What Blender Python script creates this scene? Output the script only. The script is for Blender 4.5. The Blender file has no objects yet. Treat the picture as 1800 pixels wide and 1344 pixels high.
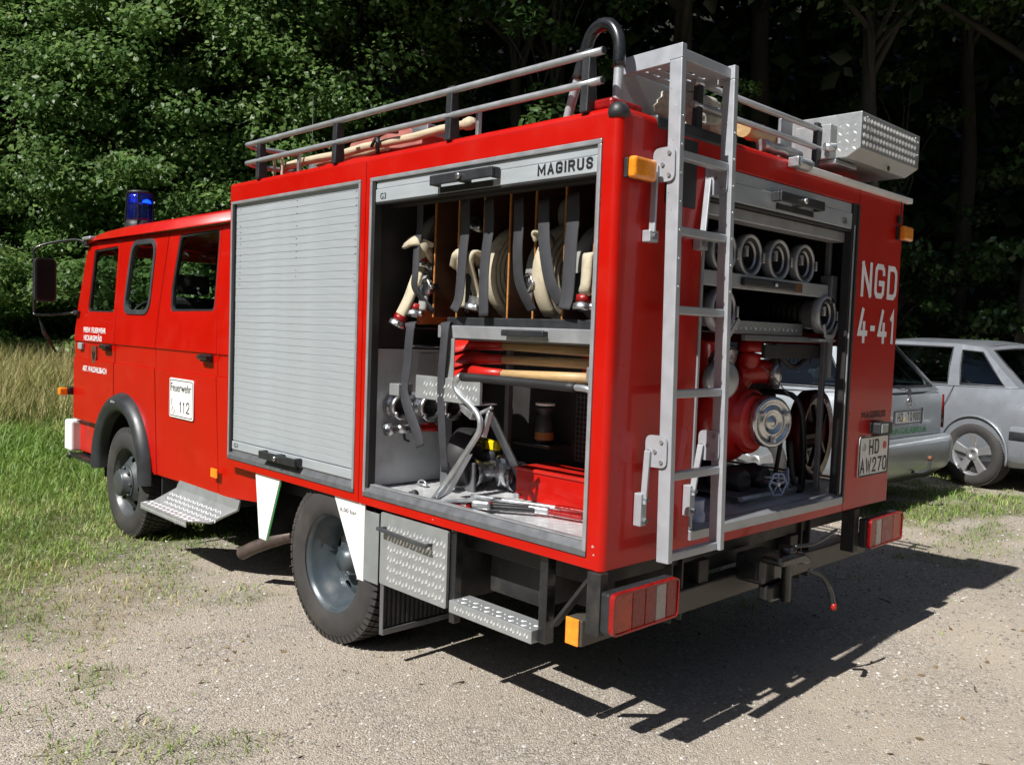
import bpy, bmesh, math, random
import numpy as np
from mathutils import Vector, Matrix, noise as mnoise
from mathutils.geometry import delaunay_2d_cdt

S = bpy.context.scene
COL = S.collection
PI = math.pi
rad = math.radians
rng = np.random.default_rng(7)
random.seed(7)

# ------------------------------------------------------------ camera
cam_d = bpy.data.cameras.new('camera')
cam_d.sensor_width = 36.0
cam_d.lens = 30.91
cam_d.clip_start = 0.05
cam_d.clip_end = 400.0
cam = bpy.data.objects.new('camera', cam_d)
COL.objects.link(cam)
cam.matrix_world = Matrix(((0.71926, 0.01520, -0.69457, -2.2636),
                           (-0.69385, 0.06637, -0.71706, -1.8747),
                           (0.03520, 0.99768, 0.05829, 1.52),
                           (0, 0, 0, 1)))
S.camera = cam

# ------------------------------------------------------------ world and sun
SUN_DIR = Vector((0.93, 0.03, -1.0)).normalized()     # the way the light travels
w = bpy.data.worlds.new('World')
S.world = w
w.use_nodes = True
nt = w.node_tree
bg = nt.nodes['Background']
sky = nt.nodes.new('ShaderNodeTexSky')
sky.sky_type = 'NISHITA'
sky.sun_disc = False
to_sun = -SUN_DIR
sky.sun_elevation = math.asin(to_sun.z)
sky.sun_rotation = math.atan2(to_sun.x, to_sun.y)
sky.air_density = 1.0
sky.dust_density = 1.0
nt.links.new(sky.outputs[0], bg.inputs[0])
bg.inputs[1].default_value = 0.05
sun_d = bpy.data.lights.new('sun', 'SUN')
sun_d.energy = 5.0
sun_d.angle = rad(0.53)
sun_d.color = (1.0, 0.975, 0.93)
sun = bpy.data.objects.new('sun', sun_d)
COL.objects.link(sun)
sun.location = (-8, 0, 10)
sun.rotation_euler = SUN_DIR.to_track_quat('-Z', 'Y').to_euler()

S.view_settings.view_transform = 'Standard'
S.view_settings.look = 'None'
S.view_settings.exposure = 0.42
S.view_settings.gamma = 1.0
S.view_settings.use_curve_mapping = False
S.render.engine = 'CYCLES'
S.cycles.max_bounces = 7
S.cycles.transparent_max_bounces = 12

# ------------------------------------------------------------ material helpers
MATS = {}
def pm(name, col, rough=0.5, metal=0.0, coat=0.0, var=0.12, vscale=9.0, bump=0.0, bscale=60.0,
       dirt=None, dirt_amt=0.0, dscale=3.0, spec=0.5, emit=None, estr=0.0, trans=0.0, stretch=None, rvar=0.08):
    m = bpy.data.materials.new(name)
    m.use_nodes = True
    t = m.node_tree; N = t.nodes; L = t.links
    b = N['Principled BSDF']
    tc = N.new('ShaderNodeTexCoord')
    src = tc.outputs['Object']
    if stretch:
        mp = N.new('ShaderNodeMapping'); mp.inputs['Scale'].default_value = stretch
        L.new(src, mp.inputs[0]); src = mp.outputs[0]
    n1 = N.new('ShaderNodeTexNoise'); n1.inputs['Scale'].default_value = vscale
    n1.inputs['Detail'].default_value = 6
    L.new(src, n1.inputs['Vector'])
    r1 = N.new('ShaderNodeMapRange')
    r1.inputs[1].default_value = 0.3; r1.inputs[2].default_value = 0.7
    r1.inputs[3].default_value = 1 - var; r1.inputs[4].default_value = 1 + var
    L.new(n1.outputs[0], r1.inputs[0])
    hs = N.new('ShaderNodeHueSaturation')
    hs.inputs['Color'].default_value = (*col, 1)
    L.new(r1.outputs[0], hs.inputs['Value'])
    out = hs.outputs[0]
    if dirt:
        n2 = N.new('ShaderNodeTexNoise'); n2.inputs['Scale'].default_value = dscale
        n2.inputs['Detail'].default_value = 8; n2.inputs['Roughness'].default_value = 0.7
        L.new(tc.outputs['Object'], n2.inputs['Vector'])
        r2 = N.new('ShaderNodeMapRange')
        r2.inputs[1].default_value = 0.5; r2.inputs[2].default_value = 0.75
        r2.inputs[4].default_value = dirt_amt
        L.new(n2.outputs[0], r2.inputs[0])
        mx = N.new('ShaderNodeMixRGB'); mx.inputs[2].default_value = (*dirt, 1)
        L.new(r2.outputs[0], mx.inputs[0]); L.new(out, mx.inputs[1]); out = mx.outputs[0]
    L.new(out, b.inputs['Base Color'])
    r3 = N.new('ShaderNodeMapRange')
    r3.inputs[1].default_value = 0.3; r3.inputs[2].default_value = 0.7
    r3.inputs[3].default_value = max(0.02, rough - rvar); r3.inputs[4].default_value = min(1, rough + rvar)
    L.new(n1.outputs[0], r3.inputs[0]); L.new(r3.outputs[0], b.inputs['Roughness'])
    b.inputs['Metallic'].default_value = metal
    b.inputs['Coat Weight'].default_value = coat
    b.inputs['Coat Roughness'].default_value = 0.06
    b.inputs['Specular IOR Level'].default_value = spec
    b.inputs['Transmission Weight'].default_value = trans
    if emit:
        b.inputs['Emission Color'].default_value = (*emit, 1)
        b.inputs['Emission Strength'].default_value = estr
    if bump:
        n4 = N.new('ShaderNodeTexNoise'); n4.inputs['Scale'].default_value = bscale
        n4.inputs['Detail'].default_value = 4
        L.new(src, n4.inputs['Vector'])
        bp = N.new('ShaderNodeBump'); bp.inputs['Strength'].default_value = bump
        bp.inputs['Distance'].default_value = 0.01
        L.new(n4.outputs[0], bp.inputs['Height']); L.new(bp.outputs[0], b.inputs['Normal'])
    MATS[name] = m
    return m

def glass_mat(name, tint, gl=0.05, rough=0.01):
    m = bpy.data.materials.new(name); m.use_nodes = True
    t = m.node_tree; N = t.nodes; L = t.links
    N.remove(N['Principled BSDF'])
    tr = N.new('ShaderNodeBsdfTransparent'); tr.inputs[0].default_value = (*tint, 1)
    g = N.new('ShaderNodeBsdfGlossy'); g.inputs['Roughness'].default_value = rough
    fr = N.new('ShaderNodeFresnel'); fr.inputs[0].default_value = 1.5
    ns = N.new('ShaderNodeTexNoise'); ns.inputs['Scale'].default_value = 2.0
    mr = N.new('ShaderNodeMapRange'); mr.inputs[3].default_value = 0.0; mr.inputs[4].default_value = gl
    ad = N.new('ShaderNodeMath'); ad.operation = 'ADD'
    geo = N.new('ShaderNodeNewGeometry'); inv = N.new('ShaderNodeMath'); inv.operation = 'SUBTRACT'; inv.inputs[0].default_value = 1.0; L.new(geo.outputs['Backfacing'], inv.inputs[1])
    fm = N.new('ShaderNodeMath'); fm.operation = 'MULTIPLY'; L.new(fr.outputs[0], fm.inputs[0]); L.new(inv.outputs[0], fm.inputs[1])
    L.new(ns.outputs[0], mr.inputs[0]); L.new(fm.outputs[0], ad.inputs[0]); L.new(mr.outputs[0], ad.inputs[1])
    mx = N.new('ShaderNodeMixShader')
    L.new(ad.outputs[0], mx.inputs[0]); L.new(tr.outputs[0], mx.inputs[1]); L.new(g.outputs[0], mx.inputs[2])
    L.new(mx.outputs[0], N['Material Output'].inputs[0])
    return m

RED = pm('red_paint', (0.44, 0.0042, 0.0006), 0.38, coat=0.30, spec=.25, var=0.05, vscale=2.5, dirt=(0.35, 0.05, 0.03), dirt_amt=0.18, dscale=5, bump=0.015, bscale=5)
REDDULL = pm('dull_red_paint', (0.5, 0.012, 0.006), 0.45, coat=0.2, var=0.15, dirt=(0.12, 0.03, 0.02), dirt_amt=0.5, dscale=14)
SLAT = pm('shutter_aluminium', (0.40, 0.435, 0.46), 0.45, metal=0.25, var=0.05, vscale=5, dirt=(0.36, 0.37, 0.36), dirt_amt=0.35, dscale=2.4, stretch=(1, 1, 6))
ALU = pm('aluminium_profile', (0.40, 0.41, 0.43), 0.42, metal=0.55, var=0.08, vscale=14, bump=0.05, bscale=120)
ALUD = pm('dark_aluminium_trim', (0.16, 0.165, 0.175), 0.45, metal=0.5, var=0.12, vscale=18)
STEEL = pm('galvanised_steel', (0.45, 0.47, 0.49), 0.36, metal=0.75, var=0.18, vscale=22, bump=0.08, bscale=40)
CHROME = pm('polished_cast_aluminium', (0.60, 0.61, 0.63), 0.3, metal=0.95, var=0.15, vscale=25, bump=0.08, bscale=50)
DECK = pm('deck_aluminium', (0.58, 0.59, 0.60), 0.4, metal=0.3, var=0.12, vscale=10, dirt=(0.33, 0.31, 0.28), dirt_amt=0.6, dscale=6)
CHECK = pm('checker_plate', (0.33, 0.345, 0.35), 0.4, metal=0.4, var=0.08, vscale=12, dirt=(0.3, 0.3, 0.29), dirt_amt=0.35, dscale=8, bump=0.1, bscale=90)
LADDER = pm('ladder_aluminium', (0.40, 0.42, 0.45), 0.48, metal=0.35, var=0.06, vscale=20, bump=0.03, bscale=90)
GREYWALL = pm('bulkhead_sheet', (0.50, 0.525, 0.54), 0.5, metal=0.25, var=0.1, vscale=6, dirt=(0.2, 0.2, 0.2), dirt_amt=0.5, dscale=7)
BLACK = pm('black_gloss_paint', (0.012, 0.013, 0.015), 0.28, coat=0.3, var=0.2, dirt=(0.08, 0.075, 0.07), dirt_amt=0.35, dscale=9)
BLACKM = pm('black_plastic', (0.02, 0.021, 0.024), 0.5, var=0.2, vscale=20, bump=0.1, bscale=150)
FLARE = pm('dark_grey_plastic', (0.045, 0.05, 0.055), 0.38, var=0.2, vscale=8, dirt=(0.12, 0.12, 0.115), dirt_amt=0.4, dscale=6)
CHASSIS = pm('chassis_paint', (0.016, 0.016, 0.017), 0.55, var=0.3, dirt=(0.10, 0.09, 0.075), dirt_amt=0.5, dscale=6)
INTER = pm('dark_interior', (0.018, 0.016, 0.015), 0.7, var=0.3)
RUBBER = pm('tyre_rubber', (0.035, 0.033, 0.032), 0.8, var=0.15, vscale=12, dirt=(0.075, 0.062, 0.052), dirt_amt=0.8, dscale=4, bump=0.15, bscale=60)
RUBBERB = pm('black_rubber', (0.015, 0.015, 0.016), 0.6, var=0.2)
RIM = pm('rim_grey_paint', (0.06, 0.078, 0.09), 0.36, metal=0.2, coat=0.2, var=0.15, dirt=(0.13, 0.12, 0.11), dirt_amt=0.7, dscale=9)
RIMF = pm('front_rim_paint', (0.06, 0.068, 0.072), 0.4, metal=0.1, var=0.15, dirt=(0.1, 0.09, 0.085), dirt_amt=0.6, dscale=9)
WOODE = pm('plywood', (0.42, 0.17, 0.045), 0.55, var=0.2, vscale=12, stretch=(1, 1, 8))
PLYSHADE = pm('shade_dark_ply', (0.075, 0.032, 0.014), 0.5, var=0.3, vscale=6, stretch=(1, 1, 4))  # plywood faces darkened in colour for the shade inside the rack
WOODP = pm('ash_handle', (0.52, 0.34, 0.16), 0.5, var=0.16, vscale=12, stretch=(12, 1, 12), dirt=(0.25, 0.16, 0.08), dirt_amt=0.4, dscale=5)
WOODG = pm('weathered_pole', (0.50, 0.42, 0.29), 0.7, var=0.2, vscale=10, stretch=(12, 1, 12), dirt=(0.3, 0.25, 0.17), dirt_amt=0.5, dscale=6, bump=0.1)
CANVAS = pm('canvas_hose', (0.50, 0.44, 0.32), 0.85, var=0.12, vscale=14, dirt=(0.22, 0.185, 0.13), dirt_amt=0.75, dscale=12, bump=0.25, bscale=220)
CANVASG = pm('grey_canvas', (0.25, 0.25, 0.235), 0.85, var=0.18, vscale=14, bump=0.25, bscale=180)
STRAP = pm('black_webbing', (0.035, 0.036, 0.042), 0.72, var=0.15, vscale=30, bump=0.35, bscale=400)
AMBER = pm('amber_lens', (0.85, 0.27, 0.015), 0.18, coat=0.8, var=0.14, vscale=30, bump=0.2, bscale=130)
REDL = pm('red_lens', (0.26, 0.005, 0.0045), 0.3, coat=0.12, var=0.2, vscale=28, bump=0.25, bscale=150)
ORANGEL = pm('orange_lens', (0.46, 0.045, 0.006), 0.3, coat=0.12, var=0.2, vscale=28, bump=0.25, bscale=150)
CLEARL = pm('clear_lens', (0.28, 0.24, 0.24), 0.15, coat=0.8, var=0.2, vscale=40, bump=0.3, bscale=170)
WHITE = pm('white_paint', (0.80, 0.80, 0.78), 0.45, var=0.04, coat=0.1, dirt=(0.55, 0.53, 0.5), dirt_amt=0.35, dscale=4)
GREYW = pm('grey_mudguard', (0.33, 0.36, 0.355), 0.5, var=0.1, dirt=(0.22, 0.21, 0.2), dirt_amt=0.4)
LETTER = pm('white_lettering', (0.86, 0.86, 0.88), 0.5, var=0.03)
INK = pm('black_print', (0.012, 0.012, 0.014), 0.5, var=0.1)
PLATE = pm('number_plate_white', (0.72, 0.72, 0.70), 0.4, var=0.05)
YELLOW = pm('yellow_plastic', (0.80, 0.60, 0.01), 0.35, var=0.1)
GREEN = pm('green_print', (0.02, 0.27, 0.05), 0.5, var=0.05)
TARP = pm('silver_tarpaulin', (0.50, 0.48, 0.42), 0.42, metal=0.15, var=0.15, vscale=9, bump=0.3, bscale=14)
CARSILVER = pm('silver_car_paint', (0.30, 0.325, 0.35), 0.36, metal=0.4, coat=0.35, var=0.03)
CARSILVER2 = pm('blueish_silver_paint', (0.27, 0.29, 0.32), 0.34, metal=0.4, coat=0.35, var=0.03)
ALLOY = pm('alloy_wheel', (0.5, 0.5, 0.51), 0.3, metal=0.7, coat=0.4, var=0.05)
BRASS = pm('rusty_metal', (0.16, 0.07, 0.04), 0.6, metal=0.4, var=0.35, vscale=25)
EXH = pm('exhaust_metal', (0.10, 0.075, 0.065), 0.55, metal=0.5, var=0.3, vscale=18)
BLUEWH = pm('pale_blue_paint', (0.30, 0.36, 0.52), 0.4, var=0.1)
SEAT = pm('seat_fabric', (0.03, 0.03, 0.033), 0.8, var=0.25)
LUGM = pm('worn_lug_glint', (0.85, 0.86, 0.87), 0.32, metal=0.25, var=0.1, vscale=40)  # worn lugs, their caught light put into the pale colour
MIRROR = pm('mirror_dark_reflection', (0.008, 0.008, 0.009), 0.5, var=0.1, spec=.15)  # dark reflection put into the colour of the mirror
GLASS = glass_mat('window_glass', (0.90, 0.94, 0.92), 0.0)
GLASSD = glass_mat('tinted_window_glass', (0.22, 0.28, 0.28), 0.06)
BLUEG = pm('blue_dome', (0.02, 0.04, 0.6), 0.06, var=0.05, trans=0.9, coat=0.5)
BLUEE = pm('beacon_bulb', (0.02, 0.08, 0.9), 0.2, var=0.05, emit=(0.01, 0.10, 1.0), estr=8.0)
GRILL = pm('mudflap_rubber', (0.03, 0.031, 0.032), 0.65, var=0.2, dirt=(0.1, 0.095, 0.085), dirt_amt=0.5, dscale=8)

# ------------------------------------------------------------ geometry helpers
def tag(o, label=None, cat=None, group=None, kind=None):
    if label: o['label'] = label
    if cat: o['category'] = cat
    if group: o['group'] = group
    if kind: o['kind'] = kind
    return o

def empty(name, loc, label=None, cat=None, group=None, rz=0.0, rot=None):
    o = bpy.data.objects.new(name, None)
    COL.objects.link(o)
    o.empty_display_size = 0.1
    o.location = loc
    o.rotation_euler = rot if rot else (0, 0, rz)
    return tag(o, label, cat, group)

def copy_tree(o, parent=None):
    c = o.copy(); COL.objects.link(c); c.parent = parent
    for ch in list(o.children):
        copy_tree(ch, c)
    return c

class MB:
    """collects geometry in a bmesh"""
    def __init__(self):
        self.bm = bmesh.new()
    def raw(self, vs, fs, smooth=False):
        bv = [self.bm.verts.new(v) for v in vs]
        for f in fs:
            try:
                fc = self.bm.faces.new([bv[i] for i in f]); fc.smooth = smooth
            except ValueError:
                pass
        return self
    def box(self, a, b, M=None):
        x0, y0, z0 = a; x1, y1, z1 = b
        vs = [Vector(v) for v in ((x0, y0, z0), (x1, y0, z0), (x1, y1, z0), (x0, y1, z0), (x0, y0, z1), (x1, y0, z1), (x1, y1, z1), (x0, y1, z1))]
        if M: vs = [M @ v for v in vs]
        return self.raw(vs, ((0, 3, 2, 1), (4, 5, 6, 7), (0, 1, 5, 4), (1, 2, 6, 5), (2, 3, 7, 6), (3, 0, 4, 7)))
    def bar(self, p, q, wd, ht, up=(0, 0, 1)):
        """rectangular bar from p to q, wd across, ht along up"""
        p = Vector(p); q = Vector(q); d = (q - p).normalized(); u = Vector(up)
        s = d.cross(u).normalized(); u = s.cross(d).normalized()
        vs = []
        for c in (p, q):
            for a, b in ((-1, -1), (1, -1), (1, 1), (-1, 1)):
                vs.append(c + s * (a * wd / 2) + u * (b * ht / 2))
        return self.raw(vs, ((0, 1, 2, 3), (7, 6, 5, 4), (0, 4, 5, 1), (1, 5, 6, 2), (2, 6, 7, 3), (3, 7, 4, 0)))
    def tube(self, pts, r, n=10, cap=True, closed=False):
        pts = [Vector(p) for p in pts]
        k = len(pts)
        rs = r if isinstance(r, (list, tuple)) else [r] * k
        rings = []
        ref = None
        for i in range(k):
            if closed:
                d = (pts[(i + 1) % k] - pts[i - 1]).normalized()
            else:
                d = (pts[min(i + 1, k - 1)] - pts[max(i - 1, 0)]).normalized()
            if ref is None:
                a = Vector((0, 0, 1)) if abs(d.z) < 0.9 else Vector((1, 0, 0))
                s = d.cross(a).normalized()
            else:
                s = (ref - d * ref.dot(d)).normalized()
            ref = s
            u = d.cross(s)
            rings.append([self.bm.verts.new(pts[i] + (s * math.cos(t) + u * math.sin(t)) * rs[i]) for t in [2 * PI * j / n for j in range(n)]])
        m = k if closed else k - 1
        for i in range(m):
            a, b = rings[i], rings[(i + 1) % k]
            for j in range(n):
                f = self.bm.faces.new((a[j], a[(j + 1) % n], b[(j + 1) % n], b[j])); f.smooth = True
        if cap and not closed:
            self.bm.faces.new(list(reversed(rings[0]))); self.bm.faces.new(rings[-1])
        return self
    def ribbon(self, pts, wdir, width, thick, closed=False):
        """flat band along pts; wdir the direction of its width"""
        pts = [Vector(p) for p in pts]; W = Vector(wdir).normalized(); k = len(pts)
        rings = []
        for i in range(k):
            d = (pts[min(i + 1, k - 1)] - pts[max(i - 1, 0)]).normalized()
            wv = (W - d * W.dot(d)).normalized()
            n_ = d.cross(wv).normalized()
            h = width / 2; t = thick / 2
            rings.append([self.bm.verts.new(pts[i] + wv * a + n_ * b) for a, b in
                          ((-h, 0), (-h * .86, -t), (0, -t * 1.15), (h * .86, -t), (h, 0), (h * .86, t), (0, t * 1.15), (-h * .86, t))])
        for i in range(k - 1):
            a, b = rings[i], rings[i + 1]
            for j in range(8):
                f = self.bm.faces.new((a[j], a[(j + 1) % 8], b[(j + 1) % 8], b[j])); f.smooth = True
        self.bm.faces.new(list(reversed(rings[0]))); self.bm.faces.new(rings[-1])
        return self
    def lathe(self, prof, c=(0, 0, 0), axis='z', n=24, smooth=True, M=None, cap=True):
        """profile (r, h) revolved about axis through c"""
        rings = []
        for r, h in prof:
            ring = []
            for j in range(n):
                t = 2 * PI * j / n
                a, b = r * math.cos(t), r * math.sin(t)
                if axis == 'z': v = Vector((a, b, h))
                elif axis == 'x': v = Vector((h, a, b))
                else: v = Vector((b, h, a))
                if M: v = M @ v
                ring.append(self.bm.verts.new(v + Vector(c)))
            rings.append(ring)
        for i in range(len(prof) - 1):
            a, b = rings[i], rings[i + 1]
            for j in range(n):
                f = self.bm.faces.new((a[j], a[(j + 1) % n], b[(j + 1) % n], b[j])); f.smooth = smooth
        if cap and prof[0][0] > 1e-4: self.bm.faces.new(list(reversed(rings[0])))
        if cap and prof[-1][0] > 1e-4: self.bm.faces.new(rings[-1])
        return self
    def prism(self, poly, f0, f1):
        """polygon mapped by f0 and f1 (two parallel faces) and walled"""
        k = len(poly)
        a = [self.bm.verts.new(f0(*p)) for p in poly]; b = [self.bm.verts.new(f1(*p)) for p in poly]
        self.bm.faces.new(list(reversed(a))); self.bm.faces.new(b)
        for i in range(k):
            j = (i + 1) % k
            self.bm.faces.new((a[i], a[j], b[j], b[i]))
        return self
    def plate(self, outline, holes, mp, t0, t1):
        """flat sheet with holes; mp(a, b, t) -> point"""
        loops = [outline] + list(holes)
        co = []; faces_in = []
        for lp in loops:
            s = len(co); co += [Vector(p) for p in lp]
            faces_in.append(list(range(s, len(co))))
        edges = [(f[i], f[(i + 1) % len(f)]) for f in faces_in for i in range(len(f))]
        vv, ee, ff, _, _, _ = delaunay_2d_cdt(co, edges, [], 0, 1e-5)
        def inside(p, lp):
            c = False; n = len(lp)
            for i in range(n):
                x0, y0 = lp[i]; x1, y1 = lp[i - 1]
                if (y0 > p[1]) != (y1 > p[1]) and p[0] < (x1 - x0) * (p[1] - y0) / (y1 - y0) + x0: c = not c
            return c
        A = [self.bm.verts.new(mp(v[0], v[1], t0)) for v in vv]
        B = [self.bm.verts.new(mp(v[0], v[1], t1)) for v in vv]
        used = {}
        for f in ff:
            cx = sum(vv[i][0] for i in f) / len(f); cy = sum(vv[i][1] for i in f) / len(f)
            if not inside((cx, cy), outline) or any(inside((cx, cy), h) for h in holes): continue
            self.bm.faces.new([A[i] for i in f]); self.bm.faces.new([B[i] for i in reversed(f)])
            for i in range(len(f)):
                e = (f[i], f[(i + 1) % len(f)]); r = (e[1], e[0])
                if r in used: used.pop(r)
                else: used[e] = 1
        for (i, j) in used:
            self.bm.faces.new((A[j], A[i], B[i], B[j]))
        for v in A + B:
            if not v.link_faces: self.bm.verts.remove(v)
        return self
    def build(self, name, mat, parent=None, bevel=0.0, seg=2, kind=None, recalc=True, mods=None):
        if recalc: bmesh.ops.recalc_face_normals(self.bm, faces=self.bm.faces)
        me = bpy.data.meshes.new(name)
        self.bm.to_mesh(me); self.bm.free()
        me.materials.append(mat)
        o = bpy.data.objects.new(name, me)
        COL.objects.link(o)
        if parent: o.parent = parent
        if bevel:
            b = o.modifiers.new('bevel', 'BEVEL'); b.width = bevel; b.segments = seg; b.limit_method = 'ANGLE'; b.angle_limit = rad(40)
            b.harden_normals = False
        if kind: o['kind'] = kind
        return o

def bx(name, a, b, mat, parent, bevel=0.003, seg=2):
    lo = [min(a[i], b[i]) for i in range(3)]; hi = [max(a[i], b[i]) for i in range(3)]
    bv = min(bevel, 0.45 * min(hi[i] - lo[i] for i in range(3)))
    return MB().box(lo, hi).build(name, mat, parent, bv, seg)

def rr(a0, b0, a1, b1, r, n=5):
    """rounded rectangle, counter-clockwise"""
    a0, a1 = min(a0, a1), max(a0, a1); b0, b1 = min(b0, b1), max(b0, b1)
    out = []
    for cx, cy, t0 in ((a1 - r, b0 + r, -90), (a1 - r, b1 - r, 0), (a0 + r, b1 - r, 90), (a0 + r, b0 + r, 180)):
        for i in range(n + 1):
            t = rad(t0 + 90 * i / n); out.append((cx + r * math.cos(t), cy + r * math.sin(t)))
    return out

def rpoly(pts, r, n=4):
    """polygon with rounded corners"""
    out = []; k = len(pts)
    for i in range(k):
        p = Vector(pts[i]); a = Vector(pts[i - 1]) - p; b = Vector(pts[(i + 1) % k]) - p
        q = min(r, a.length * .45, b.length * .45)
        A = p + a.normalized() * q; B = p + b.normalized() * q
        for j in range(n + 1):
            t = j / n; v = A * (1 - t) ** 2 + p * 2 * t * (1 - t) + B * t * t
            out.append((v.x, v.y))
    return out

def smooth_path(pts, n=6):
    """Catmull-Rom through points"""
    P = [Vector(p) for p in pts]; P = [P[0] * 2 - P[1]] + P + [P[-1] * 2 - P[-2]]
    out = []
    for i in range(1, len(P) - 2):
        for j in range(n):
            t = j / n
            out.append(0.5 * ((2 * P[i]) + (-P[i - 1] + P[i + 1]) * t + (2 * P[i - 1] - 5 * P[i] + 4 * P[i + 1] - P[i + 2]) * t * t + (-P[i - 1] + 3 * P[i] - 3 * P[i + 1] + P[i + 2]) * t ** 3))
    out.append(P[-2]); return out

def text(name, s, origin, ax, ay, width, height, mat, parent, bold=0.0, depth=0.0008):
    """lettering: origin = lower left corner, ax/ay unit vectors, fitted to width x height"""
    cu = bpy.data.curves.new(name, 'FONT'); cu.body = s; cu.size = 1.0; cu.offset = bold; cu.resolution_u = 3
    to = bpy.data.objects.new(name, cu); COL.objects.link(to)
    dg = bpy.context.evaluated_depsgraph_get()
    me = bpy.data.meshes.new_from_object(to.evaluated_get(dg))
    bpy.data.objects.remove(to)
    n = len(me.vertices); co = np.zeros(n * 3); me.vertices.foreach_get('co', co); co = co.reshape(-1, 3)
    lo = co.min(0); hi = co.max(0)
    a = (co[:, 0] - lo[0]) / (hi[0] - lo[0]) * width; b = (co[:, 1] - lo[1]) / max(1e-6, hi[1] - lo[1]) * height
    ax = np.array(ax, float); ay = np.array(ay, float); nn = np.cross(ax, ay)
    P = np.array(origin, float) + a[:, None] * ax + b[:, None] * ay + nn * depth
    me.vertices.foreach_set('co', P.ravel()); me.update()
    me.materials.clear(); me.materials.append(mat)
    o = bpy.data.objects.new(name, me); COL.objects.link(o); o.parent = parent
    return o

def mesh_np(name, V, F, mat, smooth=False, parent=None, attr=None):
    """F: (n,k) index array"""
    me = bpy.data.meshes.new(name)
    k = F.shape[1]
    me.vertices.add(len(V)); me.vertices.foreach_set('co', np.ascontiguousarray(V, dtype=np.float32).ravel())
    me.loops.add(F.size); me.loops.foreach_set('vertex_index', F.astype(np.int32).ravel())
    me.polygons.add(len(F)); me.polygons.foreach_set('loop_start', (np.arange(len(F)) * k).astype(np.int32))
    me.polygons.foreach_set('loop_total', np.full(len(F), k, dtype=np.int32))
    if smooth: me.polygons.foreach_set('use_smooth', np.ones(len(F), dtype=bool))
    if attr is not None:
        for an, av in attr.items():
            at = me.attributes.new(an, 'FLOAT', 'POINT'); at.data.foreach_set('value', av.astype(np.float32))
    me.update(calc_edges=True); me.validate()
    if mat: me.materials.append(mat)
    o = bpy.data.objects.new(name, me); COL.objects.link(o)
    if parent: o.parent = parent
    return o

def vnoise(x, y, seed=0):
    """smooth value noise"""
    xi = np.floor(x).astype(np.int64); yi = np.floor(y).astype(np.int64); fx = x - xi; fy = y - yi
    def h(a, b):
        n = (a * 374761393 + b * 668265263 + seed * 982451653) & 0x7fffffff
        n = ((n ^ (n >> 13)) * 1274126177) & 0x7fffffff
        return ((n ^ (n >> 16)) & 0xffff) / 65535.0
    u = fx * fx * (3 - 2 * fx); v = fy * fy * (3 - 2 * fy)
    return (h(xi, yi) * (1 - u) + h(xi + 1, yi) * u) * (1 - v) + (h(xi, yi + 1) * (1 - u) + h(xi + 1, yi + 1) * u) * v
def fbm(x, y, seed=0, o=4):
    s = 0; a = 0.5
    for i in range(o):
        s = s + a * vnoise(x * 2 ** i, y * 2 ** i, seed + i); a *= 0.5
    return s / (1 - 0.5 ** o)

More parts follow.
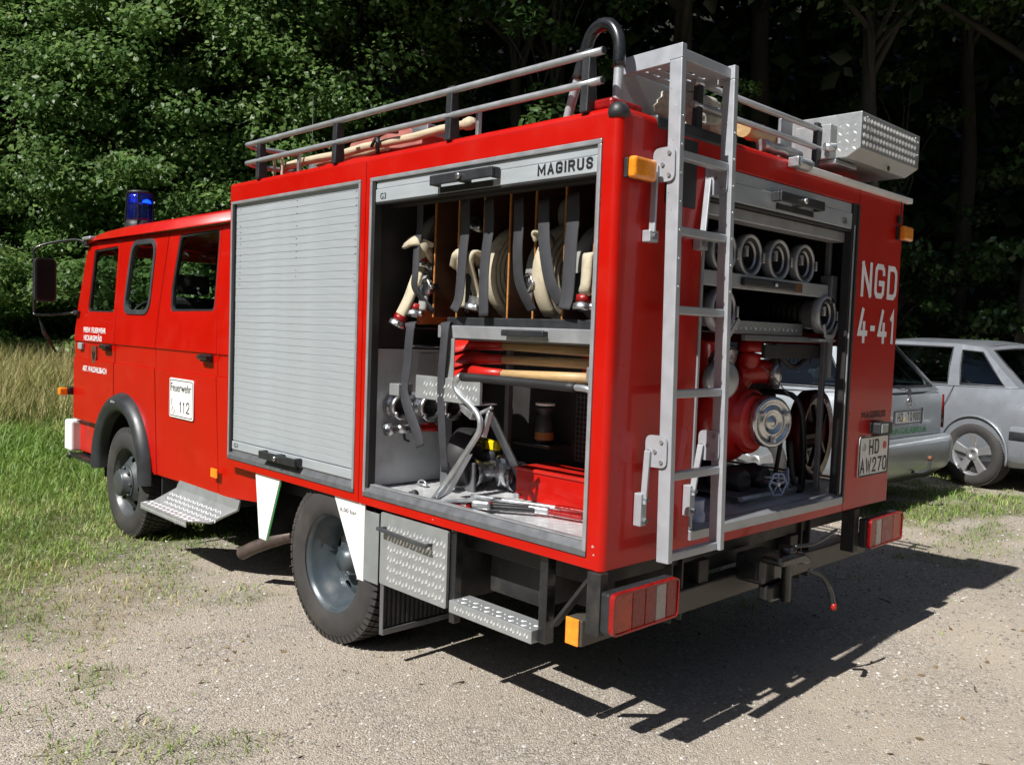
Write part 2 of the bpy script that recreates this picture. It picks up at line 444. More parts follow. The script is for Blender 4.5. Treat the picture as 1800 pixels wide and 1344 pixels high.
# stroke lettering for painted figures: polylines in a unit box
GL = {
 'N': [[(0,0),(0,1)],[(0,1),(1,0)],[(1,0),(1,1)]],
 'G': [[(1,.80),(.97,.9),(.8,1),(.2,1),(.03,.9),(0,.78),(0,.22),(.03,.1),(.2,0),(.8,0),(.97,.1),(1,.22),(1,.43),(.55,.43)]],
 'D': [[(0,0),(0,1)],[(0,1),(.7,1),(.95,.88),(1,.72),(1,.28),(.95,.12),(.7,0),(0,0)]],
 '4': [[(.68,0),(.68,.55)],[(.42,1),(0,.24),(1,.24)]],
 '-': [[(.1,.42),(.9,.42)]],
 '1': [[(.15,.80),(.6,.98),(.6,0)]],
 'H': [[(0,0),(0,1)],[(1,0),(1,1)],[(0,.5),(1,.5)]],
 'A': [[(0,0),(.5,1),(1,0)],[(.18,.3),(.82,.3)]],
 'W': [[(0,1),(.25,0),(.5,.8),(.75,0),(1,1)]],
 '2': [[(.05,.75),(.1,.92),(.3,1),(.7,1),(.93,.9),(.97,.72),(.85,.5),(0,0),(1,0)]],
 '7': [[(0,1),(1,1),(.35,0)]],
 '0': [[(.25,0),(.06,.12),(0,.3),(0,.7),(.06,.88),(.25,1),(.75,1),(.94,.88),(1,.7),(1,.3),(.94,.12),(.75,0),(.25,0)]],
 '9': [[(1,.55),(.75,.42),(.25,.42),(.05,.52),(0,.68),(0,.8),(.08,.94),(.3,1),(.7,1),(.92,.94),(1,.8),(1,.6),(.9,.3),(.55,0)]],
 'T': [[(0,1),(1,1)],[(.5,1),(.5,0)]],
 'Q': [[(.25,0),(.06,.12),(0,.3),(0,.7),(.06,.88),(.25,1),(.75,1),(.94,.88),(1,.7),(1,.3),(.94,.12),(.75,0),(.25,0)],[(.6,.25),(1.02,-.05)]],
 'M': [[(0,0),(0,1),(.5,.25),(1,1),(1,0)]],
 'I': [[(.5,0),(.5,1)]],
 'R': [[(0,0),(0,1)],[(0,1),(.75,1),(.97,.9),(1,.76),(.97,.6),(.75,.5),(0,.5)],[(.6,.5),(1,0)]],
 'U': [[(0,1),(0,.22),(.08,.08),(.3,0),(.7,0),(.92,.08),(1,.22),(1,1)]],
 'S': [[(.96,.78),(.88,.94),(.65,1),(.3,1),(.06,.9),(.03,.72),(.15,.58),(.85,.42),(.97,.28),(.93,.1),(.7,0),(.3,0),(.08,.08),(.02,.24)]],
 'F': [[(0,0),(0,1)],[(0,1),(1,1)],[(0,.5),(.85,.5)]],
 'E': [[(1,0),(0,0),(0,1),(1,1)],[(0,.5),(.85,.5)]],
 'K': [[(0,0),(0,1)],[(1,1),(0,.4)],[(.3,.58),(1,0)]],
 'C': [[(1,.78),(.97,.9),(.8,1),(.2,1),(.03,.9),(0,.78),(0,.22),(.03,.1),(.2,0),(.8,0),(.97,.1),(1,.22)]],
 'B': [[(0,0),(0,1)],[(0,1),(.75,1),(.95,.88),(.95,.62),(.75,.5),(0,.5)],[(.75,.5),(1,.38),(1,.12),(.75,0),(0,0)]],
 'L': [[(0,1),(0,0),(1,0)]],
 '.': [[(.3,0),(.6,0)]],
 'V': [[(0,1),(.5,0),(1,1)]],
}
def strokes(name, s, origin, ax, ay, width, height, sw, mat, parent, gap=.35, widths=None):
    """painted letters: each a flat stroke figure of its own, parented to parent"""
    ax = Vector(ax); ay = Vector(ay); nn = ax.cross(ay)
    ww = [(widths or {}).get(c, .25 if c == 'I' else .62 if c == '1' else .55 if c == '-' else 1.25 if c in 'MW' else 1.0) for c in s]
    tot = sum(ww) + gap * (len(s) - 1); u = width / tot; x = 0
    for c, w_ in zip(s, ww):
        if c != ' ':
            m = MB(); lvl = 0; cw = w_ * u - sw; chh = height - sw
            for pl in GL[c]:
                P = [Vector((sw / 2 + a * cw + x, sw / 2 + b * chh)) for a, b in pl]
                closed = (P[0] - P[-1]).length < 1e-6
                if closed: P = P[:-1]
                n = len(P); L = []; R = []
                for i in range(n):
                    if closed: a = (P[i] - P[i - 1]).normalized(); b = (P[(i + 1) % n] - P[i]).normalized()
                    else:
                        a = (P[i] - P[i - 1]).normalized() if i else (P[1] - P[0]).normalized(); b = (P[i + 1] - P[i]).normalized() if i < n - 1 else a
                    na = Vector((-a.y, a.x)); nb = Vector((-b.y, b.x)); mt = (na + nb)
                    mt = na if mt.length < .2 else mt.normalized(); k = sw / 2 / max(.45, mt.dot(na))
                    e = Vector((0, 0))
                    if not closed and i == 0: e = -a * sw / 2 * (1 if len(pl) > 2 or True else 0)
                    if not closed and i == n - 1: e = b * sw / 2
                    L.append(P[i] + mt * k + e); R.append(P[i] - mt * k + e)
                f = lambda v: Vector(origin) + ax * v.x + ay * v.y + nn * (.0006 + lvl * .00025)
                vs = [f(v) for v in L] + [f(v) for v in R]
                m.raw(vs, [(i, n + i, n + (i + 1) % n, (i + 1) % n) for i in range(n if closed else n - 1)])
                lvl += 1
            m.build(name, mat, parent, recalc=False)
        x += (w_ + gap) * u

# ------------------------------------------------------------ terrain
def sstep(a, b, x):
    t = np.clip((x - a) / (b - a), 0, 1); return t * t * (3 - 2 * t)
def wood_dist(x, y):
    return np.maximum(0.38 * x + 0.925 * y - 17.3, 0.82 * x + 0.57 * y - 13.6)
def gh(x, y):
    x = np.asarray(x, float); y = np.asarray(y, float)
    h = 0.14 * sstep(3.9, 6.6, x)
    d = wood_dist(x, y)
    h = h + np.minimum(np.maximum(0, d - 1.5) * 0.68, 62) + sstep(0, 5, d) * 0.5 * (fbm(x * .4, y * .4, 5) - .4)
    far = sstep(5.0, 9.0, np.hypot(x - 1, y - 2))
    h = h + far * 0.10 * (fbm(x * .5, y * .5, 3) - .5)
    h = h + 0.018 * (fbm(x * 1.3, y * 1.3, 9) - .5) * sstep(0.0, 1.2, np.hypot(x + .1, y - 1.66)) * sstep(0.0, 1.2, np.hypot(x + .1, y - 4.33))
    return h
def grassiness(x, y):
    n = fbm(x * .9, y * .9, 21); n2 = fbm(x * 3.1, y * 3.1, 33)
    base = sstep(1.5, 5.0, y + 0.25 * np.maximum(0, 0.5 - x) + 3.4 * (n - .5) + 1.6 * (n2 - .5))
    right = sstep(3.6, 6.2, x + 2.5 * (n - .5)) * sstep(.40, .62, n2 * .55 + n * .45 + 0.05) * sstep(-1.0, .8, y) * 0.85
    under = sstep(1.2, 2.8, y + 2.2 * (n - .5)) * sstep(0.4, 1.2, x) * sstep(.42, .6, n2)
    thin = sstep(.55, .68, n2 * .7 + n * .3) * sstep(-0.8, 1.6, y + (x - .5) * .12) * 0.6
    return np.clip(np.maximum.reduce([base, right, thin, under * .8]), 0, 1)

def axis(lo, a, b, hi, fine, ratio=1.12):
    v = list(np.arange(a, b, fine)); s = fine
    while v[-1] < hi: s *= ratio; v.append(v[-1] + s)
    s = fine; left = [a]
    while left[-1] > lo: s *= ratio; left.append(left[-1] - s)
    return np.array(sorted(left[1:]) + v)
gx = axis(-90, -3.2, 8.0, 150, 0.055); gy = axis(-70, -1.6, 8.5, 160, 0.055)
GX, GY = np.meshgrid(gx, gy, indexing='ij')
Zg = gh(GX, GY)
nx, ny = GX.shape
I = np.arange(nx * ny).reshape(nx, ny)
F = np.stack([I[:-1, :-1], I[1:, :-1], I[1:, 1:], I[:-1, 1:]], -1).reshape(-1, 4)
g_attr = grassiness(GX, GY).ravel()
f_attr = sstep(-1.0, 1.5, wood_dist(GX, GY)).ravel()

def ground_mat():
    m = bpy.data.materials.new('gravel_and_grass'); m.use_nodes = True
    t = m.node_tree; N = t.nodes; L = t.links; b = N['Principled BSDF']
    tc = N.new('ShaderNodeTexCoord').outputs['Object']
    def vor(s, feat='F1'):
        v = N.new('ShaderNodeTexVoronoi'); v.inputs['Scale'].default_value = s; v.feature = feat; L.new(tc, v.inputs['Vector']); return v
    def noi(s, d=6, r=.6):
        v = N.new('ShaderNodeTexNoise'); v.inputs['Scale'].default_value = s; v.inputs['Detail'].default_value = d; v.inputs['Roughness'].default_value = r
        L.new(tc, v.inputs['Vector']); return v.outputs[0]
    def ramp(src, stops):
        r = N.new('ShaderNodeValToRGB'); e = r.color_ramp.elements
        e[0].position, e[0].color = stops[0][0], (*stops[0][1], 1); e[1].position, e[1].color = stops[-1][0], (*stops[-1][1], 1)
        for p, c in stops[1:-1]:
            x = e.new(p); x.color = (*c, 1)
        L.new(src, r.inputs[0]); return r.outputs[0]
    def mix(f, a, c, bt='MIX'):
        x = N.new('ShaderNodeMixRGB'); x.blend_type = bt
        for i, s in ((0, f), (1, a), (2, c)):
            if isinstance(s, (int, float)): x.inputs[i].default_value = s
            elif isinstance(s, tuple): x.inputs[i].default_value = (*s, 1)
            else: L.new(s, x.inputs[i])
        return x.outputs[0]
    v1 = vor(140); v2 = vor(70)
    sep = N.new('ShaderNodeSeparateColor'); L.new(v1.outputs['Color'], sep.inputs[0])
    peb = ramp(sep.outputs[0], [(0.0, (0.17, 0.155, 0.145)), (.3, (0.30, 0.275, 0.255)), (.6, (0.37, 0.345, 0.325)), (.9, (0.46, 0.435, 0.41)), (1.0, (0.64, 0.62, 0.61))])
    sep2 = N.new('ShaderNodeSeparateColor'); L.new(v2.outputs['Color'], sep2.inputs[0])
    peb2 = ramp(sep2.outputs[0], [(0.0, (0.20, 0.18, 0.16)), (.5, (0.36, 0.33, 0.295)), (1.0, (0.50, 0.46, 0.41))])
    gr = mix(0.4, peb, peb2); gr = mix(1.0, gr, (1.16, 1.12, 1.05), 'MULTIPLY')
    sand = mix(noi(30), (0.37, 0.32, 0.26), (0.47, 0.41, 0.34))
    sm = ramp(noi(1.1, 5, .62), [(.42, (0, 0, 0)), (.60, (.92, .92, .92))])
    col = mix(sm, gr, sand)
    big = ramp(noi(.55, 4), [(.3, (.76, .75, .73)), (.7, (1.12, 1.10, 1.07))])
    col = mix(1.0, col, big, 'MULTIPLY')
    soil = mix(noi(9), (0.13, 0.115, 0.06), (0.20, 0.185, 0.10))
    turf = mix(noi(45, 3), (0.055, 0.085, 0.02), (0.12, 0.14, 0.05))
    under = mix(ramp(noi(7, 5), [(.4, (0, 0, 0)), (.6, (1, 1, 1))]), soil, turf)
    at = N.new('ShaderNodeAttribute'); at.attribute_name = 'grass'
    fa = ramp(at.outputs['Fac'], [(.25, (0, 0, 0)), (.95, (.95, .95, .95))])
    col = mix(fa, col, under)
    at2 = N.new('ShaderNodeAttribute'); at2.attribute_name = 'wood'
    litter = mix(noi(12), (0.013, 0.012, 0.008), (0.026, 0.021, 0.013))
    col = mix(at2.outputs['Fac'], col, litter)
    L.new(col, b.inputs['Base Color']); b.inputs['Roughness'].default_value = 0.9
    b.inputs['Specular IOR Level'].default_value = 0.25
    vd = vor(140)
    iv = N.new('ShaderNodeMath'); iv.operation = 'MULTIPLY_ADD'; L.new(vd.outputs['Distance'], iv.inputs[0]); iv.inputs[1].default_value = -1.0; iv.inputs[2].default_value = 1.0
    ad = N.new('ShaderNodeMath'); ad.operation = 'ADD'; L.new(iv.outputs[0], ad.inputs[0])
    nn = noi(14, 6); L.new(nn, ad.inputs[1])
    bp = N.new('ShaderNodeBump'); bp.inputs['Strength'].default_value = 0.75; bp.inputs['Distance'].default_value = 0.009
    L.new(ad.outputs[0], bp.inputs['Height']); L.new(bp.outputs[0], b.inputs['Normal'])
    return m
gm = ground_mat()
ground = mesh_np('ground', np.stack([GX.ravel(), GY.ravel(), Zg.ravel()], 1), F, gm, smooth=True, attr={'grass': g_attr, 'wood': f_attr})
tag(ground, kind='structure')

# pebbles lying loose on the gravel
def tone_mat(name, stops, rough=0.6, spec=0.4, transl=0.0, sheen=0.0):
    m = bpy.data.materials.new(name); m.use_nodes = True
    t = m.node_tree; N = t.nodes; L = t.links; b = N['Principled BSDF']
    at = N.new('ShaderNodeAttribute'); at.attribute_name = 'tone'
    r = N.new('ShaderNodeValToRGB'); e = r.color_ramp.elements
    e[0].position, e[0].color = stops[0][0], (*stops[0][1], 1); e[1].position, e[1].color = stops[-1][0], (*stops[-1][1], 1)
    for p, c in stops[1:-1]:
        x = e.new(p); x.color = (*c, 1)
    L.new(at.outputs['Fac'], r.inputs[0])
    ns = N.new('ShaderNodeTexNoise'); ns.inputs['Scale'].default_value = 1.7
    oc = N.new('ShaderNodeTexCoord'); L.new(oc.outputs['Object'], ns.inputs[0])
    mr = N.new('ShaderNodeMapRange'); mr.inputs[1].default_value = .3; mr.inputs[2].default_value = .7; mr.inputs[3].default_value = .8; mr.inputs[4].default_value = 1.2
    L.new(ns.outputs[0], mr.inputs[0])
    hs = N.new('ShaderNodeHueSaturation'); L.new(r.outputs[0], hs.inputs['Color']); L.new(mr.outputs[0], hs.inputs['Value'])
    L.new(hs.outputs[0], b.inputs['Base Color'])
    b.inputs['Roughness'].default_value = rough; b.inputs['Specular IOR Level'].default_value = spec
    if transl:
        tr = N.new('ShaderNodeBsdfTranslucent')
        h2 = N.new('ShaderNodeHueSaturation'); h2.inputs['Value'].default_value = 1.6; h2.inputs['Hue'].default_value = .485
        L.new(hs.outputs[0], h2.inputs['Color']); L.new(h2.outputs[0], tr.inputs[0])
        mx = N.new('ShaderNodeMixShader'); mx.inputs[0].default_value = transl
        L.new(b.outputs[0], mx.inputs[1]); L.new(tr.outputs[0], mx.inputs[2]); L.new(mx.outputs[0], N['Material Output'].inputs[0])
    return m
STONE = tone_mat('pebble_stone', [(0, (0.16, 0.145, 0.13)), (.4, (0.30, 0.27, 0.24)), (.8, (0.42, 0.39, 0.35)), (1, (0.62, 0.60, 0.57))], 0.75)
def pebbles(n):
    r = rng.random(n) ** 0.75 * 7.5 + 1.2; a = rad(45.9) + (rng.random(n) - .5) * rad(84)
    x = -2.26 + r * np.cos(a); y = -1.87 + r * np.sin(a)
    keep = rng.random(n) > grassiness(x, y) * .9; x = x[keep]; y = y[keep]; n = len(x)
    s = (0.0018 + 0.0042 * rng.random(n) ** 4) * (1 + .10 * r[keep])
    z = gh(x, y) + s * .25
    base = np.array([[1, 0, 0], [0, 1, 0], [-1, 0, 0], [0, -1, 0], [0, 0, .75], [0, 0, -.6]], float)
    j = 1 + .7 * (rng.random((n, 6, 1)) - .5)
    th = rng.random(n) * 2 * PI; c, s_ = np.cos(th), np.sin(th)
    P = base[None] * j * s[:, None, None]
    P[..., 0] *= (1 + .5 * rng.random(n))[:, None]
    X = P[..., 0] * c[:, None] - P[..., 1] * s_[:, None] + x[:, None]; Y = P[..., 0] * s_[:, None] + P[..., 1] * c[:, None] + y[:, None]
    V = np.stack([X, Y, P[..., 2] + z[:, None]], -1).reshape(-1, 3)
    f = np.array([[0, 1, 4], [1, 2, 4], [2, 3, 4], [3, 0, 4]])
    Fp = (f[None] + (np.arange(n) * 6)[:, None, None]).reshape(-1, 3)
    o = mesh_np('gravel_stones', V, Fp, STONE, attr={'tone': np.repeat(rng.random(n), 6)})
    tag(o, 'loose grey and beige gravel stones scattered over the parking ground', 'gravel', kind='stuff')
pebbles(95000)

# grass blades
def blades(name, x, y, h, wd, mat, label, lean=.5, tone=None):
    n = len(x); z = gh(x, y) - .004
    th = rng.random(n) * 2 * PI; dx, dy = np.cos(th), np.sin(th); px, py = -dy, dx
    ln = lean * h * (0.3 + rng.random(n))
    V = np.zeros((n, 5, 3))
    for k, (f, hh, ww) in enumerate(((0, 0, 1), (0, 0, -1), (.35, .58, .8), (.35, .58, -.8), (1, 1, 0))):
        V[:, k, 0] = x + dx * ln * f + px * wd * ww; V[:, k, 1] = y + dy * ln * f + py * wd * ww; V[:, k, 2] = z + h * hh * (1 - .25 * lean * f)
    f = np.array([[0, 1, 3], [0, 3, 2], [2, 3, 4]])
    Fp = (f[None] + (np.arange(n) * 5)[:, None, None]).reshape(-1, 3)
    o = mesh_np(name, V.reshape(-1, 3), Fp, mat, attr={'tone': np.repeat(tone if tone is not None else rng.random(n), 5)})
    tag(o, label, 'grass', kind='stuff'); return o
GRASS = tone_mat('grass_blade', [(0, (0.10, 0.19, 0.03)), (.55, (0.19, 0.30, 0.06)), (.8, (0.28, 0.33, 0.10)), (1, (0.50, 0.44, 0.22))], .5, .4, .25)
DRY = tone_mat('dry_grass_blade', [(0, (0.10, 0.17, 0.035)), (.35, (0.21, 0.25, 0.07)), (.7, (0.40, 0.35, 0.16)), (1, (0.56, 0.48, 0.26))], .6, .3, .3)
def scatter(n, x0, x1, y0, y1):
    return x0 + rng.random(n) * (x1 - x0), y0 + rng.random(n) * (y1 - y0)
# near tufts and turf
x, y = scatter(300000, -4.2, 8.5, -1.2, 8.2)
g = grassiness(x, y); n2 = fbm(x * 9, y * 9, 77, 2)
keep = (rng.random(len(x)) < g ** 1.15 * .98) & (n2 > .46 - .32 * g) & ~((x > .3) & (x < 2.1) & (y < 2.0))
x, y, g = x[keep], y[keep], g[keep]
hh = (0.012 + 0.06 * rng.random(len(x)) ** 1.5) * (.28 + 1.1 * g) * (1 + .9 * sstep(4.5, 7.5, y))
patch = fbm(x * 1.6, y * 1.6, 55)
blades('short_grass', x, y, hh, 0.0022 + 0.002 * rng.random(len(x)), GRASS, 'short patchy grass growing through the gravel around the fire engine', 1.0, np.clip(rng.random(len(x)) * .6 + (patch - .35) * 1.1 + .28 * (1 - g), 0, 1))
# thicker meadow grass left of the cab
x, y = scatter(70000, -6, 9, 6.0, 13)
keep = ~((x > -.1) & (x < 2.4) & (y < 5.7)) & (rng.random(len(x)) < np.clip((y - 5.2) / 3, .2, 1)); x, y = x[keep], y[keep]
blades('meadow_grass', x, y, (.12 + .22 * rng.random(len(x))) * sstep(4, 9, y), .0045 + .003 * rng.random(len(x)), GRASS, 'knee high green meadow grass beyond the front of the cab', .9,
       np.clip(rng.random(len(x)) * .75 + (fbm(x * .7, y * .7, 8) - .45), 0, 1))
x, y = scatter(85000, -8, 12, 10.3, 18.2)
keep = wood_dist(x, y) < .8; x, y = x[keep], y[keep]
blades('tall_dry_grass', x, y, (.60 + .70 * rng.random(len(x))) * (.5 + .5 * sstep(10.3, 13, y)), .004 + .004 * rng.random(len(x)), DRY, 'tall dry yellowing grass at the edge of the wood', .5,
       np.clip(rng.random(len(x)) * .8 + (fbm(x * .8, y * .8, 18) - .3) * .8, 0, 1))

# ------------------------------------------------------------ foliage
LEAF = tone_mat('sun_tone_leaf', [(0, (0.06, 0.125, 0.03)), (.5, (0.12, 0.21, 0.06)), (.95, (0.18, 0.27, 0.085)), (1, (0.34, 0.36, 0.12))], .42, .4, .45)  # leaf greens lightened to carry the sun in their colour
LEAFD = tone_mat('shade_tone_leaf', [(0, (0.018, 0.045, 0.01)), (.6, (0.04, 0.085, 0.02)), (1, (0.075, 0.12, 0.03))], .36, .5, .22)  # leaf greens darkened to carry the shade of the wood
BARK = pm('tree_bark', (0.034, 0.030, 0.024), 0.9, var=0.35, vscale=5, bump=0.8, bscale=12, stretch=(1, 1, .25))
def leaf_mesh(name, P, out, size, mat, parent, tone=None, droop=.35):
    """folded leaves at P; out = outward direction"""
    n = len(P)
    up = np.array([0, 0, 1.0])
    nrm = out * .55 + up * .75 + rng.normal(0, .55, (n, 3)); nrm /= np.linalg.norm(nrm, axis=1)[:, None]
    d = out * .8 - up * droop + rng.normal(0, .6, (n, 3)); d -= nrm * (d * nrm).sum(1)[:, None]; d /= np.linalg.norm(d, axis=1)[:, None]
    s = np.cross(d, nrm); L_ = size * (.6 + .8 * rng.random(n))[:, None]
    V = np.stack([P - d * L_ * .5, P + s * L_ * .34 - nrm * L_ * .08 - d * L_ * .05, P + d * L_ * .55 - nrm * L_ * .07, P - s * L_ * .34 - nrm * L_ * .08 - d * L_ * .05], 1).reshape(-1, 3)
    f = np.array([[0, 1, 2], [0, 2, 3]]); Fp = (f[None] + (np.arange(n) * 4)[:, None, None]).reshape(-1, 3)
    if tone is None: tone = rng.random(n)
    return mesh_np(name, V, Fp, mat, parent=parent, attr={'tone': np.repeat(tone, 4)})
def crown_points(clumps, per, flat=.5):
    """clumps: (n,4) centre + radius"""
    C = np.repeat(clumps[:, :3], per, 0); Rr = np.repeat(clumps[:, 3], per)
    n = len(C); v = rng.normal(0, 1, (n, 3)); v /= np.linalg.norm(v, axis=1)[:, None]
    rr_ = Rr * (rng.random(n) ** .45)
    P = C + v * rr_[:, None] * np.array([1, 1, flat])
    return P, v
def make_tree(name, h, crown_r, z0, nclump, per, leaf, mat, trunk_r, seed, sparse_low=0, clr=(.45, .95), ox=0.0):
    rs = np.random.default_rng(seed)
    e = empty(name, (0, 0, 0))
    # trunk and limbs
    mb = MB(); pts = []; k = 9
    for i in range(k):
        t = i / (k - 1); pts.append((rs.normal(0, .12) * t * 1.5, rs.normal(0, .12) * t * 1.5, t * h * .9 - (.5 if i == 0 else 0)))
    mb.tube(smooth_path(pts, 3), [trunk_r * (1 - .85 * (i / ((k - 1) * 3))) for i in range((k - 1) * 3 + 1)], 9)
    zc = (z0 + h) / 2; hz = (h - z0) / 2
    cl = []
    for i in range(nclump):
        a = rs.random() * 2 * PI; u = rs.random() * 2 - 1
        rad_ = crown_r * math.sqrt(max(.05, 1 - abs(u) ** 2.6)) * (clr[0] + (clr[1] - clr[0]) * rs.random() ** .6)
        cl.append((rad_ * math.cos(a), rad_ * math.sin(a), zc + u * hz, crown_r * (.16 + .15 * rs.random())))
    if z0 < 1:
        for i in range(46):
            a = rs.random() * 2 * PI; rad_ = crown_r * (.55 + .42 * rs.random()); cl.append((rad_ * math.cos(a), rad_ * math.sin(a), .15 + 2.2 * rs.random() ** 1.3, crown_r * .2))
    for i in range(sparse_low):
        a = rs.random() * 2 * PI; rad_ = crown_r * (.25 + .6 * rs.random())
        cl.append((rad_ * math.cos(a), rad_ * math.sin(a), z0 * (.2 + .8 * rs.random()), crown_r * (.10 + .08 * rs.random())))
    cl = np.array(cl); cl[:nclump, 0] += ox
    for i in range(0, len(cl), max(1, len(cl) // 16)):
        c = cl[i]; z_ = max(.4, c[2] * .72); b0 = Vector((0, 0, z_)); b1 = Vector(c[:3])
        mb.tube(smooth_path([b0, (b0 + b1) / 2 + Vector((0, 0, .25)), b1], 3), [trunk_r * .32 * (1 - .12 * q) for q in range(7)], 6)
    mb.build('trunk', BARK, e)
    P, v = crown_points(cl, per)
    out = P - np.array([0, 0, zc]); out[:, 2] *= .6; out /= np.linalg.norm(out, axis=1)[:, None] + 1e-6
    ct = np.repeat(rs.random(len(cl)), per)
    leaf_mesh('crown', P, out * .6 + v * .5, leaf, mat, e, tone=np.clip(rng.random(len(P)) * .7 + (ct - .4) * .5, 0, 1))
    return e
def place(o, x, y, rz, s, label, group, cat='tree'):
    o.location = (x, y, float(gh(x, y)) - .05); o.rotation_euler = (0, 0, rz); o.scale = (s, s, s)
    tag(o, label, cat, group)
# bushy sunlit trees at the left edge of the wood
bush = [make_tree('broadleaf_tree', 9.5, 3.1, .2, 230, 290, .10, LEAF, .16, 11),
        make_tree('broadleaf_tree', 8.6, 2.9, .1, 220, 290, .10, LEAF, .14, 12),
        make_tree('broadleaf_tree', 10.5, 3.4, .4, 240, 290, .105, LEAF, .18, 13)]
BL = [(3.1, 18.0, 'bushy sunlit tree behind the wing mirror of the fire engine'),
      (5.9, 16.9, 'bushy sunlit tree rising directly behind the blue beacon'),
      (8.3, 15.4, 'bushy tree behind the front end of the roof railing'),
      (0.4, 20.6, 'dark green tree filling the left edge behind the nearer ones'),
      (11.2, 17.8, 'bushy tree seen over the middle of the roof railing'),
      (4.6, 21.0, 'tree standing behind the two bushy trees at left')]
used = [False] * 3
for i, (x_, y_, lb) in enumerate(BL):
    k = (i * 2 + 1) % 3
    o = bush[k] if not used[k] else copy_tree(bush[k]); used[k] = True
    place(o, x_, y_, 1.3 * i, 1.0 + .08 * ((i * 3) % 4 - 1), lb, 'bushy trees along the edge of the wood')
shb = [make_tree('shrub', 3.3, 1.9, .1, 60, 260, .085, LEAF, .05, 41), make_tree('shrub', 2.7, 1.7, .1, 55, 260, .085, LEAF, .05, 42)]
for i, (x_, y_, lb) in enumerate(((1.0, 16.3, 'low leafy shrub left of the wing mirror at the wood edge'), (3.6, 15.7, 'low leafy shrub right behind the cab windows'), (6.0, 14.6, 'low leafy shrub at the wood edge behind the cab roof'), (-1.4, 17.3, 'low leafy shrub at the left edge above the dry grass'), (8.0, 13.2, 'low leafy shrub behind the front of the truck body'))):
    o = shb[i % 2] if i < 2 else copy_tree(shb[i % 2])
    place(o, x_, y_, 1.1 * i, 1.0 + .12 * (i % 3), lb, 'shrubs at the foot of the wood edge', 'shrub')
# tall forest trees with overhanging crowns
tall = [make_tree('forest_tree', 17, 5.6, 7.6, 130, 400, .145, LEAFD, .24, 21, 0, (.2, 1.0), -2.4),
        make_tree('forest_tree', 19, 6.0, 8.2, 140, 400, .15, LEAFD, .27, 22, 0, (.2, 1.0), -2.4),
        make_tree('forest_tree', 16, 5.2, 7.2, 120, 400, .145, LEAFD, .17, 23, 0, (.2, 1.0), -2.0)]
TL = [(10.6, 15.2, 'slim forest tree behind the middle of the roof railing'),
      (11.0, 12.0, 'forest tree behind the black roof hoop'),
      (11.9, 8.4, 'forest tree trunk behind the top of the rear ladder'),
      (12.6, 12.3, 'deep forest tree between two darker trunks behind the roof'),
      (13.4, 5.3, 'forest tree trunk rising behind the checker plate roof box'),
      (15.0, 8.6, 'deep forest tree behind the rear ladder and roof box'),
      (14.9, 2.9, 'pale thin forest trunk right of the roof box'),
      (17.2, 5.0, 'deep forest tree right of the roof box'),
      (16.2, 0.6, 'forest tree trunk above the parked saloon'),
      (18.6, 1.8, 'deep forest tree at the right edge'),
      (17.4, -2.2, 'forest tree at the far right edge of the wood'),
      (13.0, 17.0, 'deep forest tree far behind the roof railing'),
      (18.8, 9.6, 'rearmost forest tree deep in the dark wood'),
      (7.0, 21.5, 'tall forest tree behind the bushy trees'),
      (21.0, -1.5, 'last forest tree on the slope at right')]
used = [False] * 3
for i, (x_, y_, lb) in enumerate(TL):
    k = (i * 2) % 3
    o = tall[k] if not used[k] else copy_tree(tall[k]); used[k] = True
    place(o, x_, y_, .5 * math.sin(i * 2.1), .95 + .07 * ((i * 5) % 3), lb, 'tall trees of the dark wood')
# low leafy saplings in the dark
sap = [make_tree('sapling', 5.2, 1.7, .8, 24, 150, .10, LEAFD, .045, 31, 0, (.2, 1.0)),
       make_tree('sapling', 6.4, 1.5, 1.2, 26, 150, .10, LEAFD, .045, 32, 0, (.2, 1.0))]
SL = [(8.2, 13.0, 'leafy sapling behind the roof pole'), (9.6, 9.6, 'leafy sapling behind the roof hoop'), (11.4, 6.8, 'sapling with light leaves behind the tarpaulin on the roof'),
      (15.2, 5.4, 'sapling behind the roof box'), (16.4, 3.2, 'sapling above the roof of the saloon'),
      (17.8, -.4, 'sapling at the right edge above the saloon'), (10.2, 13.6, 'sapling in the gap between forest trunks')]
for i, (x_, y_, lb) in enumerate(SL):
    o = sap[i % 2] if i < 2 else copy_tree(sap[i % 2])
    place(o, x_, y_, 1.7 * i, 1.0 + .15 * ((i * 2) % 3), lb, 'saplings under the tall trees', 'sapling')
# the wood beyond, read as one mass
n = 150000
t_ = rng.random(n) * 56 - 26; dd = 3.5 + rng.random(n) ** 1.2 * 9
bx_ = []; 
px_ = np.where(t_ < 0, 8.3 + t_ * .925, 8.3 + t_ * .57); py_ = np.where(t_ < 0, 13.9 - t_ * .38 + .6, 13.9 - t_ * .82)
nxv = np.where(t_ < 0, .38, .82); nyv = np.where(t_ < 0, .925, .57)
X_ = px_ + nxv * dd; Y_ = py_ + nyv * dd
Zb = gh(X_, Y_) + rng.random(n) ** .9 * 21
P = np.stack([X_, Y_, Zb], 1)
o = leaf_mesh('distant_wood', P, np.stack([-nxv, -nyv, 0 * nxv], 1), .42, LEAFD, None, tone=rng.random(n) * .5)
tag(o, 'dark mass of leaves deep in the wood', 'wood', kind='stuff')

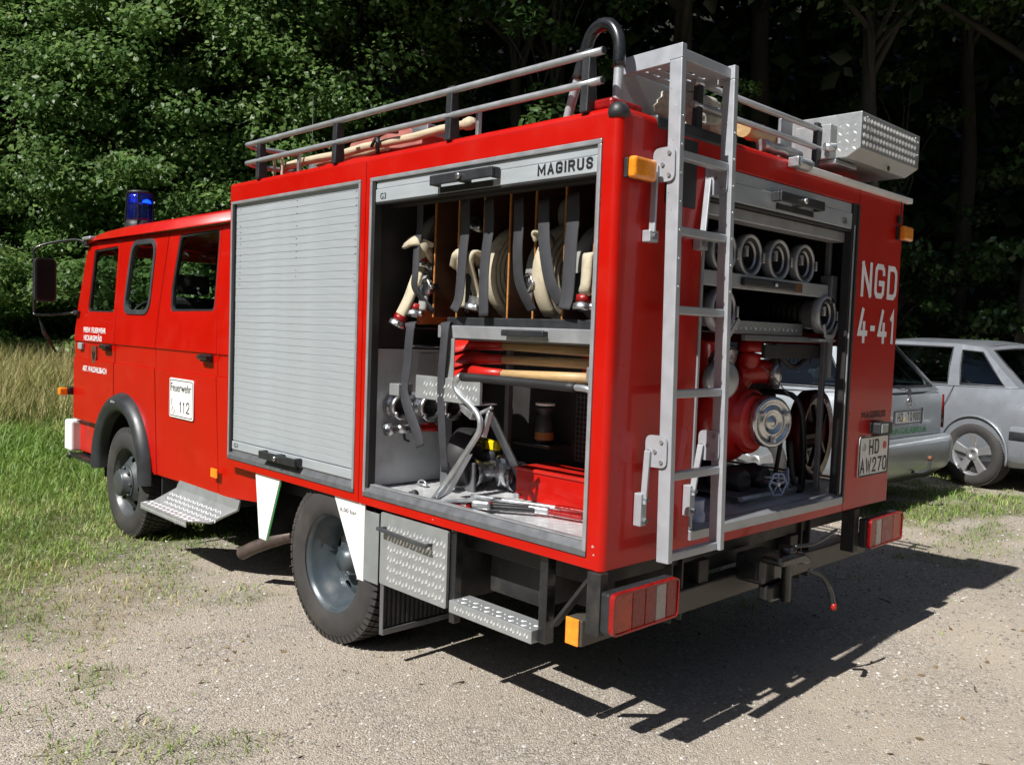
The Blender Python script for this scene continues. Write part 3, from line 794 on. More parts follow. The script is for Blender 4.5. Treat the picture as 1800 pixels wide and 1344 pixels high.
# unseen leaf ring added behind and beside the camera to cut sky light
n = 60000
a_ = rad(112) + rng.random(n) * rad(222); r_ = 24 + 7 * rng.random(n)
X_ = -2 + r_ * np.cos(a_); Y_ = r_ * np.sin(a_); P = np.stack([X_, Y_, gh(X_, Y_) + rng.random(n) * (11 + 2 * np.sin(a_ * 9))], 1)
o = leaf_mesh('added_leaf_ring', P, np.stack([-np.cos(a_), -np.sin(a_), 0 * a_], 1), .6, LEAFD, None)
tag(o, 'unseen leaf ring added on the side of the camera to cut sky light', 'wood', kind='stuff')

# ------------------------------------------------------------ fire engine
FE = empty('fire_engine', (0, 0, 0), 'red fire engine with open roller shutters and a ladder up its back', 'fire engine')
W, LB, ZT, ZB = 2.29, 2.738, 2.275, 0.718
mL = lambda a, b, t: Vector((t, a, b))            # left side: a = y, b = z
mR = lambda a, b, t: Vector((a, t, b))            # rear side: a = x, b = z
def rect(a0, b0, a1, b1): return [(a0, b0), (a1, b0), (a1, b1), (a0, b1)]
AXL, AZ = (0, -1, 0), (0, 0, 1)
R_ = 0.028
G3 = (0.068, 0.757, 1.403, 2.172); G1 = (1.476, 0.757, 2.722, 2.172); GR = (0.502, 0.757, 1.768, 2.165)
p = MB()
p.plate(rect(R_, ZB, 1.438, ZT - R_), [rect(*G3)], mL, 0, .035)
p.build('side_panel', RED, FE, .0025)
p = MB(); p.plate(rect(1.4415, ZB, LB, ZT - R_), [rect(*G1)], mL, 0, .035)
p.build('side_panel', RED, FE, .0025)
p = MB(); p.plate(rect(R_, ZB, 1.772, ZT - R_), [rect(*GR)], mR, 0, .035); p.build('rear_panel', RED, FE, .0025)
p = MB(); p.plate(rect(1.7755, ZB, W - R_, ZT - R_), [], mR, 0, .035); p.build('rear_panel', RED, FE, .0025)
p = MB(); p.plate(rect(.037, .79, LB, ZT - R_), [rect(.12, .80, 1.3, 1.50)], lambda a, b, t: Vector((W - t, a, b)), 0, .03); p.build('side_panel', RED, FE, .0025)
bx('front_panel', (.037, LB - .03, ZB), (W - .032, LB - .002, ZT - R_), RED, FE)
def quarter(n=6): return [(R_ - R_ * math.cos(rad(90 * i / n)), R_ - R_ * math.sin(rad(90 * i / n))) for i in range(n + 1)]
q = quarter()
p = MB(); p.prism(q + [(R_ + .012, .002), (R_ + .012, .012), (.012, R_ + .012), (.002, R_ + .012)], lambda a, b: Vector((a, b, ZB)), lambda a, b: Vector((a, b, ZT - R_))); p.build('corner_post', RED, FE)
p = MB(); p.prism([(W - a, b) for a, b in q] + [(W - R_ - .012, .002), (W - R_ - .012, .012), (W - .012, R_ + .012), (W - .002, R_ + .012)], lambda a, b: Vector((a, b, ZB)), lambda a, b: Vector((a, b, ZT - R_))); p.build('corner_post', RED, FE)
# roof with rolled edges
prof = [(0.0, ZT - R_)] + [(R_ - R_ * math.cos(rad(15 * i)), ZT - R_ + R_ * math.sin(rad(15 * i))) for i in range(1, 7)]
full = prof + [(W - a, b) for a, b in reversed(prof)]
p = MB(); p.prism(full, lambda a, b: Vector((a, R_, b)), lambda a, b: Vector((a, LB, b)))
p.build('roof', RED, FE)
p = MB(); p.prism([(0, ZT - R_)] + [(R_ - R_ * math.cos(rad(15 * i)), ZT - R_ + R_ * math.sin(rad(15 * i))) for i in range(1, 7)] + [(R_, ZT - R_)], lambda a, b: Vector((R_, a, b)), lambda a, b: Vector((W - R_, a, b)))
p.build('roof_edge', RED, FE)
for x_ in (R_ + .001, W - R_ - .001):
    MB().lathe([(.0001, .036), (.02, .033), (.033, .02), (.038, .0), (.034, -.018), (.0001, -.02)], (x_, R_ + .001, ZT - .022), 'z', 14).build('corner_cap', BLACKM, FE)
# black strip along the roof edge above the ladder
p = MB(); p.box((.20, -.004, ZT - .045), (.66, .05, ZT + .006)); p.build('roof_pad', BLACKM, FE, .012)
bx('adhesive_pad', (.262, -.004, 1.985), (.445, .001, 2.225), INTER, FE, .001)
# floor, inner walls
dk = bx('deck', (.037, .037, .73), (W - .035, LB - .04, .786), DECK, FE)
bx('underframe', (.12, .12, .62), (W - .12, LB - .05, .715), CHASSIS, FE)
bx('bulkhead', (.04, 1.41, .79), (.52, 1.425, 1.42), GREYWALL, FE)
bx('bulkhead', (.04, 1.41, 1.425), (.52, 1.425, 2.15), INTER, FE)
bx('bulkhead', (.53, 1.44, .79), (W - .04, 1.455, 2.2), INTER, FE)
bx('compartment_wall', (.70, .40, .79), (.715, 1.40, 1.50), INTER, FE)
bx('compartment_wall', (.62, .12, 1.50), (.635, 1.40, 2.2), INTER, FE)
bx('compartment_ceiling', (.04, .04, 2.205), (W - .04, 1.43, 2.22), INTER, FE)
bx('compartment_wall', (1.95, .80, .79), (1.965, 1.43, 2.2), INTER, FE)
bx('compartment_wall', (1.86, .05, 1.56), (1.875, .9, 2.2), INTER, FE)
# perforated black panel at the back of the left locker
p = MB()
for i in range(16):
    p.bar((.69, .42 + i * .022, .95), (.69, .42 + i * .022, 1.25), .003, .003, (1, 0, 0))
for i in range(14):
    p.bar((.687, .42, .95 + i * .022), (.687, .75, .95 + i * .022), .003, .003, (1, 0, 0))
p.build('wire_mesh', ALUD, FE, kind='stuff')
# instrument label and fittings on the grey bulkhead
bx('notice_plate', (.30, 1.404, 1.30), (.40, 1.409, 1.40), GREYW, FE, .001)

# door frames left
def frame(name, y0, z0, y1, z1, w_, mat, x0=-.006, x1=.03, skip=''):
    for nm, a, b in (('b', (x0, y0, z0), (x1, y1, z0 + w_)), ('t', (x0, y0, z1 - w_), (x1, y1, z1)),
                     ('l', (x0, y1 - w_, z0 + w_ + .0005), (x1, y1, z1 - w_ - .0005)), ('r', (x0, y0, z0 + w_ + .0005), (x1, y0 + w_, z1 - w_ - .0005))):
        if nm in skip: continue
        bx(name, a, b, mat, FE, .003)
frame('shutter_frame', G3[0] + .001, G3[1] + .001, G3[2] - .001, G3[3] - .001, .017, ALU, skip='b')
frame('shutter_frame', G1[0] + .001, G1[1] + .001, G1[2] - .001, G1[3] - .001, .015, ALU, skip='b')
bx('shutter_seal', (-.001, G3[2] - .036, .80), (.04, G3[2] - .0185, 2.152), RUBBERB, FE)
bx('shutter_seal', (-.001, G1[2] - .032, .80), (.04, G1[2] - .0165, 2.152), RUBBERB, FE)
bx('shutter_seal', (.002, G3[0] + .019, .80), (.04, G3[0] + .023, 2.152), RUBBERB, FE)
for y0, y1 in ((G3[0] + .001, G3[2] - .001), (G1[0] + .001, G1[2] - .001)):
    p = MB(); p.prism([(-.006, .758), (.036, .758), (.036, .806), (.014, .806), (-.004, .780)], lambda a, b: Vector((a, y0, b)), lambda a, b: Vector((a, y1, b))); p.build('door_sill', ALUD, FE, .002)
    p = MB(); p.box((.012, y0 + .02, .8065), (.04, y1 - .02, .812)); p.build('sill_strip', ALU, FE, .002)
# closed shutter G1, slat by slat
y0, y1 = 1.494, 2.688
pitch = .0363; zz = .862
sl = MB(); sl.prism([(.022, .0002), (.0146, .0004), (.0134, .0018), (.0132, pitch * .3), (.0132, pitch * .7), (.0134, pitch - .0018), (.0146, pitch - .0004), (.022, pitch - .0002)], lambda a, b: Vector((a, y0, b)), lambda a, b: Vector((a, y1, b)))
s0 = sl.build('slat', SLAT, FE)
k = 0
while zz < 2.15:
    o = s0 if k == 0 else s0.copy()
    if k: COL.objects.link(o); o.parent = FE
    o.location = (random.uniform(-.0006, .0006), 0, zz); zz += pitch; k += 1
bx('shutter_backing', (.0225, y0, .80), (.03, y1, 2.2), ALUD, FE)
bx('shutter_end_bar', (.006, y0, .813), (.024, y1, .858), SLAT, FE, .003)
# rivet rows on the shutter
p = MB()
for yy in (2.64, 2.05, 1.53):
    for j in range(14):
        zc = 1.72 + j * pitch * .86
        if random.random() < .7: p.box((.0115, yy - .004, zc), (.013, yy + .004, zc + .003))
p.build('slat_clip', BLACKM, FE, kind='stuff')
def handle(c, ax, out, wd=.37, flip=1):
    """shutter handle: bridge of black plastic with lock; ax along, out outward"""
    c = Vector(c); ax = Vector(ax); out = Vector(out); up = Vector((0, 0, 1))
    def B(a0, a1, o0, o1, z0, z1, mb):
        vs = [c + ax * a + out * o + up * z for a, o, z in ((a0, o0, z0), (a1, o0, z0), (a1, o1, z0), (a0, o1, z0), (a0, o0, z1), (a1, o0, z1), (a1, o1, z1), (a0, o1, z1))]
        mb.raw(vs, ((0, 3, 2, 1), (4, 5, 6, 7), (0, 1, 5, 4), (1, 2, 6, 5), (2, 3, 7, 6), (3, 0, 4, 7)))
    m = MB(); h = wd / 2
    B(-h, h, .034, .046, -.02, .02, m)
    for a in (-h, -.02, h - .02): B(a, a + (.04 if a == -.02 else .02), .0, .0335, -.02, .02, m)
    b = m.build('shutter_handle', BLACKM, FE, .004)
    m = MB(); B(-h * .78, h * .9, .0, .004, -.045, -.0205, m); m.build('handle_plate', BLACKM, b, .001)
    Mq = Matrix.Rotation(math.atan2(out.y, out.x), 3, 'Z').to_4x4()
    MB().lathe([(.012, 0), (.012, .012), (.008, .014), (.0001, .014)], tuple(c + out * .046), 'x', 12, M=Mq).build('lock', CHROME, b)
handle((.004, 2.118, .835), (0, 1, 0), (-1, 0, 0), .36)
# open shutter G3: only its end bar hangs at the top
bx('shutter_end_bar', (.002, G3[0] + .024, 2.062), (.026, G3[2] - .037, 2.118), SLAT, FE, .003)
bx('slat', (.006, G3[0] + .024, 2.1195), (.024, G3[2] - .037, 2.153), SLAT, FE, .004)
bx('shutter_lip', (.004, G3[0] + .024, 2.052), (.030, G3[2] - .037, 2.061), RUBBERB, FE)
handle((.001, .748, 2.108), (0, 1, 0), (-1, 0, 0), .37)
strokes('lettering', 'MAGIRUS', (.0012, .370, 2.076), AXL, AZ, .262, .040, .0085, INK, FE, .30)
text('lettering', 'G3', (.001, 1.330, 2.073), AXL, AZ, .042, .026, INK, FE)
text('lettering', 'G1', (.005, 2.66, .826), AXL, AZ, .042, .024, INK, FE)

# rear opening
frame_args = GR
bx('shutter_frame', (GR[0] + .001, -.006, .80), (GR[0] + .016, .03, GR[3] - .001), ALU, FE)
bx('shutter_seal', (GR[2] - .062, -.004, .80), (GR[2] - .02, .04, GR[3] - .001), RUBBERB, FE)
bx('shutter_frame', (GR[2] - .019, -.010, .76), (GR[2] - .001, .03, GR[3] - .001), BLACKM, FE)
bx('shutter_track', (GR[2] - .052, -.010, .81), (GR[2] - .042, -.0045, GR[3] - .1), ALU, FE)
p = MB(); p.prism([(-.012, .758), (.036, .758), (.036, .808), (.016, .808), (-.010, .792)], lambda a, b: Vector((GR[0], a, b)), lambda a, b: Vector((GR[2] - .02, a, b))); p.build('door_sill', ALU, FE, .002)
bx('slat', (GR[0] + .017, .004, 2.1195), (GR[2] - .064, .024, 2.163), SLAT, FE, .004)
bx('shutter_end_bar', (GR[0] + .017, -.001, 2.045), (GR[2] - .064, .024, 2.118), SLAT, FE, .003)
bx('shutter_lip', (GR[0] + .017, .001, 2.033), (GR[2] - .064, .03, 2.044), RUBBERB, FE)
bx('light_box', (GR[0] + .017, .03, 1.985), (GR[2] - .064, .10, 2.032), ALU, FE, .004)
handle((1.16, -.002, 2.10), (1, 0, 0), (0, -1, 0), .37)
text('lettering', 'GR', (1.605, -.003, 2.062), (1, 0, 0), AZ, .045, .026, INK, FE)
def mk_letters(s, x0, z0, w_, h_, bold):
    strokes('lettering', s, (x0, -.0015, z0), (1, 0, 0), AZ, w_, h_, .027, LETTER, FE, .28)
mk_letters('NGD', 1.832, 1.742, .405, .168, .028)
mk_letters('4-41', 1.822, 1.522, .420, .168, .028)
strokes('lettering', 'MAGIRUS', (1.925, -.0015, 1.155), (1, 0, 0), AZ, .27, .034, .007, INK, FE, .32)
# number plate
pl = MB(); pl.plate(rr(1.905, .868, 2.238, 1.066, .014), [], mR, -.008, -.001); npl = pl.build('number_plate', PLATE, FE, .001)
pl = MB(); pl.plate(rr(1.905, .868, 2.238, 1.066, .014), [rr(1.912, .875, 2.231, 1.059, .009)], mR, -.0105, -.0082); pl.build('plate_rim', INK, npl)
strokes('lettering', 'HD', (2.012, -.0090, .974), (1, 0, 0), AZ, .110, .074, .0105, INK, npl, .35)
strokes('lettering', 'AW270', (1.922, -.0090, .884), (1, 0, 0), AZ, .300, .074, .0105, INK, npl, .28)
for xx, mt in ((1.957, GREYW), (2.190, REDDULL)):
    MB().lathe([(.019, 0), (.019, .002), (.0001, .002)], (xx, -.0105, 1.012), 'y', 16).build('seal_sticker', mt, npl)
p = MB(); p.plate(rr(2.02, 1.075, 2.16, 1.135, .012), [], mR, -.055, -.001); p.build('plate_lamp', BLACKM, FE, .006)
bx('lamp_lens', (2.028, -.060, 1.085), (2.10, -.0565, 1.128), GREYW, FE, .004)
# amber side markers
for x0, x1, z0, z1 in ((.025, .150, 2.035, 2.108), (2.185, 2.29, 2.04, 2.112)):
    b = bx('marker_base', (x0 + .004, -.018, z0 + .004), (x1 - .004, -.001, z1 - .004), BLACKM, FE, .003)
    p = MB(); p.box((x0, -.052, z0), (x1, -.0185, z1)); p.build('marker_lens', AMBER, b, .012, 3)
bx('amber_reflector', (.022, 2.905, .612), (.032, 2.985, .666), AMBER, FE, .003)
# tail lamps
def tail(x0, x1, z0, z1, order):
    b = bx('tail_lamp', (x0, -.045, z0), (x1, -.001, z1), BLACKM, FE, .010)
    w_ = x1 - x0; xs = x0 + .006
    for fr, mt in order:
        e_ = xs + fr * (w_ - .012)
        p = MB(); p.box((xs, -.062, z0 + .006), (e_ - .0012, -.0455, z1 - .006)); p.build('lamp_lens', mt, b, .004)
        xs = e_
    p = MB(); p.plate(rr(x0, z0, x1, z1, .02), [rr(x0 + .007, z0 + .007, x1 - .007, z1 - .007, .014)], mR, -.0665, -.0455); p.build('lamp_rim', REDL, b)
    return b
tail(-.004, .368, .512, .656, ((.28, ORANGEL), (.20, REDL), (.17, REDL), (.17, CLEARL), (.18, REDL)))
tail(1.955, 2.335, .520, .664, ((.18, REDL), (.17, CLEARL), (.37, REDL), (.28, ORANGEL)))
bx('lamp_bracket', (-.012, -.010, .50), (.03, .05, .715), CHASSIS, FE)
bx('lamp_bracket', (1.90, -.008, .50), (1.95, .06, .715), CHASSIS, FE)
# underrun bar
bx('underrun_bar', (.018, .09, .43), (2.26, .165, .525), pm('ground_lit_black_paint', (.055, .05, .042), .45, var=.3, dirt=(.13, .115, .09), dirt_amt=.6), FE, .006)  # brown ground reflection put into the bar's base colour
bx('bar_end_reflector', (.008, .098, .432), (.0165, .158, .528), AMBER, FE, .003)
for xx in (.55, .62, 1.58, 1.66):
    bx('bar_hanger', (xx, .10, .40), (xx + .012, .42, .716), CHASSIS, FE)
bx('hitch_plate', (.62, .172, .535), (1.57, .182, .712), CHASSIS, FE)
for xx in (.74, 1.48):
    bx('chassis_rail', (xx, .10, .50), (xx + .07, 5.2, .62), CHASSIS, FE, .004)
# tow hitch
h = MB(); h.box((1.0, -.04, .50), (1.20, .10, .62)); hb = h.build('tow_hitch', BLACK, FE, .02, 3)
MB().prism([(.98, .635), (1.18, .635), (1.25, .60), (1.22, .58), (.99, .60)], lambda a, b: Vector((a, -.13, b)), lambda a, b: Vector((a, -.03, b))).build('hitch_jaw', BLACK, hb, .012)
MB().lathe([(.022, -.17), (.022, .02), (.035, .03), (.035, .06), (.0001, .065)], (1.12, -.08, .60), 'z', 12).build('hitch_pin', BLACK, hb)
p = MB(); p.box((1.03, -.06, .43), (1.18, .0, .50)); p.build('hitch_block', BLACK, hb, .01)
p = MB(); p.tube(smooth_path([(1.20, -.14, .56), (1.26, -.17, .53), (1.30, -.19, .46), (1.31, -.20, .40)], 5), .012, 8); p.build('hitch_lever', BLACK, hb)
p = MB(); p.tube([(1.31, -.20, .412), (1.312, -.202, .385)], .013, 8); p.build('lever_tip', REDDULL, hb)
p = MB(); p.tube(smooth_path([(1.10, -.12, .67), (1.20, -.16, .68), (1.34, -.18, .72)], 5), .008, 8); p.build('hitch_lever', BLACK, hb)
MB().lathe([(.035, 0), (.035, .03), (.0001, .03)], (.76, .165, .655), 'y', 14).build('socket_cap', YELLOW, FE)
MB().lathe([(.028, 0), (.028, .05), (.0001, .05)], (.90, .12, .665), 'y', 14).build('air_coupling', REDDULL, FE)

# ------------------------------------------------------------ checker relief
def lugs(name, mp, a0, a1, b0, b1, pitch, size, ht, mat, parent, mode='cross', chk=None):
    """raised lugs of a checker plate; mp(a, b, h)"""
    m = MB(); vs = []; fs = []
    na = int((a1 - a0) / pitch); nb = int((b1 - b0) / pitch)
    for i in range(na):
        for j in range(nb):
            ca = a0 + (i + .5) * pitch + (pitch * .25 if False else 0); cb = b0 + (j + .5) * pitch
            if chk and not chk(ca, cb): continue
            ds = [(1, 1)] if mode == 'cross' and (i + j) % 2 == 0 else [(1, -1)]
            if mode == 'pair': ds = [(1, -1)]
            for (ux, uy) in ds:
                u = Vector((ux, uy)).normalized() if mode != 'pair' else Vector((.55, -1)).normalized(); v = Vector((-u.y, u.x))
                offs = (-.26, .26) if mode == 'pair' else (0,)
                for of in offs:
                    c = Vector((ca, cb)) + Vector((1, .35 if mode == 'pair' else 0)) * (of * size)
                    L2, w2 = size * .5, size * .17 if mode != 'pair' else size * .15
                    k = len(vs)
                    for (s, t, hh) in ((-1, 0, 0), (0, -1, 0), (1, 0, 0), (0, 1, 0), (-.45, 0, 1), (.45, 0, 1)):
                        q_ = c + u * (s * L2) + v * (t * w2); vs.append(mp(q_.x, q_.y, hh * ht))
                    fs += [(k, k + 1, k + 5, k + 4), (k + 1, k + 2, k + 5), (k + 2, k + 3, k + 4, k + 5), (k + 3, k, k + 4)]
    return m.raw(vs, fs).build(name, LUGM if mat is CHECK else mat, parent, kind='stuff')

lugs('tread_relief', lambda a, b, h: Vector((b, a, .7862 + h)), .07, 1.39, .05, .72, .036, .024, .0016, DECK, dk, 'cross')
# drawer behind the rear wheel
d = MB(); d.plate(rr(.812, .385, 1.272, .705, .01), [], mL, .008, .022); dr = d.build('drawer_door', CHECK, FE, .002)
lugs('tread_relief', lambda a, b, h: Vector((.0078 - h, a, b)), .82, 1.262, .395, .70, .0450, .038, .0045, CHECK, dr, 'pair')
p = MB(); p.bar((-.028, 1.248, .640), (-.028, .90, .628), .016, .016, (1, 0, 0)); hh_ = p.build('drawer_handle', FLARE, dr, .004)
for yy, z_ in ((1.235, .639), (.915, .629)): bx('handle_mount', (-.02, yy - .008, z_ - .006), (.009, yy + .008, z_ + .006), BLACKM, hh_, .001)
bx('drawer_box', (.03, .83, .40), (.60, 1.255, .70), CHASSIS, FE)
bx('drawer_post', (.022, .775, .33), (.06, .808, .716), BLACK, FE)
# ribbed mud flap
p = MB(); p.box((.02, 1.262, .155), (.44, 1.272, .70)); mf = p.build('mud_flap', GRILL, FE, .002)
for i in range(15):
    xx = .045 + i * .026
    bx('flap_rib', (xx, 1.252, .185), (xx + .012, 1.2615, .60), GRILL, mf, .002, 1)
bx('flap_edge', (.018, 1.248, .152), (.442, 1.2615, .178), ALUD, mf, .002)
bx('flap_edge', (.016, 1.250, .152), (.021, 1.275, .66), ALUD, mf, .001)
# rear side step
p = MB(); p.box((.0, .315, .382), (.11, .783, .432)); st = p.build('side_step', CHECK, FE, .003)
lugs('tread_relief', lambda a, b, h: Vector((b, a, .432 + h)), .325, .775, .005, .105, .034, .024, .0025, CHECK, st, 'cross')
lugs('tread_relief', lambda a, b, h: Vector((-h - .0002, a, b)), .325, .775, .388, .428, .036, .026, .0025, CHECK, st, 'pair')
bx('step_post', (.03, .272, .385), (.075, .312, .716), BLACK, FE)
p = MB(); p.bar((.05, .25, .46), (.05, .06, .70), .012, .04, (1, 0, 0)); p.build('step_brace', CHASSIS, FE)
bx('locker_back', (.45, .30, .40), (.46, .80, .715), CHASSIS, FE)
bx('bracket_box', (.20, .45, .44), (.42, .76, .60), CHASSIS, FE, .01)
# mudguards
def guard(poly, x1, nm='mudguard'):
    p = MB(); p.prism(poly, lambda a, b: Vector((.012, a, b)), lambda a, b: Vector((.020, a, b))); g = p.build(nm, WHITE, FE, .0015)
    return g
g1 = guard([(2.424, .716), (2.165, .716), (2.300, .372), (2.372, .372)], .1)
p = MB(); p.bar((.021, 2.161, .716), (.021, 2.297, .37), .006, .004, (1, 0, 0)); p.build('guard_edge', GREEN, g1)
g2 = guard([(1.655, .716), (1.402, .716), (1.402, .362), (1.448, .362)], .1)
bx('guard_return', (.010, 1.288, .372), (.0165, 1.4005, .690), pm('shade_grey_panel', (.20, .215, .215), .55, var=.12, dirt=(.12, .115, .10), dirt_amt=.5), g2, .001)  # return panel greyed in its colour to stand for shade
text('lettering', '6,00 bar', (.0115, 1.60, .650), AXL, AZ, .135, .022, INK, g2)
bx('wheel_housing', (.36, 1.30, .55), (.72, 2.15, .71), CHASSIS, FE)
bx('guard_return', (.0205, 2.375, .372), (.5, 2.383, .716), CHASSIS, g1, .001)
# exhaust
p = MB(); p.tube(smooth_path([(.95, 1.95, .42), (.5, 2.25, .385), (.25, 2.42, .345), (.14, 2.62, .26), (.11, 2.75, .195)], 6), .037, 16, cap=False); ex = p.build('exhaust_pipe', EXH, FE)
p = MB(); p.tube(smooth_path([(.5, 2.25, .385), (.25, 2.42, .345), (.14, 2.62, .26), (.112, 2.742, .20)], 6), .033, 16, cap=False); p.build('pipe_bore', RUBBERB, ex)

# ------------------------------------------------------------ wheels
def make_wheel(front):
    R = .384; w_ = .215
    rimm = RIMF if front else RIM
    m = MB()
    if front:
        m.lathe([(.238, -.002), (.232, .012), (.222, .018), (.212, .055), (.205, .075)], n=40, axis='x', cap=False)
        root = m.build('wheel', rimm, FE)
        f = lambda r: .075 - .075 * min(1, max(0, (.205 - r) / .085))
        d = MB(); hl = []
        for i in range(8):
            t = 2 * PI * i / 8 + .2; hl.append([(.168 * math.cos(t) + .022 * math.cos(u) * math.cos(t) - .030 * math.sin(u) * math.sin(t), .168 * math.sin(t) + .022 * math.cos(u) * math.sin(t) + .030 * math.sin(u) * math.cos(t)) for u in [2 * PI * k / 12 for k in range(12)]])
        oc = [(.206 * math.cos(2 * PI * k / 48), .206 * math.sin(2 * PI * k / 48)) for k in range(48)]
        ic = [(.12 * math.cos(2 * PI * k / 32), .12 * math.sin(2 * PI * k / 32)) for k in range(32)]
        d.plate(oc, hl + [ic], lambda a, b, t: Vector((f(math.hypot(a, b)) + t, a, b)), 0, .006); d.build('wheel_disc', rimm, root)
        MB().lathe([(.125, .004), (.118, -.006), (.092, -.008), (.088, -.052), (.078, -.060), (.0001, -.062)], n=28, axis='x').build('hub', rimm, root)
        hubr, hx = .105, -.006
    else:
        m.lathe([(.240, -.002), (.240, .006), (.228, .014), (.218, .030), (.212, .075), (.200, .085), (.196, .150), (.185, .165)], n=48, axis='x', cap=False)
        root = m.build('wheel', rimm, FE)
        f = lambda r: .165 - .03 * min(1, max(0, (.185 - r) / .05)) * 0 + .0
        d = MB(); hl = []
        for i in range(8):
            t = 2 * PI * i / 8 + .35; hl.append([(.150 * math.cos(t) + .020 * math.cos(u) * math.cos(t) - .027 * math.sin(u) * math.sin(t), .150 * math.sin(t) + .020 * math.cos(u) * math.sin(t) + .027 * math.sin(u) * math.cos(t)) for u in [2 * PI * k / 12 for k in range(12)]])
        oc = [(.187 * math.cos(2 * PI * k / 48), .187 * math.sin(2 * PI * k / 48)) for k in range(48)]
        ic = [(.085 * math.cos(2 * PI * k / 32), .085 * math.sin(2 * PI * k / 32)) for k in range(32)]
        d.plate(oc, hl + [ic], lambda a, b, t: Vector((.158 + .022 * math.sin(max(0, min(1, (.187 - math.hypot(a, b)) / .1)) * PI) * -1 + t, a, b)), 0, .008); d.build('wheel_disc', rimm, root)
        MB().lathe([(.118, .155), (.112, .148), (.078, .142), (.072, .092), (.055, .080), (.05, .06), (.0001, .058)], n=28, axis='x').build('hub', rimm, root)
        hubr, hx = .098, .138
    nt_ = MB()
    for i in range(6 if not front else 8):
        t = 2 * PI * i / (6 if not front else 8)
        nt_.lathe([(.013, hx + .01), (.013, hx - .012), (.008, hx - .018), (.0001, hx - .018)], (0, hubr * math.cos(t), hubr * math.sin(t)), 'x', 6, smooth=False)
    nt_.build('wheel_nut', STEEL if not front else RIMF, root)
    MB().lathe([(.236, 0.0), (.247, -.006), (.262, -.012), (.30, -.016), (.335, -.012), (.352, -.002), (.366, .008), (.372, .020), (.3735, .10), (.372, w_ - .02), (.366, w_ - .008), (.33, w_ + .012), (.26, w_ + .008), (.236, w_)], n=64, axis='x', cap=False).build('tyre', RUBBER, root)
    tr = MB()
    nb = 62
    for i in range(nb):
        t0 = 2 * PI * i / nb
        for r_, (xa, xb, off, wd) in enumerate(((.004, .040, 0, .72), (.046, .082, .5, .74), (.087, .128, .1, .74), (.133, .169, .6, .74), (.175, .211, .1, .72))):
            t = t0 + off * 2 * PI / nb; dt = wd * PI / nb; sk = .35 * PI / nb
            ro = R if 0 < r_ < 4 else R - .002
            vs = []
            for rr_ in (.370, ro):
                for (xx, tt) in ((xa, t - dt - sk), (xb, t - dt + sk), (xb, t + dt + sk), (xa, t + dt - sk)):
                    vs.append((xx, rr_ * math.cos(tt), rr_ * math.sin(tt)))
            if r_ == 0:
                vs[0] = (-.004, .352 * math.cos(t - dt), .352 * math.sin(t - dt)); vs[3] = (-.004, .352 * math.cos(t + dt), .352 * math.sin(t + dt))
            tr.raw(vs, ((4, 5, 6, 7), (0, 1, 5, 4), (1, 2, 6, 5), (2, 3, 7, 6), (3, 0, 4, 7)))
    tr.build('tread', RUBBER, root, kind='stuff')
    return root
fw = make_wheel(True); fw.location = (.045, 4.33, .376)
rw = make_wheel(False); rw.location = (.030, 1.70, .380)
o = copy_tree(rw, FE); o.location = (.275, 1.70, .380)
o = copy_tree(rw, FE); o.location = (W - .03, 1.70, .380); o.rotation_euler = (0, 0, PI)
o = copy_tree(fw, FE); o.location = (W - .045, 4.33, .376); o.rotation_euler = (0, 0, PI)
p = MB(); p.tube([(.3, 1.70, .380), (W - .3, 1.70, .380)], .06, 12); p.build('rear_axle', CHASSIS, FE)
MB().lathe([(.0001, -.17), (.10, -.14), (.16, 0), (.10, .14), (.0001, .17)], (W / 2, 1.665, .40), 'x', 18).build('axle_housing', CHASSIS, FE)
p = MB(); p.tube([(.3, 4.33, .36), (W - .3, 4.33, .36)], .045, 12); p.build('front_axle', CHASSIS, FE)
bx('fuel_tank', (.55, 2.6, .42), (1.0, 3.3, .68), CHASSIS, FE, .04)
bx('gearbox', (.9, 3.4, .40), (1.4, 4.6, .75), CHASSIS, FE, .06)

# ------------------------------------------------------------ cab
cx = lambda z: .05 + max(0, z - 1.33) * .09 + max(0, .75 - z) * .04
mC = lambda a, b, t: Vector((cx(b) + t, a, b))
mCR = lambda a, b, t: Vector((W - cx(b) - t, a, b))
AC, AA, AB = (4.405, .44), .475, .54
def arch(t0, t1, a=AA, b=AB, n=18):
    return [(AC[0] + a * math.cos(rad(t0 + (t1 - t0) * i / n)), AC[1] + b * math.sin(rad(t0 + (t1 - t0) * i / n))) for i in range(n + 1)]
def arch_between(y0, y1, a=AA, b=AB, n=14):
    ys = [y0 + (y1 - y0) * i / n for i in range(n + 1)]
    return [(y, AC[1] + b * math.sqrt(max(0, 1 - ((y - AC[0]) / a) ** 2))) for y in ys]
ZB0, ZB1 = 1.195, 1.325
def cab_piece(name, up, lo, bandr, hole=None, lohole=None):
    p = MB()
    p.plate(up, [hole] if hole else [], mC, 0, .028)
    # the recessed waist band
    b0, b1, c0, c1 = bandr
    p.plate([(b0, ZB0), (b1, ZB0), (c1, ZB1), (c0, ZB1)], [], mC, .010, .030)
    p.plate(lo, [], mC, 0, .028)
    return p.build(name, RED, FE, .004, 2)
# front door
win1 = rpoly([(4.665, 1.553), (5.205, 1.553), (5.185, 2.02), (4.70, 2.03)], .03)
front_door = cab_piece('front_door',
    [(4.612, ZB1), (5.445, ZB1), (5.44, 1.55), (5.33, 2.085), (4.655, 2.085), (4.62, 1.55)],
    [(4.612, ZB0), (4.612, AC[1] + AB * math.sqrt(1 - ((4.612 - AC[0]) / AA) ** 2))] + arch_between(4.612, 4.82)[1:] + [(4.86, .72), (5.455, .72), (5.45, ZB0)],
    (4.612, 5.45, 4.612, 5.445), win1)
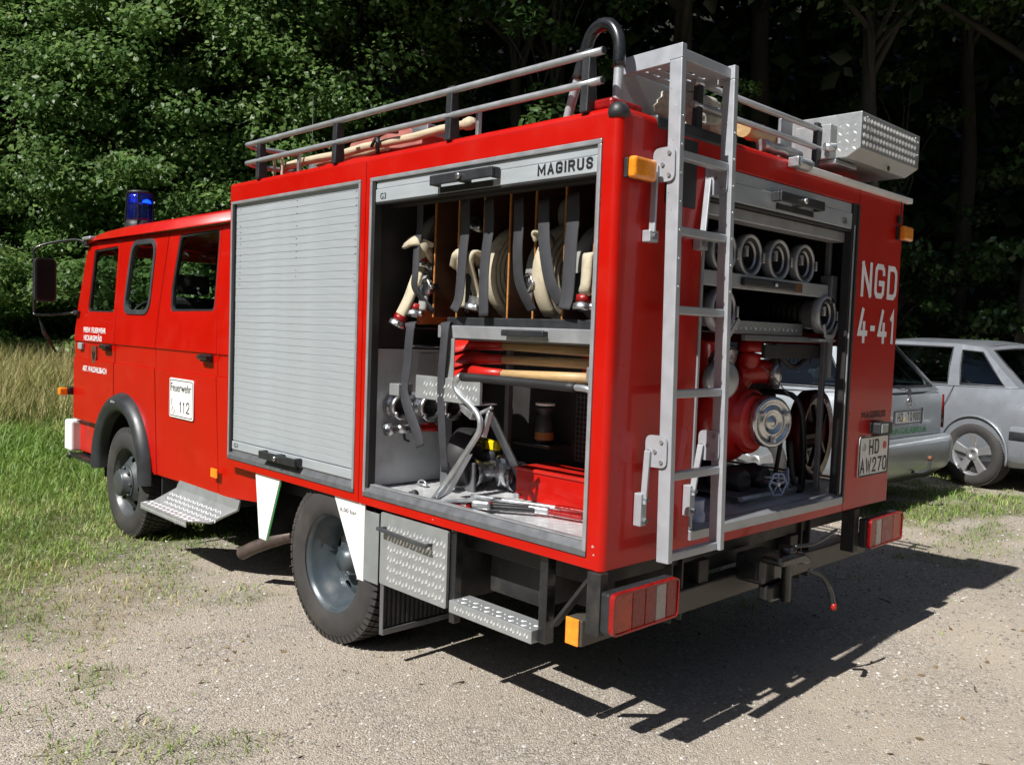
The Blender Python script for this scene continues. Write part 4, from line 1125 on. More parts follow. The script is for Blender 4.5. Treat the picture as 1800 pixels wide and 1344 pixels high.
# fixed middle panel
win2 = rpoly([(4.03, 1.553), (4.475, 1.553), (4.435, 2.045), (4.02, 2.045)], .10, 6)
mid_panel = cab_piece('cab_panel',
    [(3.885, ZB1), (4.599, ZB1), (4.614, 1.55), (4.649, 2.085), (3.83, 2.085), (3.88, 1.6)],
    [(3.858, .497), (3.885, .49)] + arch_between(3.935, 4.599) + [(4.599, ZB0), (3.882, ZB0)],
    (3.882, 4.599, 3.885, 4.599), win2)
win3 = rpoly([(3.075, 1.575), (3.695, 1.568), (3.715, 1.70), (3.66, 2.055), (3.10, 2.062)], .035)
rear_door = cab_piece('rear_door',
    [(2.998, ZB1), (3.876, ZB1), (3.869, 1.6), (3.819, 2.085), (3.08, 2.085), (3.05, 1.62)],
    [(2.957, .51), (3.849, .497), (3.873, ZB0), (2.994, ZB0)],
    (2.99, 3.877, 2.995, 3.88), win3)
rear_pillar = cab_piece('cab_panel',
    [(2.742, ZB1), (2.99, ZB1), (3.045, 1.62), (3.075, 2.085), (2.742, 2.085)],
    [(2.475, .54), (2.95, .50), (2.985, ZB0), (2.742, ZB0), (2.742, .712), (2.475, .712)],
    (2.742, 2.985, 2.742, 2.99))
bx('cab_rear_edge', (.052, 2.448, .54), (.50, 2.472, .712), RED, FE, .006)
bx('panel_edge', (.048, 2.436, .545), (.058, 2.446, .71), BLACKM, FE)
p = MB(); p.tube(smooth_path([(.12, 2.93, 2.06), (.105, 2.92, 1.75), (.10, 2.94, 1.62), (.088, 2.985, 1.575)], 5), .009, 8); p.build('pillar_gutter', RED, FE)
# window rings (rubber) and panes
def ring(name, poly_o, poly_i, mat, par, t0=-.006, t1=.02, mp=mC):
    p = MB(); p.plate(poly_o, [poly_i], mp, t0, t1); return p.build(name, mat, par, .003)
def shrink(poly, s):
    c = Vector((sum(a for a, b in poly) / len(poly), sum(b for a, b in poly) / len(poly)))
    out = []
    for a, b in poly:
        v = Vector((a, b)) - c; out.append(tuple(c + v * (1 - s / v.length)))
    return out
r1 = ring('window_seal', shrink(win1, .0005), shrink(win1, .016), BLACKM, front_door, .006, .03)
r2 = ring('window_seal', shrink(win2, -.012), shrink(win2, .024), FLARE, mid_panel, -.008, .02)
r3 = ring('window_seal', shrink(win3, .0005), shrink(win3, .020), BLACKM, rear_door, .004, .03)
for wn, par in ((win1, front_door), (win2, mid_panel), (win3, rear_door)):
    p = MB(); p.plate(shrink(wn, .008), [], mC, .012, .016); p.build('window_pane', GLASS, par)
# door handles
for y0, par in ((4.665, front_door), (3.045, rear_door)):
    p = MB(); p.box((.035, y0, 1.275), (.058, y0 + .135, 1.318)); h_ = p.build('handle_recess', BLACKM, par, .004)
    p = MB(); p.box((.008, y0 - .008, 1.288), (.030, y0 + .12, 1.318)); p.build('door_handle', BLACK, par, .008, 3)
# turn signal repeater on the door
bx('side_marker', (.036, 5.235, 1.265), (.058, 5.32, 1.315), GREYW, FE, .006)
# roof of the cab
prof = [(.082, 2.088), (.082, 2.098), (.094, 2.112), (.106, 2.150), (.14, 2.172), (W / 2, 2.20), (W - .14, 2.172), (W - .106, 2.150), (W - .094, 2.112), (W - .082, 2.098), (W - .082, 2.088)]
p = MB(); n_ = len(prof); vs = []
ys = [2.742, 4.6, 5.0, 5.2, 5.33]; dz = [0, -.004, -.018, -.034, -.055]
for y_, d_ in zip(ys, dz):
    for a, b in prof:
        vs.append((a, y_, b + (d_ if b > 2.1 else 0)))
fs = []
for i in range(len(ys) - 1):
    for j in range(n_ - 1): fs.append((i * n_ + j, i * n_ + j + 1, (i + 1) * n_ + j + 1, (i + 1) * n_ + j))
fs.append(tuple(range(n_))); fs.append(tuple((len(ys) - 1) * n_ + j for j in range(n_)))
p.raw(vs, fs, True); cr = p.build('cab_roof', RED, FE)
# right side of the cab in one sheet, with its windows
p = MB(); p.plate([(2.742, .52), (3.9, .50)] + arch_between(3.935, 4.86) + [(5.45, .72), (5.44, 1.55), (5.33, 2.085), (2.742, 2.085)], [win1, win2, win3], mCR, 0, .028)
cr_side = p.build('cab_side', RED, FE, .003)
for wn in (win1, win2, win3):
    p = MB(); p.plate(shrink(wn, -.004), [], mCR, .012, .016); p.build('window_pane', GLASS, cr_side)
# front with windscreen
fy = lambda z: 5.455 if z < 1.4 else 5.455 - (z - 1.4) * .17
p = MB(); p.plate([(.07, .72), (W - .07, .72), (W - .07, 1.4), (W - .12, 2.085), (.12, 2.085), (.07, 1.4)], [rpoly([(.17, 1.40), (W - .17, 1.40), (W - .19, 2.0), (.19, 2.0)], .06)], lambda a, b, t: Vector((a, fy(b) - t, b)), 0, .03)
ff = p.build('cab_front', RED, FE, .01)
p = MB(); p.plate([(.16, 1.39), (W - .16, 1.39), (W - .18, 2.01), (.18, 2.01)], [], lambda a, b, t: Vector((a, fy(b) - t, b)), .012, .016); p.build('windscreen', GLASS, ff)
bx('cab_back', (.08, 2.745, .55), (W - .08, 2.76, 2.085), INTER, FE)
bx('cab_floor', (.12, 2.76, .56), (W - .12, 5.4, .60), INTER, FE)
bx('dashboard', (.12, 5.0, 1.15), (W - .12, 5.40, 1.40), BLACKM, FE, .05)
for sx, sy, nm in ((.25, 4.35, 'seat'), (1.50, 4.35, 'seat'), (.3, 3.0, 'seat'), (.95, 3.0, 'seat'), (1.55, 3.0, 'seat')):
    m = MB(); m.box((sx, sy, .95), (sx + .5, sy + .48, 1.08)); s_ = m.build(nm, SEAT, FE, .05, 3)
    m = MB(); m.box((sx + .02, sy - .06, 1.05), (sx + .48, sy + .06, 1.68)); m.build('backrest', SEAT, s_, .05, 3)
    m = MB(); m.box((sx + .12, sy - .04, 1.70), (sx + .38, sy + .04, 1.84)); m.build('headrest', SEAT, s_, .03, 3)
p = MB(); p.tube([(.50 + .20 * math.cos(t), 4.95 + .06 * math.sin(t), 1.46 + .19 * math.sin(t)) for t in [2 * PI * k / 24 for k in range(24)]], .013, 8, closed=True); p.build('steering_wheel', BLACKM, FE)
# a red-white sash seen through the middle window

MB().lathe([(.0001, -.19), (.05, -.18), (.07, -.14), (.07, .14), (.05, .18), (.0001, .19)], (.5, 3.35, 1.42), 'z', 16).build('air_cylinder', GREYW, FE)
# wheel arch flare
rings_ = [(1.035, 1.03, .052), (1.03, 1.025, .040), (.99, .985, .004), (.93, .925, -.014), (.87, .87, -.012), (.81, .82, .004), (.775, .79, .012), (.765, .785, .03), (.75, .77, .075)]
p = MB(); vs = []; N_ = 36
for (sa, sb, x_) in rings_:
    for i in range(N_ + 1):
        t = rad(-3 + 186 * i / N_); yy = AC[0] + AA * sa * math.cos(t) * (1.04 if math.cos(t) > 0 else 1.0); z_ = AC[1] + AB * sb * math.sin(t)
        if math.cos(t) < 0: z_ = z_ - .0
        vs.append((x_, yy, z_))
fs = [(i * (N_ + 1) + j, i * (N_ + 1) + j + 1, (i + 1) * (N_ + 1) + j + 1, (i + 1) * (N_ + 1) + j) for i in range(len(rings_) - 1) for j in range(N_)]
p.raw(vs, fs, True); fl = p.build('wheel_arch', pm('black_flare_plastic', (.028, .031, .035), .42, var=.2, dirt=(.08, .08, .075), dirt_amt=.35), FE, recalc=True)
text('flare_label', '8,25 bar', (-.016, 4.47, .925), AXL, AZ, .075, .016, LETTER, fl)
p = MB(); vs = []
for x_ in (.076, .55):
    for i in range(N_ + 1):
        t = rad(-12 + 204 * i / N_); vs.append((x_, AC[0] + AA * .92 * math.cos(t), AC[1] + AB * .90 * math.sin(t)))
fs = [(j, j + 1, N_ + 1 + j + 1, N_ + 1 + j) for j in range(N_)]
p.raw(vs, fs, True); p.build('wheel_housing', INTER, FE)
bx('housing_wall', (.56, 3.8, .5), (.57, 5.2, 1.1), INTER, FE)
# ribbed splash plate behind the front wheel
for i in range(7):
    bx('splash_rib', (.10 + i * .035, 3.842, .30), (.118 + i * .035, 3.852, .66), FLARE, FE, .002, 1)
bx('splash_plate', (.09, 3.83, .26), (.36, 3.841, .70), FLARE, FE)
# bumper, headlight pod, front grille end, indicator, front step
bx('bumper', (.16, 5.47, .42), (W - .16, 5.60, .60), RED, FE, .02)
bx('grille', (.14, 5.46, .60), (W - .14, 5.535, 1.10), BLACKM, FE, .01)
hd = MB(); hd.box((.03, 5.44, .455), (.30, 5.60, .70)); hp = hd.build('headlight_pod', WHITE, FE, .02, 3)
bx('indicator_lens', (.05, 5.603, .50), (.12, 5.63, .66), ORANGEL, hp, .008)
bx('bumper_end', (.10, 5.02, .46), (.20, 5.45, .715), REDDULL, FE, .01)
sp = bx('front_step', (.04, 4.92, .405), (.30, 5.52, .438), BLACK, FE, .008)
lugs('tread_relief', lambda a, b, h: Vector((b, a, .438 + h)), 4.95, 5.5, .05, .29, .05, .034, .003, BLACK, sp, 'cross')
p = MB(); p.lathe([(.0001, -.03), (.022, -.02), (.028, 0), (.022, .02), (.0001, .03)], (.05, 5.51, .42), 'y', 12); p.build('step_end', BLACKM, FE)
b = bx('indicator_base', (.02, 5.47, .90), (.10, 5.53, .96), BLACKM, FE, .01)
bx('indicator_lens', (-.045, 5.47, .895), (.019, 5.53, .958), AMBER, b, .012, 3)
bx('door_edge_strip', (.10, 5.462, .60), (.145, 5.545, 1.09), BLACKM, FE, .006)
# silver step under the rear door
p = MB()
prof = [((-.085, .312), 3.74, 3.06), ((-.085, .350), 3.74, 3.06), ((-.015, .362), 3.70, 2.90), ((.052, .462), 3.52, 2.70), ((.060, .515), 3.49, 2.69), ((.068, .515), 3.49, 2.69), ((.062, .455), 3.52, 2.70), ((-.008, .352), 3.70, 2.90), ((-.077, .340), 3.73, 3.07), ((-.077, .312), 3.73, 3.07)]
K = len(prof); vs = [(a, y0, b) for (a, b), y0, y1 in prof] + [(a, y1, b) for (a, b), y0, y1 in prof]
fs = [(j, (j + 1) % K, K + (j + 1) % K, K + j) for j in range(K)] + [(0, 1, 8, 9), (1, 2, 7, 8), (2, 3, 6, 7), (3, 4, 5, 6), (K, K + 1, K + 8, K + 9), (K + 1, K + 2, K + 7, K + 8), (K + 2, K + 3, K + 6, K + 7), (K + 3, K + 4, K + 5, K + 6)]
p.raw(vs, fs); cs = p.build('cab_step', CHECK, FE)
lugs('tread_relief', lambda a, b, h: Vector((b, a, .350 + (b + .085) * .171 + h)), 3.0, 3.72, -.082, -.016, .030, .030, .005, CHECK, cs, 'cross')
lugs('tread_relief', lambda a, b, h: Vector((-.015 + b * .557 - h * .83, a, .362 + b * .83 + h * .557)), 2.84, 3.58, .0, .118, .030, .030, .005, CHECK, cs, 'cross')
lugs('tread_relief', lambda a, b, h: Vector((-.0852 - h, a, b)), 3.07, 3.73, .314, .348, .030, .026, .004, CHECK, cs, 'pair')
for yy in (2.85, 3.55): bx('step_bracket', (.08, yy, .44), (.30, yy + .03, .56), CHASSIS, FE)
# sign on the rear door
p = MB(); p.plate(rr(3.275, .905, 3.625, 1.152, .018), [], mC, -.006, -.0005); sg = p.build('door_sign', WHITE, FE, .001)
p = MB(); p.plate(rr(3.285, .915, 3.615, 1.142, .012), [rr(3.289, .919, 3.611, 1.138, .010)], mC, -.0075, -.0062); p.build('sign_border', INK, sg)
def ct(s, y, z, w_, h_, mat, par, bold=0):
    return text('lettering', s, (cx(z) - .0068, y, z), AXL, AZ, w_, h_, mat, par, bold)
ct('Feuerwehr', 3.600, 1.070, .295, .052, INK, sg)
strokes('lettering', '112', (cx(.95) - .0066, 3.470, .943), AXL, AZ, .145, .070, .0085, INK, sg, .35)
p = MB(); p.tube([(.0425, 3.56 + .02 * math.cos(t), .95 + .02 * math.sin(t)) for t in [2 * PI * k / 14 for k in range(14)]], .0015, 5, closed=True); p.tube(smooth_path([(.0425, 3.575, .97), (.0425, 3.59, 1.0), (.0425, 3.575, 1.03)], 4), .0015, 5); p.build('sign_mark', GREYW, sg)
# lettering on the front door
def dt(s, y, z, w_, h_, bold=.015):
    return text('lettering', s, (cx(z) - .0015, y, z), AXL, (cx(z + .1) - cx(z), 0, .1 / .1 * .1) if False else AZ, w_, h_, LETTER, FE, bold)
dt('FREIW. FEUERWEHR', 5.235, 1.396, .46, .040)
dt('NECKARGEMUND', 5.215, 1.337, .38, .040)
for k_ in (0, 1): bx('umlaut_dot', (cx(1.383) - .0025, 4.915 - k_ * .014, 1.379), (cx(1.383) - .0012, 4.923 - k_ * .014, 1.387), LETTER, FE, 0)
dt('ABT. WALDHILSBACH', 5.235, 1.103, .50, .042)
cr_ = MB(); cr_.plate([(4.955, 1.30), (5.055, 1.30), (5.055, 1.215), (5.04, 1.185), (5.005, 1.165), (4.97, 1.185), (4.955, 1.215)], [], mC, -.001, -.0003 + .012)
cs_ = cr_.build('crest', BRASS, FE)
p = MB(); p.plate([(4.975, 1.255), (5.035, 1.255), (5.025, 1.215), (5.005, 1.195), (4.985, 1.215)], [], mC, -.003, -.0012); p.build('crest_emblem', INK, cs_)
# wing mirror
m1 = (0.110, 5.298, 2.111)
arm = smooth_path([(.11, 5.30, 2.075), (.02, 5.38, 2.10), (-0.197, 5.500, 2.031), (-0.216, 5.500, 1.918), (-0.219, 5.500, 1.572), (-0.201, 5.480, 1.517), (.00, 5.44, 1.535), (.055, 5.40, 1.545)], 6)
p = MB(); p.tube(arm, .010, 8); ma = p.build('mirror_arm', BLACK, FE)
p = MB(); p.box((.078, 5.27, 2.055), (.115, 5.35, 2.10)); p.build('mirror_bracket', BLACKM, FE, .006)
p = MB(); p.box((.065, 5.16, 2.095), (.125, 5.33, 2.125)); p.build('roof_clamp', ALU, FE, .012, 3)
p = MB(); p.box((.035, 5.36, 1.525), (.07, 5.44, 1.56)); p.build('mirror_bracket', BLACKM, FE, .008)
a_ = (-0.231, 5.460, 1.949); b_ = (-0.079, 5.460, 1.618)
p = MB(); p.plate(rr(a_[0], b_[2], b_[0], a_[2], .035), [], lambda a, b, t: Vector((a, t, b)), 5.44, 5.50); mr_ = p.build('wing_mirror', BLACKM, FE, .012, 3)
p = MB(); p.plate(rr(a_[0] + .014, b_[2] + .014, b_[0] - .014, a_[2] - .014, .025), [], lambda a, b, t: Vector((a, t, b)), 5.436, 5.4395); p.build('mirror_glass', MIRROR, mr_)
p = MB(); p.tube([(-0.187, 5.500, 1.504), (-0.147, 5.500, 1.379), (-0.065, 5.500, 1.235)], [.006, .016, .008], 8); p.build('kerb_feeler', BLACK, FE)
# blue beacon
B0 = Vector((.30, 4.80, 2.16))
MB().lathe([(.105, 0), (.105, .03), (.10, .05), (.092, .075), (.0001, .075)], tuple(B0), 'z', 24).build('beacon_base', BLACKM, FE)
bn = MB().lathe([(.092, .0), (.090, .02), (.086, .17), (.082, .195)], tuple(B0 + Vector((0, 0, .075))), 'z', 28).build('beacon_dome', BLUEG, FE)
MB().lathe([(.088, .0), (.088, .018), (.06, .026), (.0001, .028)], tuple(B0 + Vector((0, 0, .270))), 'z', 24).build('beacon_cap', BLACKM, bn)
p = MB(); p.lathe([(.0001, .10), (.02, .102), (.045, .12), (.055, .145)], tuple(B0 + Vector((.02, 0, .06))), 'z', 16); p.build('reflector', CHROME, bn)
p = MB(); p.lathe([(.0001, -.03), (.018, -.02), (.024, 0), (.018, .02), (.0001, .03)], tuple(B0 + Vector((.03, -.01, .205))), 'z', 12); p.build('bulb', BLUEE, bn)
p = MB()
for t in (.9, 2.6, 4.2, 5.6): p.bar(B0 + Vector((.104 * math.cos(t), .104 * math.sin(t), 0)), B0 + Vector((.090 * math.cos(t), .090 * math.sin(t), .28)), .008, .008, (1, 0, 0))
p.build('beacon_guard', BLACKM, bn)
# antenna
p = MB(); p.tube([(.6, 2.9, 2.18), (.6, 2.9, 2.9)], .003, 6); p.build('antenna', BLACKM, FE)

# ------------------------------------------------------------ left locker: rack, straps, hoses
# front bar of the sliding rack
rk = bx('rack_bar', (.118, .058, 1.482), (.140, 1.050, 1.535), ALU, FE, .003)
p = MB(); p.box((.142, .06, 1.528), (.19, 1.02, 1.570)); p.build('rack_lip', BLACKM, rk, .004)
handle_bar = MB(); handle_bar.box((.085, .395, 1.50), (.100, .625, 1.525)); hb_ = handle_bar.build('rack_handle', BLACKM, rk, .005)
for yy in (.40, .50, .60): bx('handle_mount', (.098, yy, 1.502), (.119, yy + .022, 1.523), BLACKM, hb_, .002)
bx('rack_shelf', (.145, .06, 1.475), (.60, 1.05, 1.482), ALUD, FE)
bx('rack_drop_plate', (.11, .93, 1.245), (.116, 1.0, 1.481), CHECK, FE, .002)
bx('rack_beam', (.10, .06, 2.055), (.14, 1.385, 2.13), INTER, FE)
p = MB()
# plywood dividers
DIV = []
for u in (708, 764, 805, 849, 893, 938, 991, 1043):
    pass
DY = [(0.200, 1.416, 1.716)[1], (0.200, 1.183, 1.713)[1], (0.200, 1.024, 1.711)[1], (0.200, 0.863, 1.709)[1], (0.200, 0.708, 1.707)[1], (0.200, 0.563, 1.705)[1], (0.200, 0.405, 1.703)[1], (0.200, 0.258, 1.701)[1]]
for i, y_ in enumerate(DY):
    dv_ = bx('divider', (.201, y_ - .004, 1.57 if i else 1.60), (.60, y_ + .004, 2.13), PLYSHADE, FE, .001, 1)
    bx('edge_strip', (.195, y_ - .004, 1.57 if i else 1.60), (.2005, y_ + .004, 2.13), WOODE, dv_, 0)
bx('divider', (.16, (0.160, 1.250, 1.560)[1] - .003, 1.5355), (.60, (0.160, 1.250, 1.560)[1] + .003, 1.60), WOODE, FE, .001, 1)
# screw heads along the beam
for i in range(9):
    for k in (-.022, .022):
        yy = .16 + i * .135 + k
        MB().lathe([(.007, -.004), (.006, -.001), (.0001, 0)], (.099, yy, 2.075), 'x', 8, M=Matrix.Rotation(PI, 4, 'Z')).build('screw', STEEL, FE)
def strap(pts, wd=.040, th=.005, wdir=(0, 1, .0)):
    m = MB(); m.ribbon(smooth_path(pts, 5), wdir, wd, th); return m.build('strap', STRAP, FE)
strap([(0.130, 1.212, 2.081), (0.130, 1.210, 1.957), (0.120, 1.214, 1.882), (0.110, 1.207, 1.758), (0.120, 1.222, 1.696), (0.150, 1.205, 1.648), (0.190, 1.172, 1.592)], .045)
strap([(0.140, 0.923, 2.058), (0.130, 0.905, 1.939), (0.120, 0.904, 1.845), (0.115, 0.907, 1.728), (0.110, 0.911, 1.645), (0.100, 0.930, 1.596)], .058)
strap([(0.160, 0.909, 1.754), (0.150, 0.900, 1.659), (0.160, 0.916, 1.593)], .03)
strap([(0.140, 0.776, 2.046), (0.130, 0.759, 1.931), (0.120, 0.758, 1.862), (0.115, 0.764, 1.748), (0.110, 0.757, 1.657), (0.110, 0.753, 1.575)], .058)
strap([(0.140, 0.605, 2.032), (0.130, 0.589, 1.920), (0.130, 0.591, 1.833), (0.150, 0.599, 1.725), (0.170, 0.584, 1.659), (0.200, 0.564, 1.598)], .055)
strap([(0.140, 0.469, 2.021), (0.120, 0.444, 1.911), (0.110, 0.424, 1.824), (0.110, 0.395, 1.718), (0.120, 0.373, 1.666), (0.130, 0.351, 1.631)], .060)
strap([(0.140, 0.319, 2.029), (0.130, 0.306, 1.945), (0.120, 0.303, 1.861), (0.115, 0.302, 1.758), (0.110, 0.303, 1.655), (0.100, 0.308, 1.607)], .064)
strap([(0.160, 0.299, 1.741), (0.150, 0.294, 1.657), (0.180, 0.293, 1.600)], .03)
# two long straps hanging over the bar
strap([(0.140, 1.257, 1.544), (0.100, 1.216, 1.529), (0.095, 1.219, 1.459), (0.100, 1.233, 1.358), (0.100, 1.252, 1.243), (0.090, 1.202, 1.159), (0.085, 1.131, 1.067), (0.085, 1.108, 1.007)], .060)
strap([(0.140, 1.016, 1.548), (0.100, 0.978, 1.529), (0.090, 0.976, 1.419), (0.100, 0.996, 1.274), (0.110, 0.991, 1.080), (0.140, 1.000, 0.906)], .050)

def coupling(name_parent, c, axis, r=.042, red=False, long=.05):
    """hose coupling with lugs at c, its open face along axis"""
    ax = Vector(axis).normalized(); M = ax.to_track_quat('Z', 'Y').to_matrix().to_4x4()
    m = MB(); m.lathe([(r * .62, -long), (r * .70, -long), (r * .72, -long * .45), (r * .95, -long * .38), (r, -.004), (r * .97, 0), (r * .72, 0), (r * .66, -.01), (r * .60, -long)], c, 'z', 24, M=M, cap=False)
    for t in (0, 2 * PI / 2):
        v = M @ Vector((r * .98 * math.cos(t), r * .98 * math.sin(t), -.012)); w_ = Vector(c) + v
        m.lathe([(.010, -.012), (.010, .012)], tuple(w_), 'z', 8, M=M)
    o = m.build('coupling', CHROME, name_parent)
    if red:
        MB().lathe([(r * .74, -long * .98), (r * .76, -long * .98), (r * .76, -long * .5), (r * .74, -long * .5)], c, 'z', 20, M=M, cap=False).build('colour_band', REDL, o)
    return o
def coil(name, loc, r0, r1, wd, turns, rot, label, group, mat=CANVAS, cp=None):
    e = empty(name, loc, label, 'fire hose', group, rot=rot)
    n = int(turns * 36); pts = []
    for i in range(n + 1):
        t = 2 * PI * i / 36; r = r0 + (r1 - r0) * i / n + .0015 * math.sin(t * 2.3 + i * .07)
        pts.append((r * math.cos(t), 0, r * math.sin(t)))
    m = MB(); m.ribbon(pts, (0, 1, 0), wd, (r1 - r0) / turns * .86); m.build('hose', mat, e)
    if cp: coupling(e, cp[0], cp[1], .038, cp[2] if len(cp) > 2 else False)
    return e
GRP = 'canvas hoses hanging between the plywood dividers'
def ymid(a, b, f=.5): return DY[a] * (1 - f) + DY[b] * f
coil('rolled_hose', (.36, ymid(0, 1, .45), 1.90), .05, .155, .060, 5, (0, .3, .15), 'grey rolled hose high in the leftmost bay of the locker', GRP, CANVASG)
coil('rolled_hose', (.385, ymid(3, 4, .42), 1.765), .05, .205, .072, 7, (0, 1.1, -.06), 'cream rolled hose in the fourth bay, left edge catching the sun', GRP, CANVAS, ((.0, -.01, .04), (-1, 0, 0)))
coil('rolled_hose', (.385, ymid(5, 6, .45), 1.745), .05, .215, .075, 7, (0, 2.3, -.10), 'big cream rolled hose in the sixth bay from the left', GRP, CANVAS, ((.0, .0, .03), (-1, 0, 0)))
coil('rolled_hose', (.36, ymid(5, 6, .3), 1.985), .03, .075, .05, 4, (0, .4, .1), 'small grey hose roll above the big one in the sixth bay', GRP, CANVASG)
coil('rolled_hose', (.40, ymid(6, 7, .5), 1.76), .05, .20, .075, 6, (0, .2, -.05), 'grey rolled hose in the rightmost bay behind the wide strap', GRP, CANVASG)
coil('rolled_hose', (.42, ymid(4, 5, .5), 1.76), .05, .17, .07, 6, (0, .2, .0), 'grey rolled hose in the fifth bay behind a hanging strap', GRP, CANVASG)
coil('rolled_hose', (.42, ymid(2, 3, .5), 1.80), .05, .17, .06, 6, (0, .2, .1), 'grey rolled hose in the third bay behind two straps', GRP, CANVASG)
coil('rolled_hose', (.44, ymid(1, 2, .5), 1.80), .05, .16, .05, 6, (0, .9, .0), 'grey rolled hose deep in the second bay from the left', GRP, CANVASG)
def loose(name, pts, wd, th, wdir, label, cps=(), mat=CANVAS):
    e = empty(name, pts[0], label, 'fire hose', GRP); o0 = Vector(pts[0])
    m = MB(); m.ribbon([v - o0 for v in smooth_path(pts, 7)], wdir, wd, th); m.build('hose', mat, e)
    for c, a, rd in cps: coupling(e, tuple(Vector(c) - o0), a, .040, rd, .055)
    return e
# leftmost: loop over the strap and a tail with a coupling hanging out
loose('hanging_hose', [(0.160, 1.345, 1.897), (0.120, 1.235, 1.901), (0.140, 1.204, 1.896), (0.170, 1.196, 1.861), (0.250, 1.249, 1.820)], .060, .016, (.6, .3, .7), 'folded cream hose looped over the first strap at far left of the rack')
loose('hanging_hose', [(0.160, 1.189, 1.890), (0.180, 1.242, 1.889), (0.200, 1.292, 1.791), (0.150, 1.273, 1.699), (0.120, 1.272, 1.634), (0.100, 1.305, 1.557)], .060, .020, (0, 1, .2),
      'cream hose tail hanging out of the leftmost bay with a red banded coupling', [((0.090, 1.307, 1.524), (-.35, .3, -1), True)])
loose('hanging_hose', [(0.300, 1.386, 1.801), (0.200, 1.248, 1.740), (0.170, 1.215, 1.662), (0.160, 1.215, 1.598)], .05, .02, (0, 1, 0), 'short grey hose end with two couplings in the leftmost bay', [((0.190, 1.250, 1.777), (-.5, -.1, -.8), True), ((0.160, 1.204, 1.699), (-1, .1, 0), False), ((0.150, 1.254, 1.570), (-.2, 0, -1), True)], CANVASG)
loose('hanging_hose', [(0.220, 1.070, 1.787), (0.180, 1.009, 1.826), (0.180, 0.980, 1.829), (0.200, 0.997, 1.711), (0.220, 0.993, 1.615)], .055, .018, (0, 1, 0), 'cream hose edge showing left of the strap in the second bay')
loose('hanging_hose', [(0.280, 0.966, 1.789), (0.180, 0.886, 1.835), (0.150, 0.887, 1.833), (0.150, 0.900, 1.796), (0.180, 0.902, 1.720), (0.200, 0.900, 1.662), (0.180, 0.897, 1.625)], .060, .018, (.3, 1, 0),
      'cream folded hose with a silver coupling at its foot in the third bay', [((0.150, 0.865, 1.600), (-.2, .1, -1), False), ((0.220, 0.943, 1.939), (-.2, .1, -1), False)])
loose('hanging_hose', [(0.300, 0.630, 1.781), (0.250, 0.604, 1.731), (0.200, 0.586, 1.723), (0.190, 0.598, 1.716)], .05, .03, (0, 1, 0), 'silver hose coupling peeping out of the fifth bay', [((0.170, 0.577, 1.710), (-1, .3, .1), False)], CANVASG)
loose('hanging_hose', [(0.180, 0.531, 1.879), (0.170, 0.528, 1.899), (0.170, 0.510, 1.903), (0.180, 0.482, 1.887), (0.200, 0.470, 1.856)], .06, .014, (1, .2, 0), 'pale hose end curled at the top of the sixth bay')
loose('hanging_hose', [(0.160, 0.237, 1.801), (0.130, 0.226, 1.794), (0.120, 0.220, 1.736), (0.120, 0.223, 1.685), (0.140, 0.245, 1.666)], .050, .020, (.2, 1, 0),
      'cream hose end hanging at the right door frame with a red banded coupling', [((0.140, 0.250, 1.605), (-.1, 0, -1), True)])
# items on the left wall rack
e = empty('wooden_block', (0.220, 1.562, 1.598), 'grey wooden block on the small shelf left of the hose bays', 'wooden block')
m = MB(); m.box((-.05, -.04, -.03), (.10, .10, .03)); m.build('block', WOODG, e, .004)
p = MB(); p.bar((-.04, .10, .10), (.02, -.02, .032), .05, .012, (1, 0, 0)); p.build('wedge', WOODG, e, .003)
bx('side_shelf', (.20, 1.22, 1.515), (.5, 1.40, 1.525), INTER, FE)
e = empty('folded_hose', (0.250, 1.586, 1.504), 'folded grey hose on the lower side shelf left of the rack', 'fire hose')
m = MB()
for k in range(3): m.box((-.04, -.08, -.03 + k * .022), (.15, .09, -.011 + k * .022))
m.build('hose', CANVASG, e, .008)
bx('side_shelf', (.22, 1.22, 1.43), (.5, 1.40, 1.438), ALUD, FE)
p = MB(); p.tube([(0.060, 1.432, 2.065), (0.060, 1.408, 1.452)], .004, 6); p.build('hanging_rod', ALUD, FE)
MB().lathe([(.0001, -.014), (.01, -.01), (.014, 0), (.01, .01), (.0001, .014)], (0.050, 1.401, 1.699), 'z', 12).build('rod_knob', BLACKM, FE)

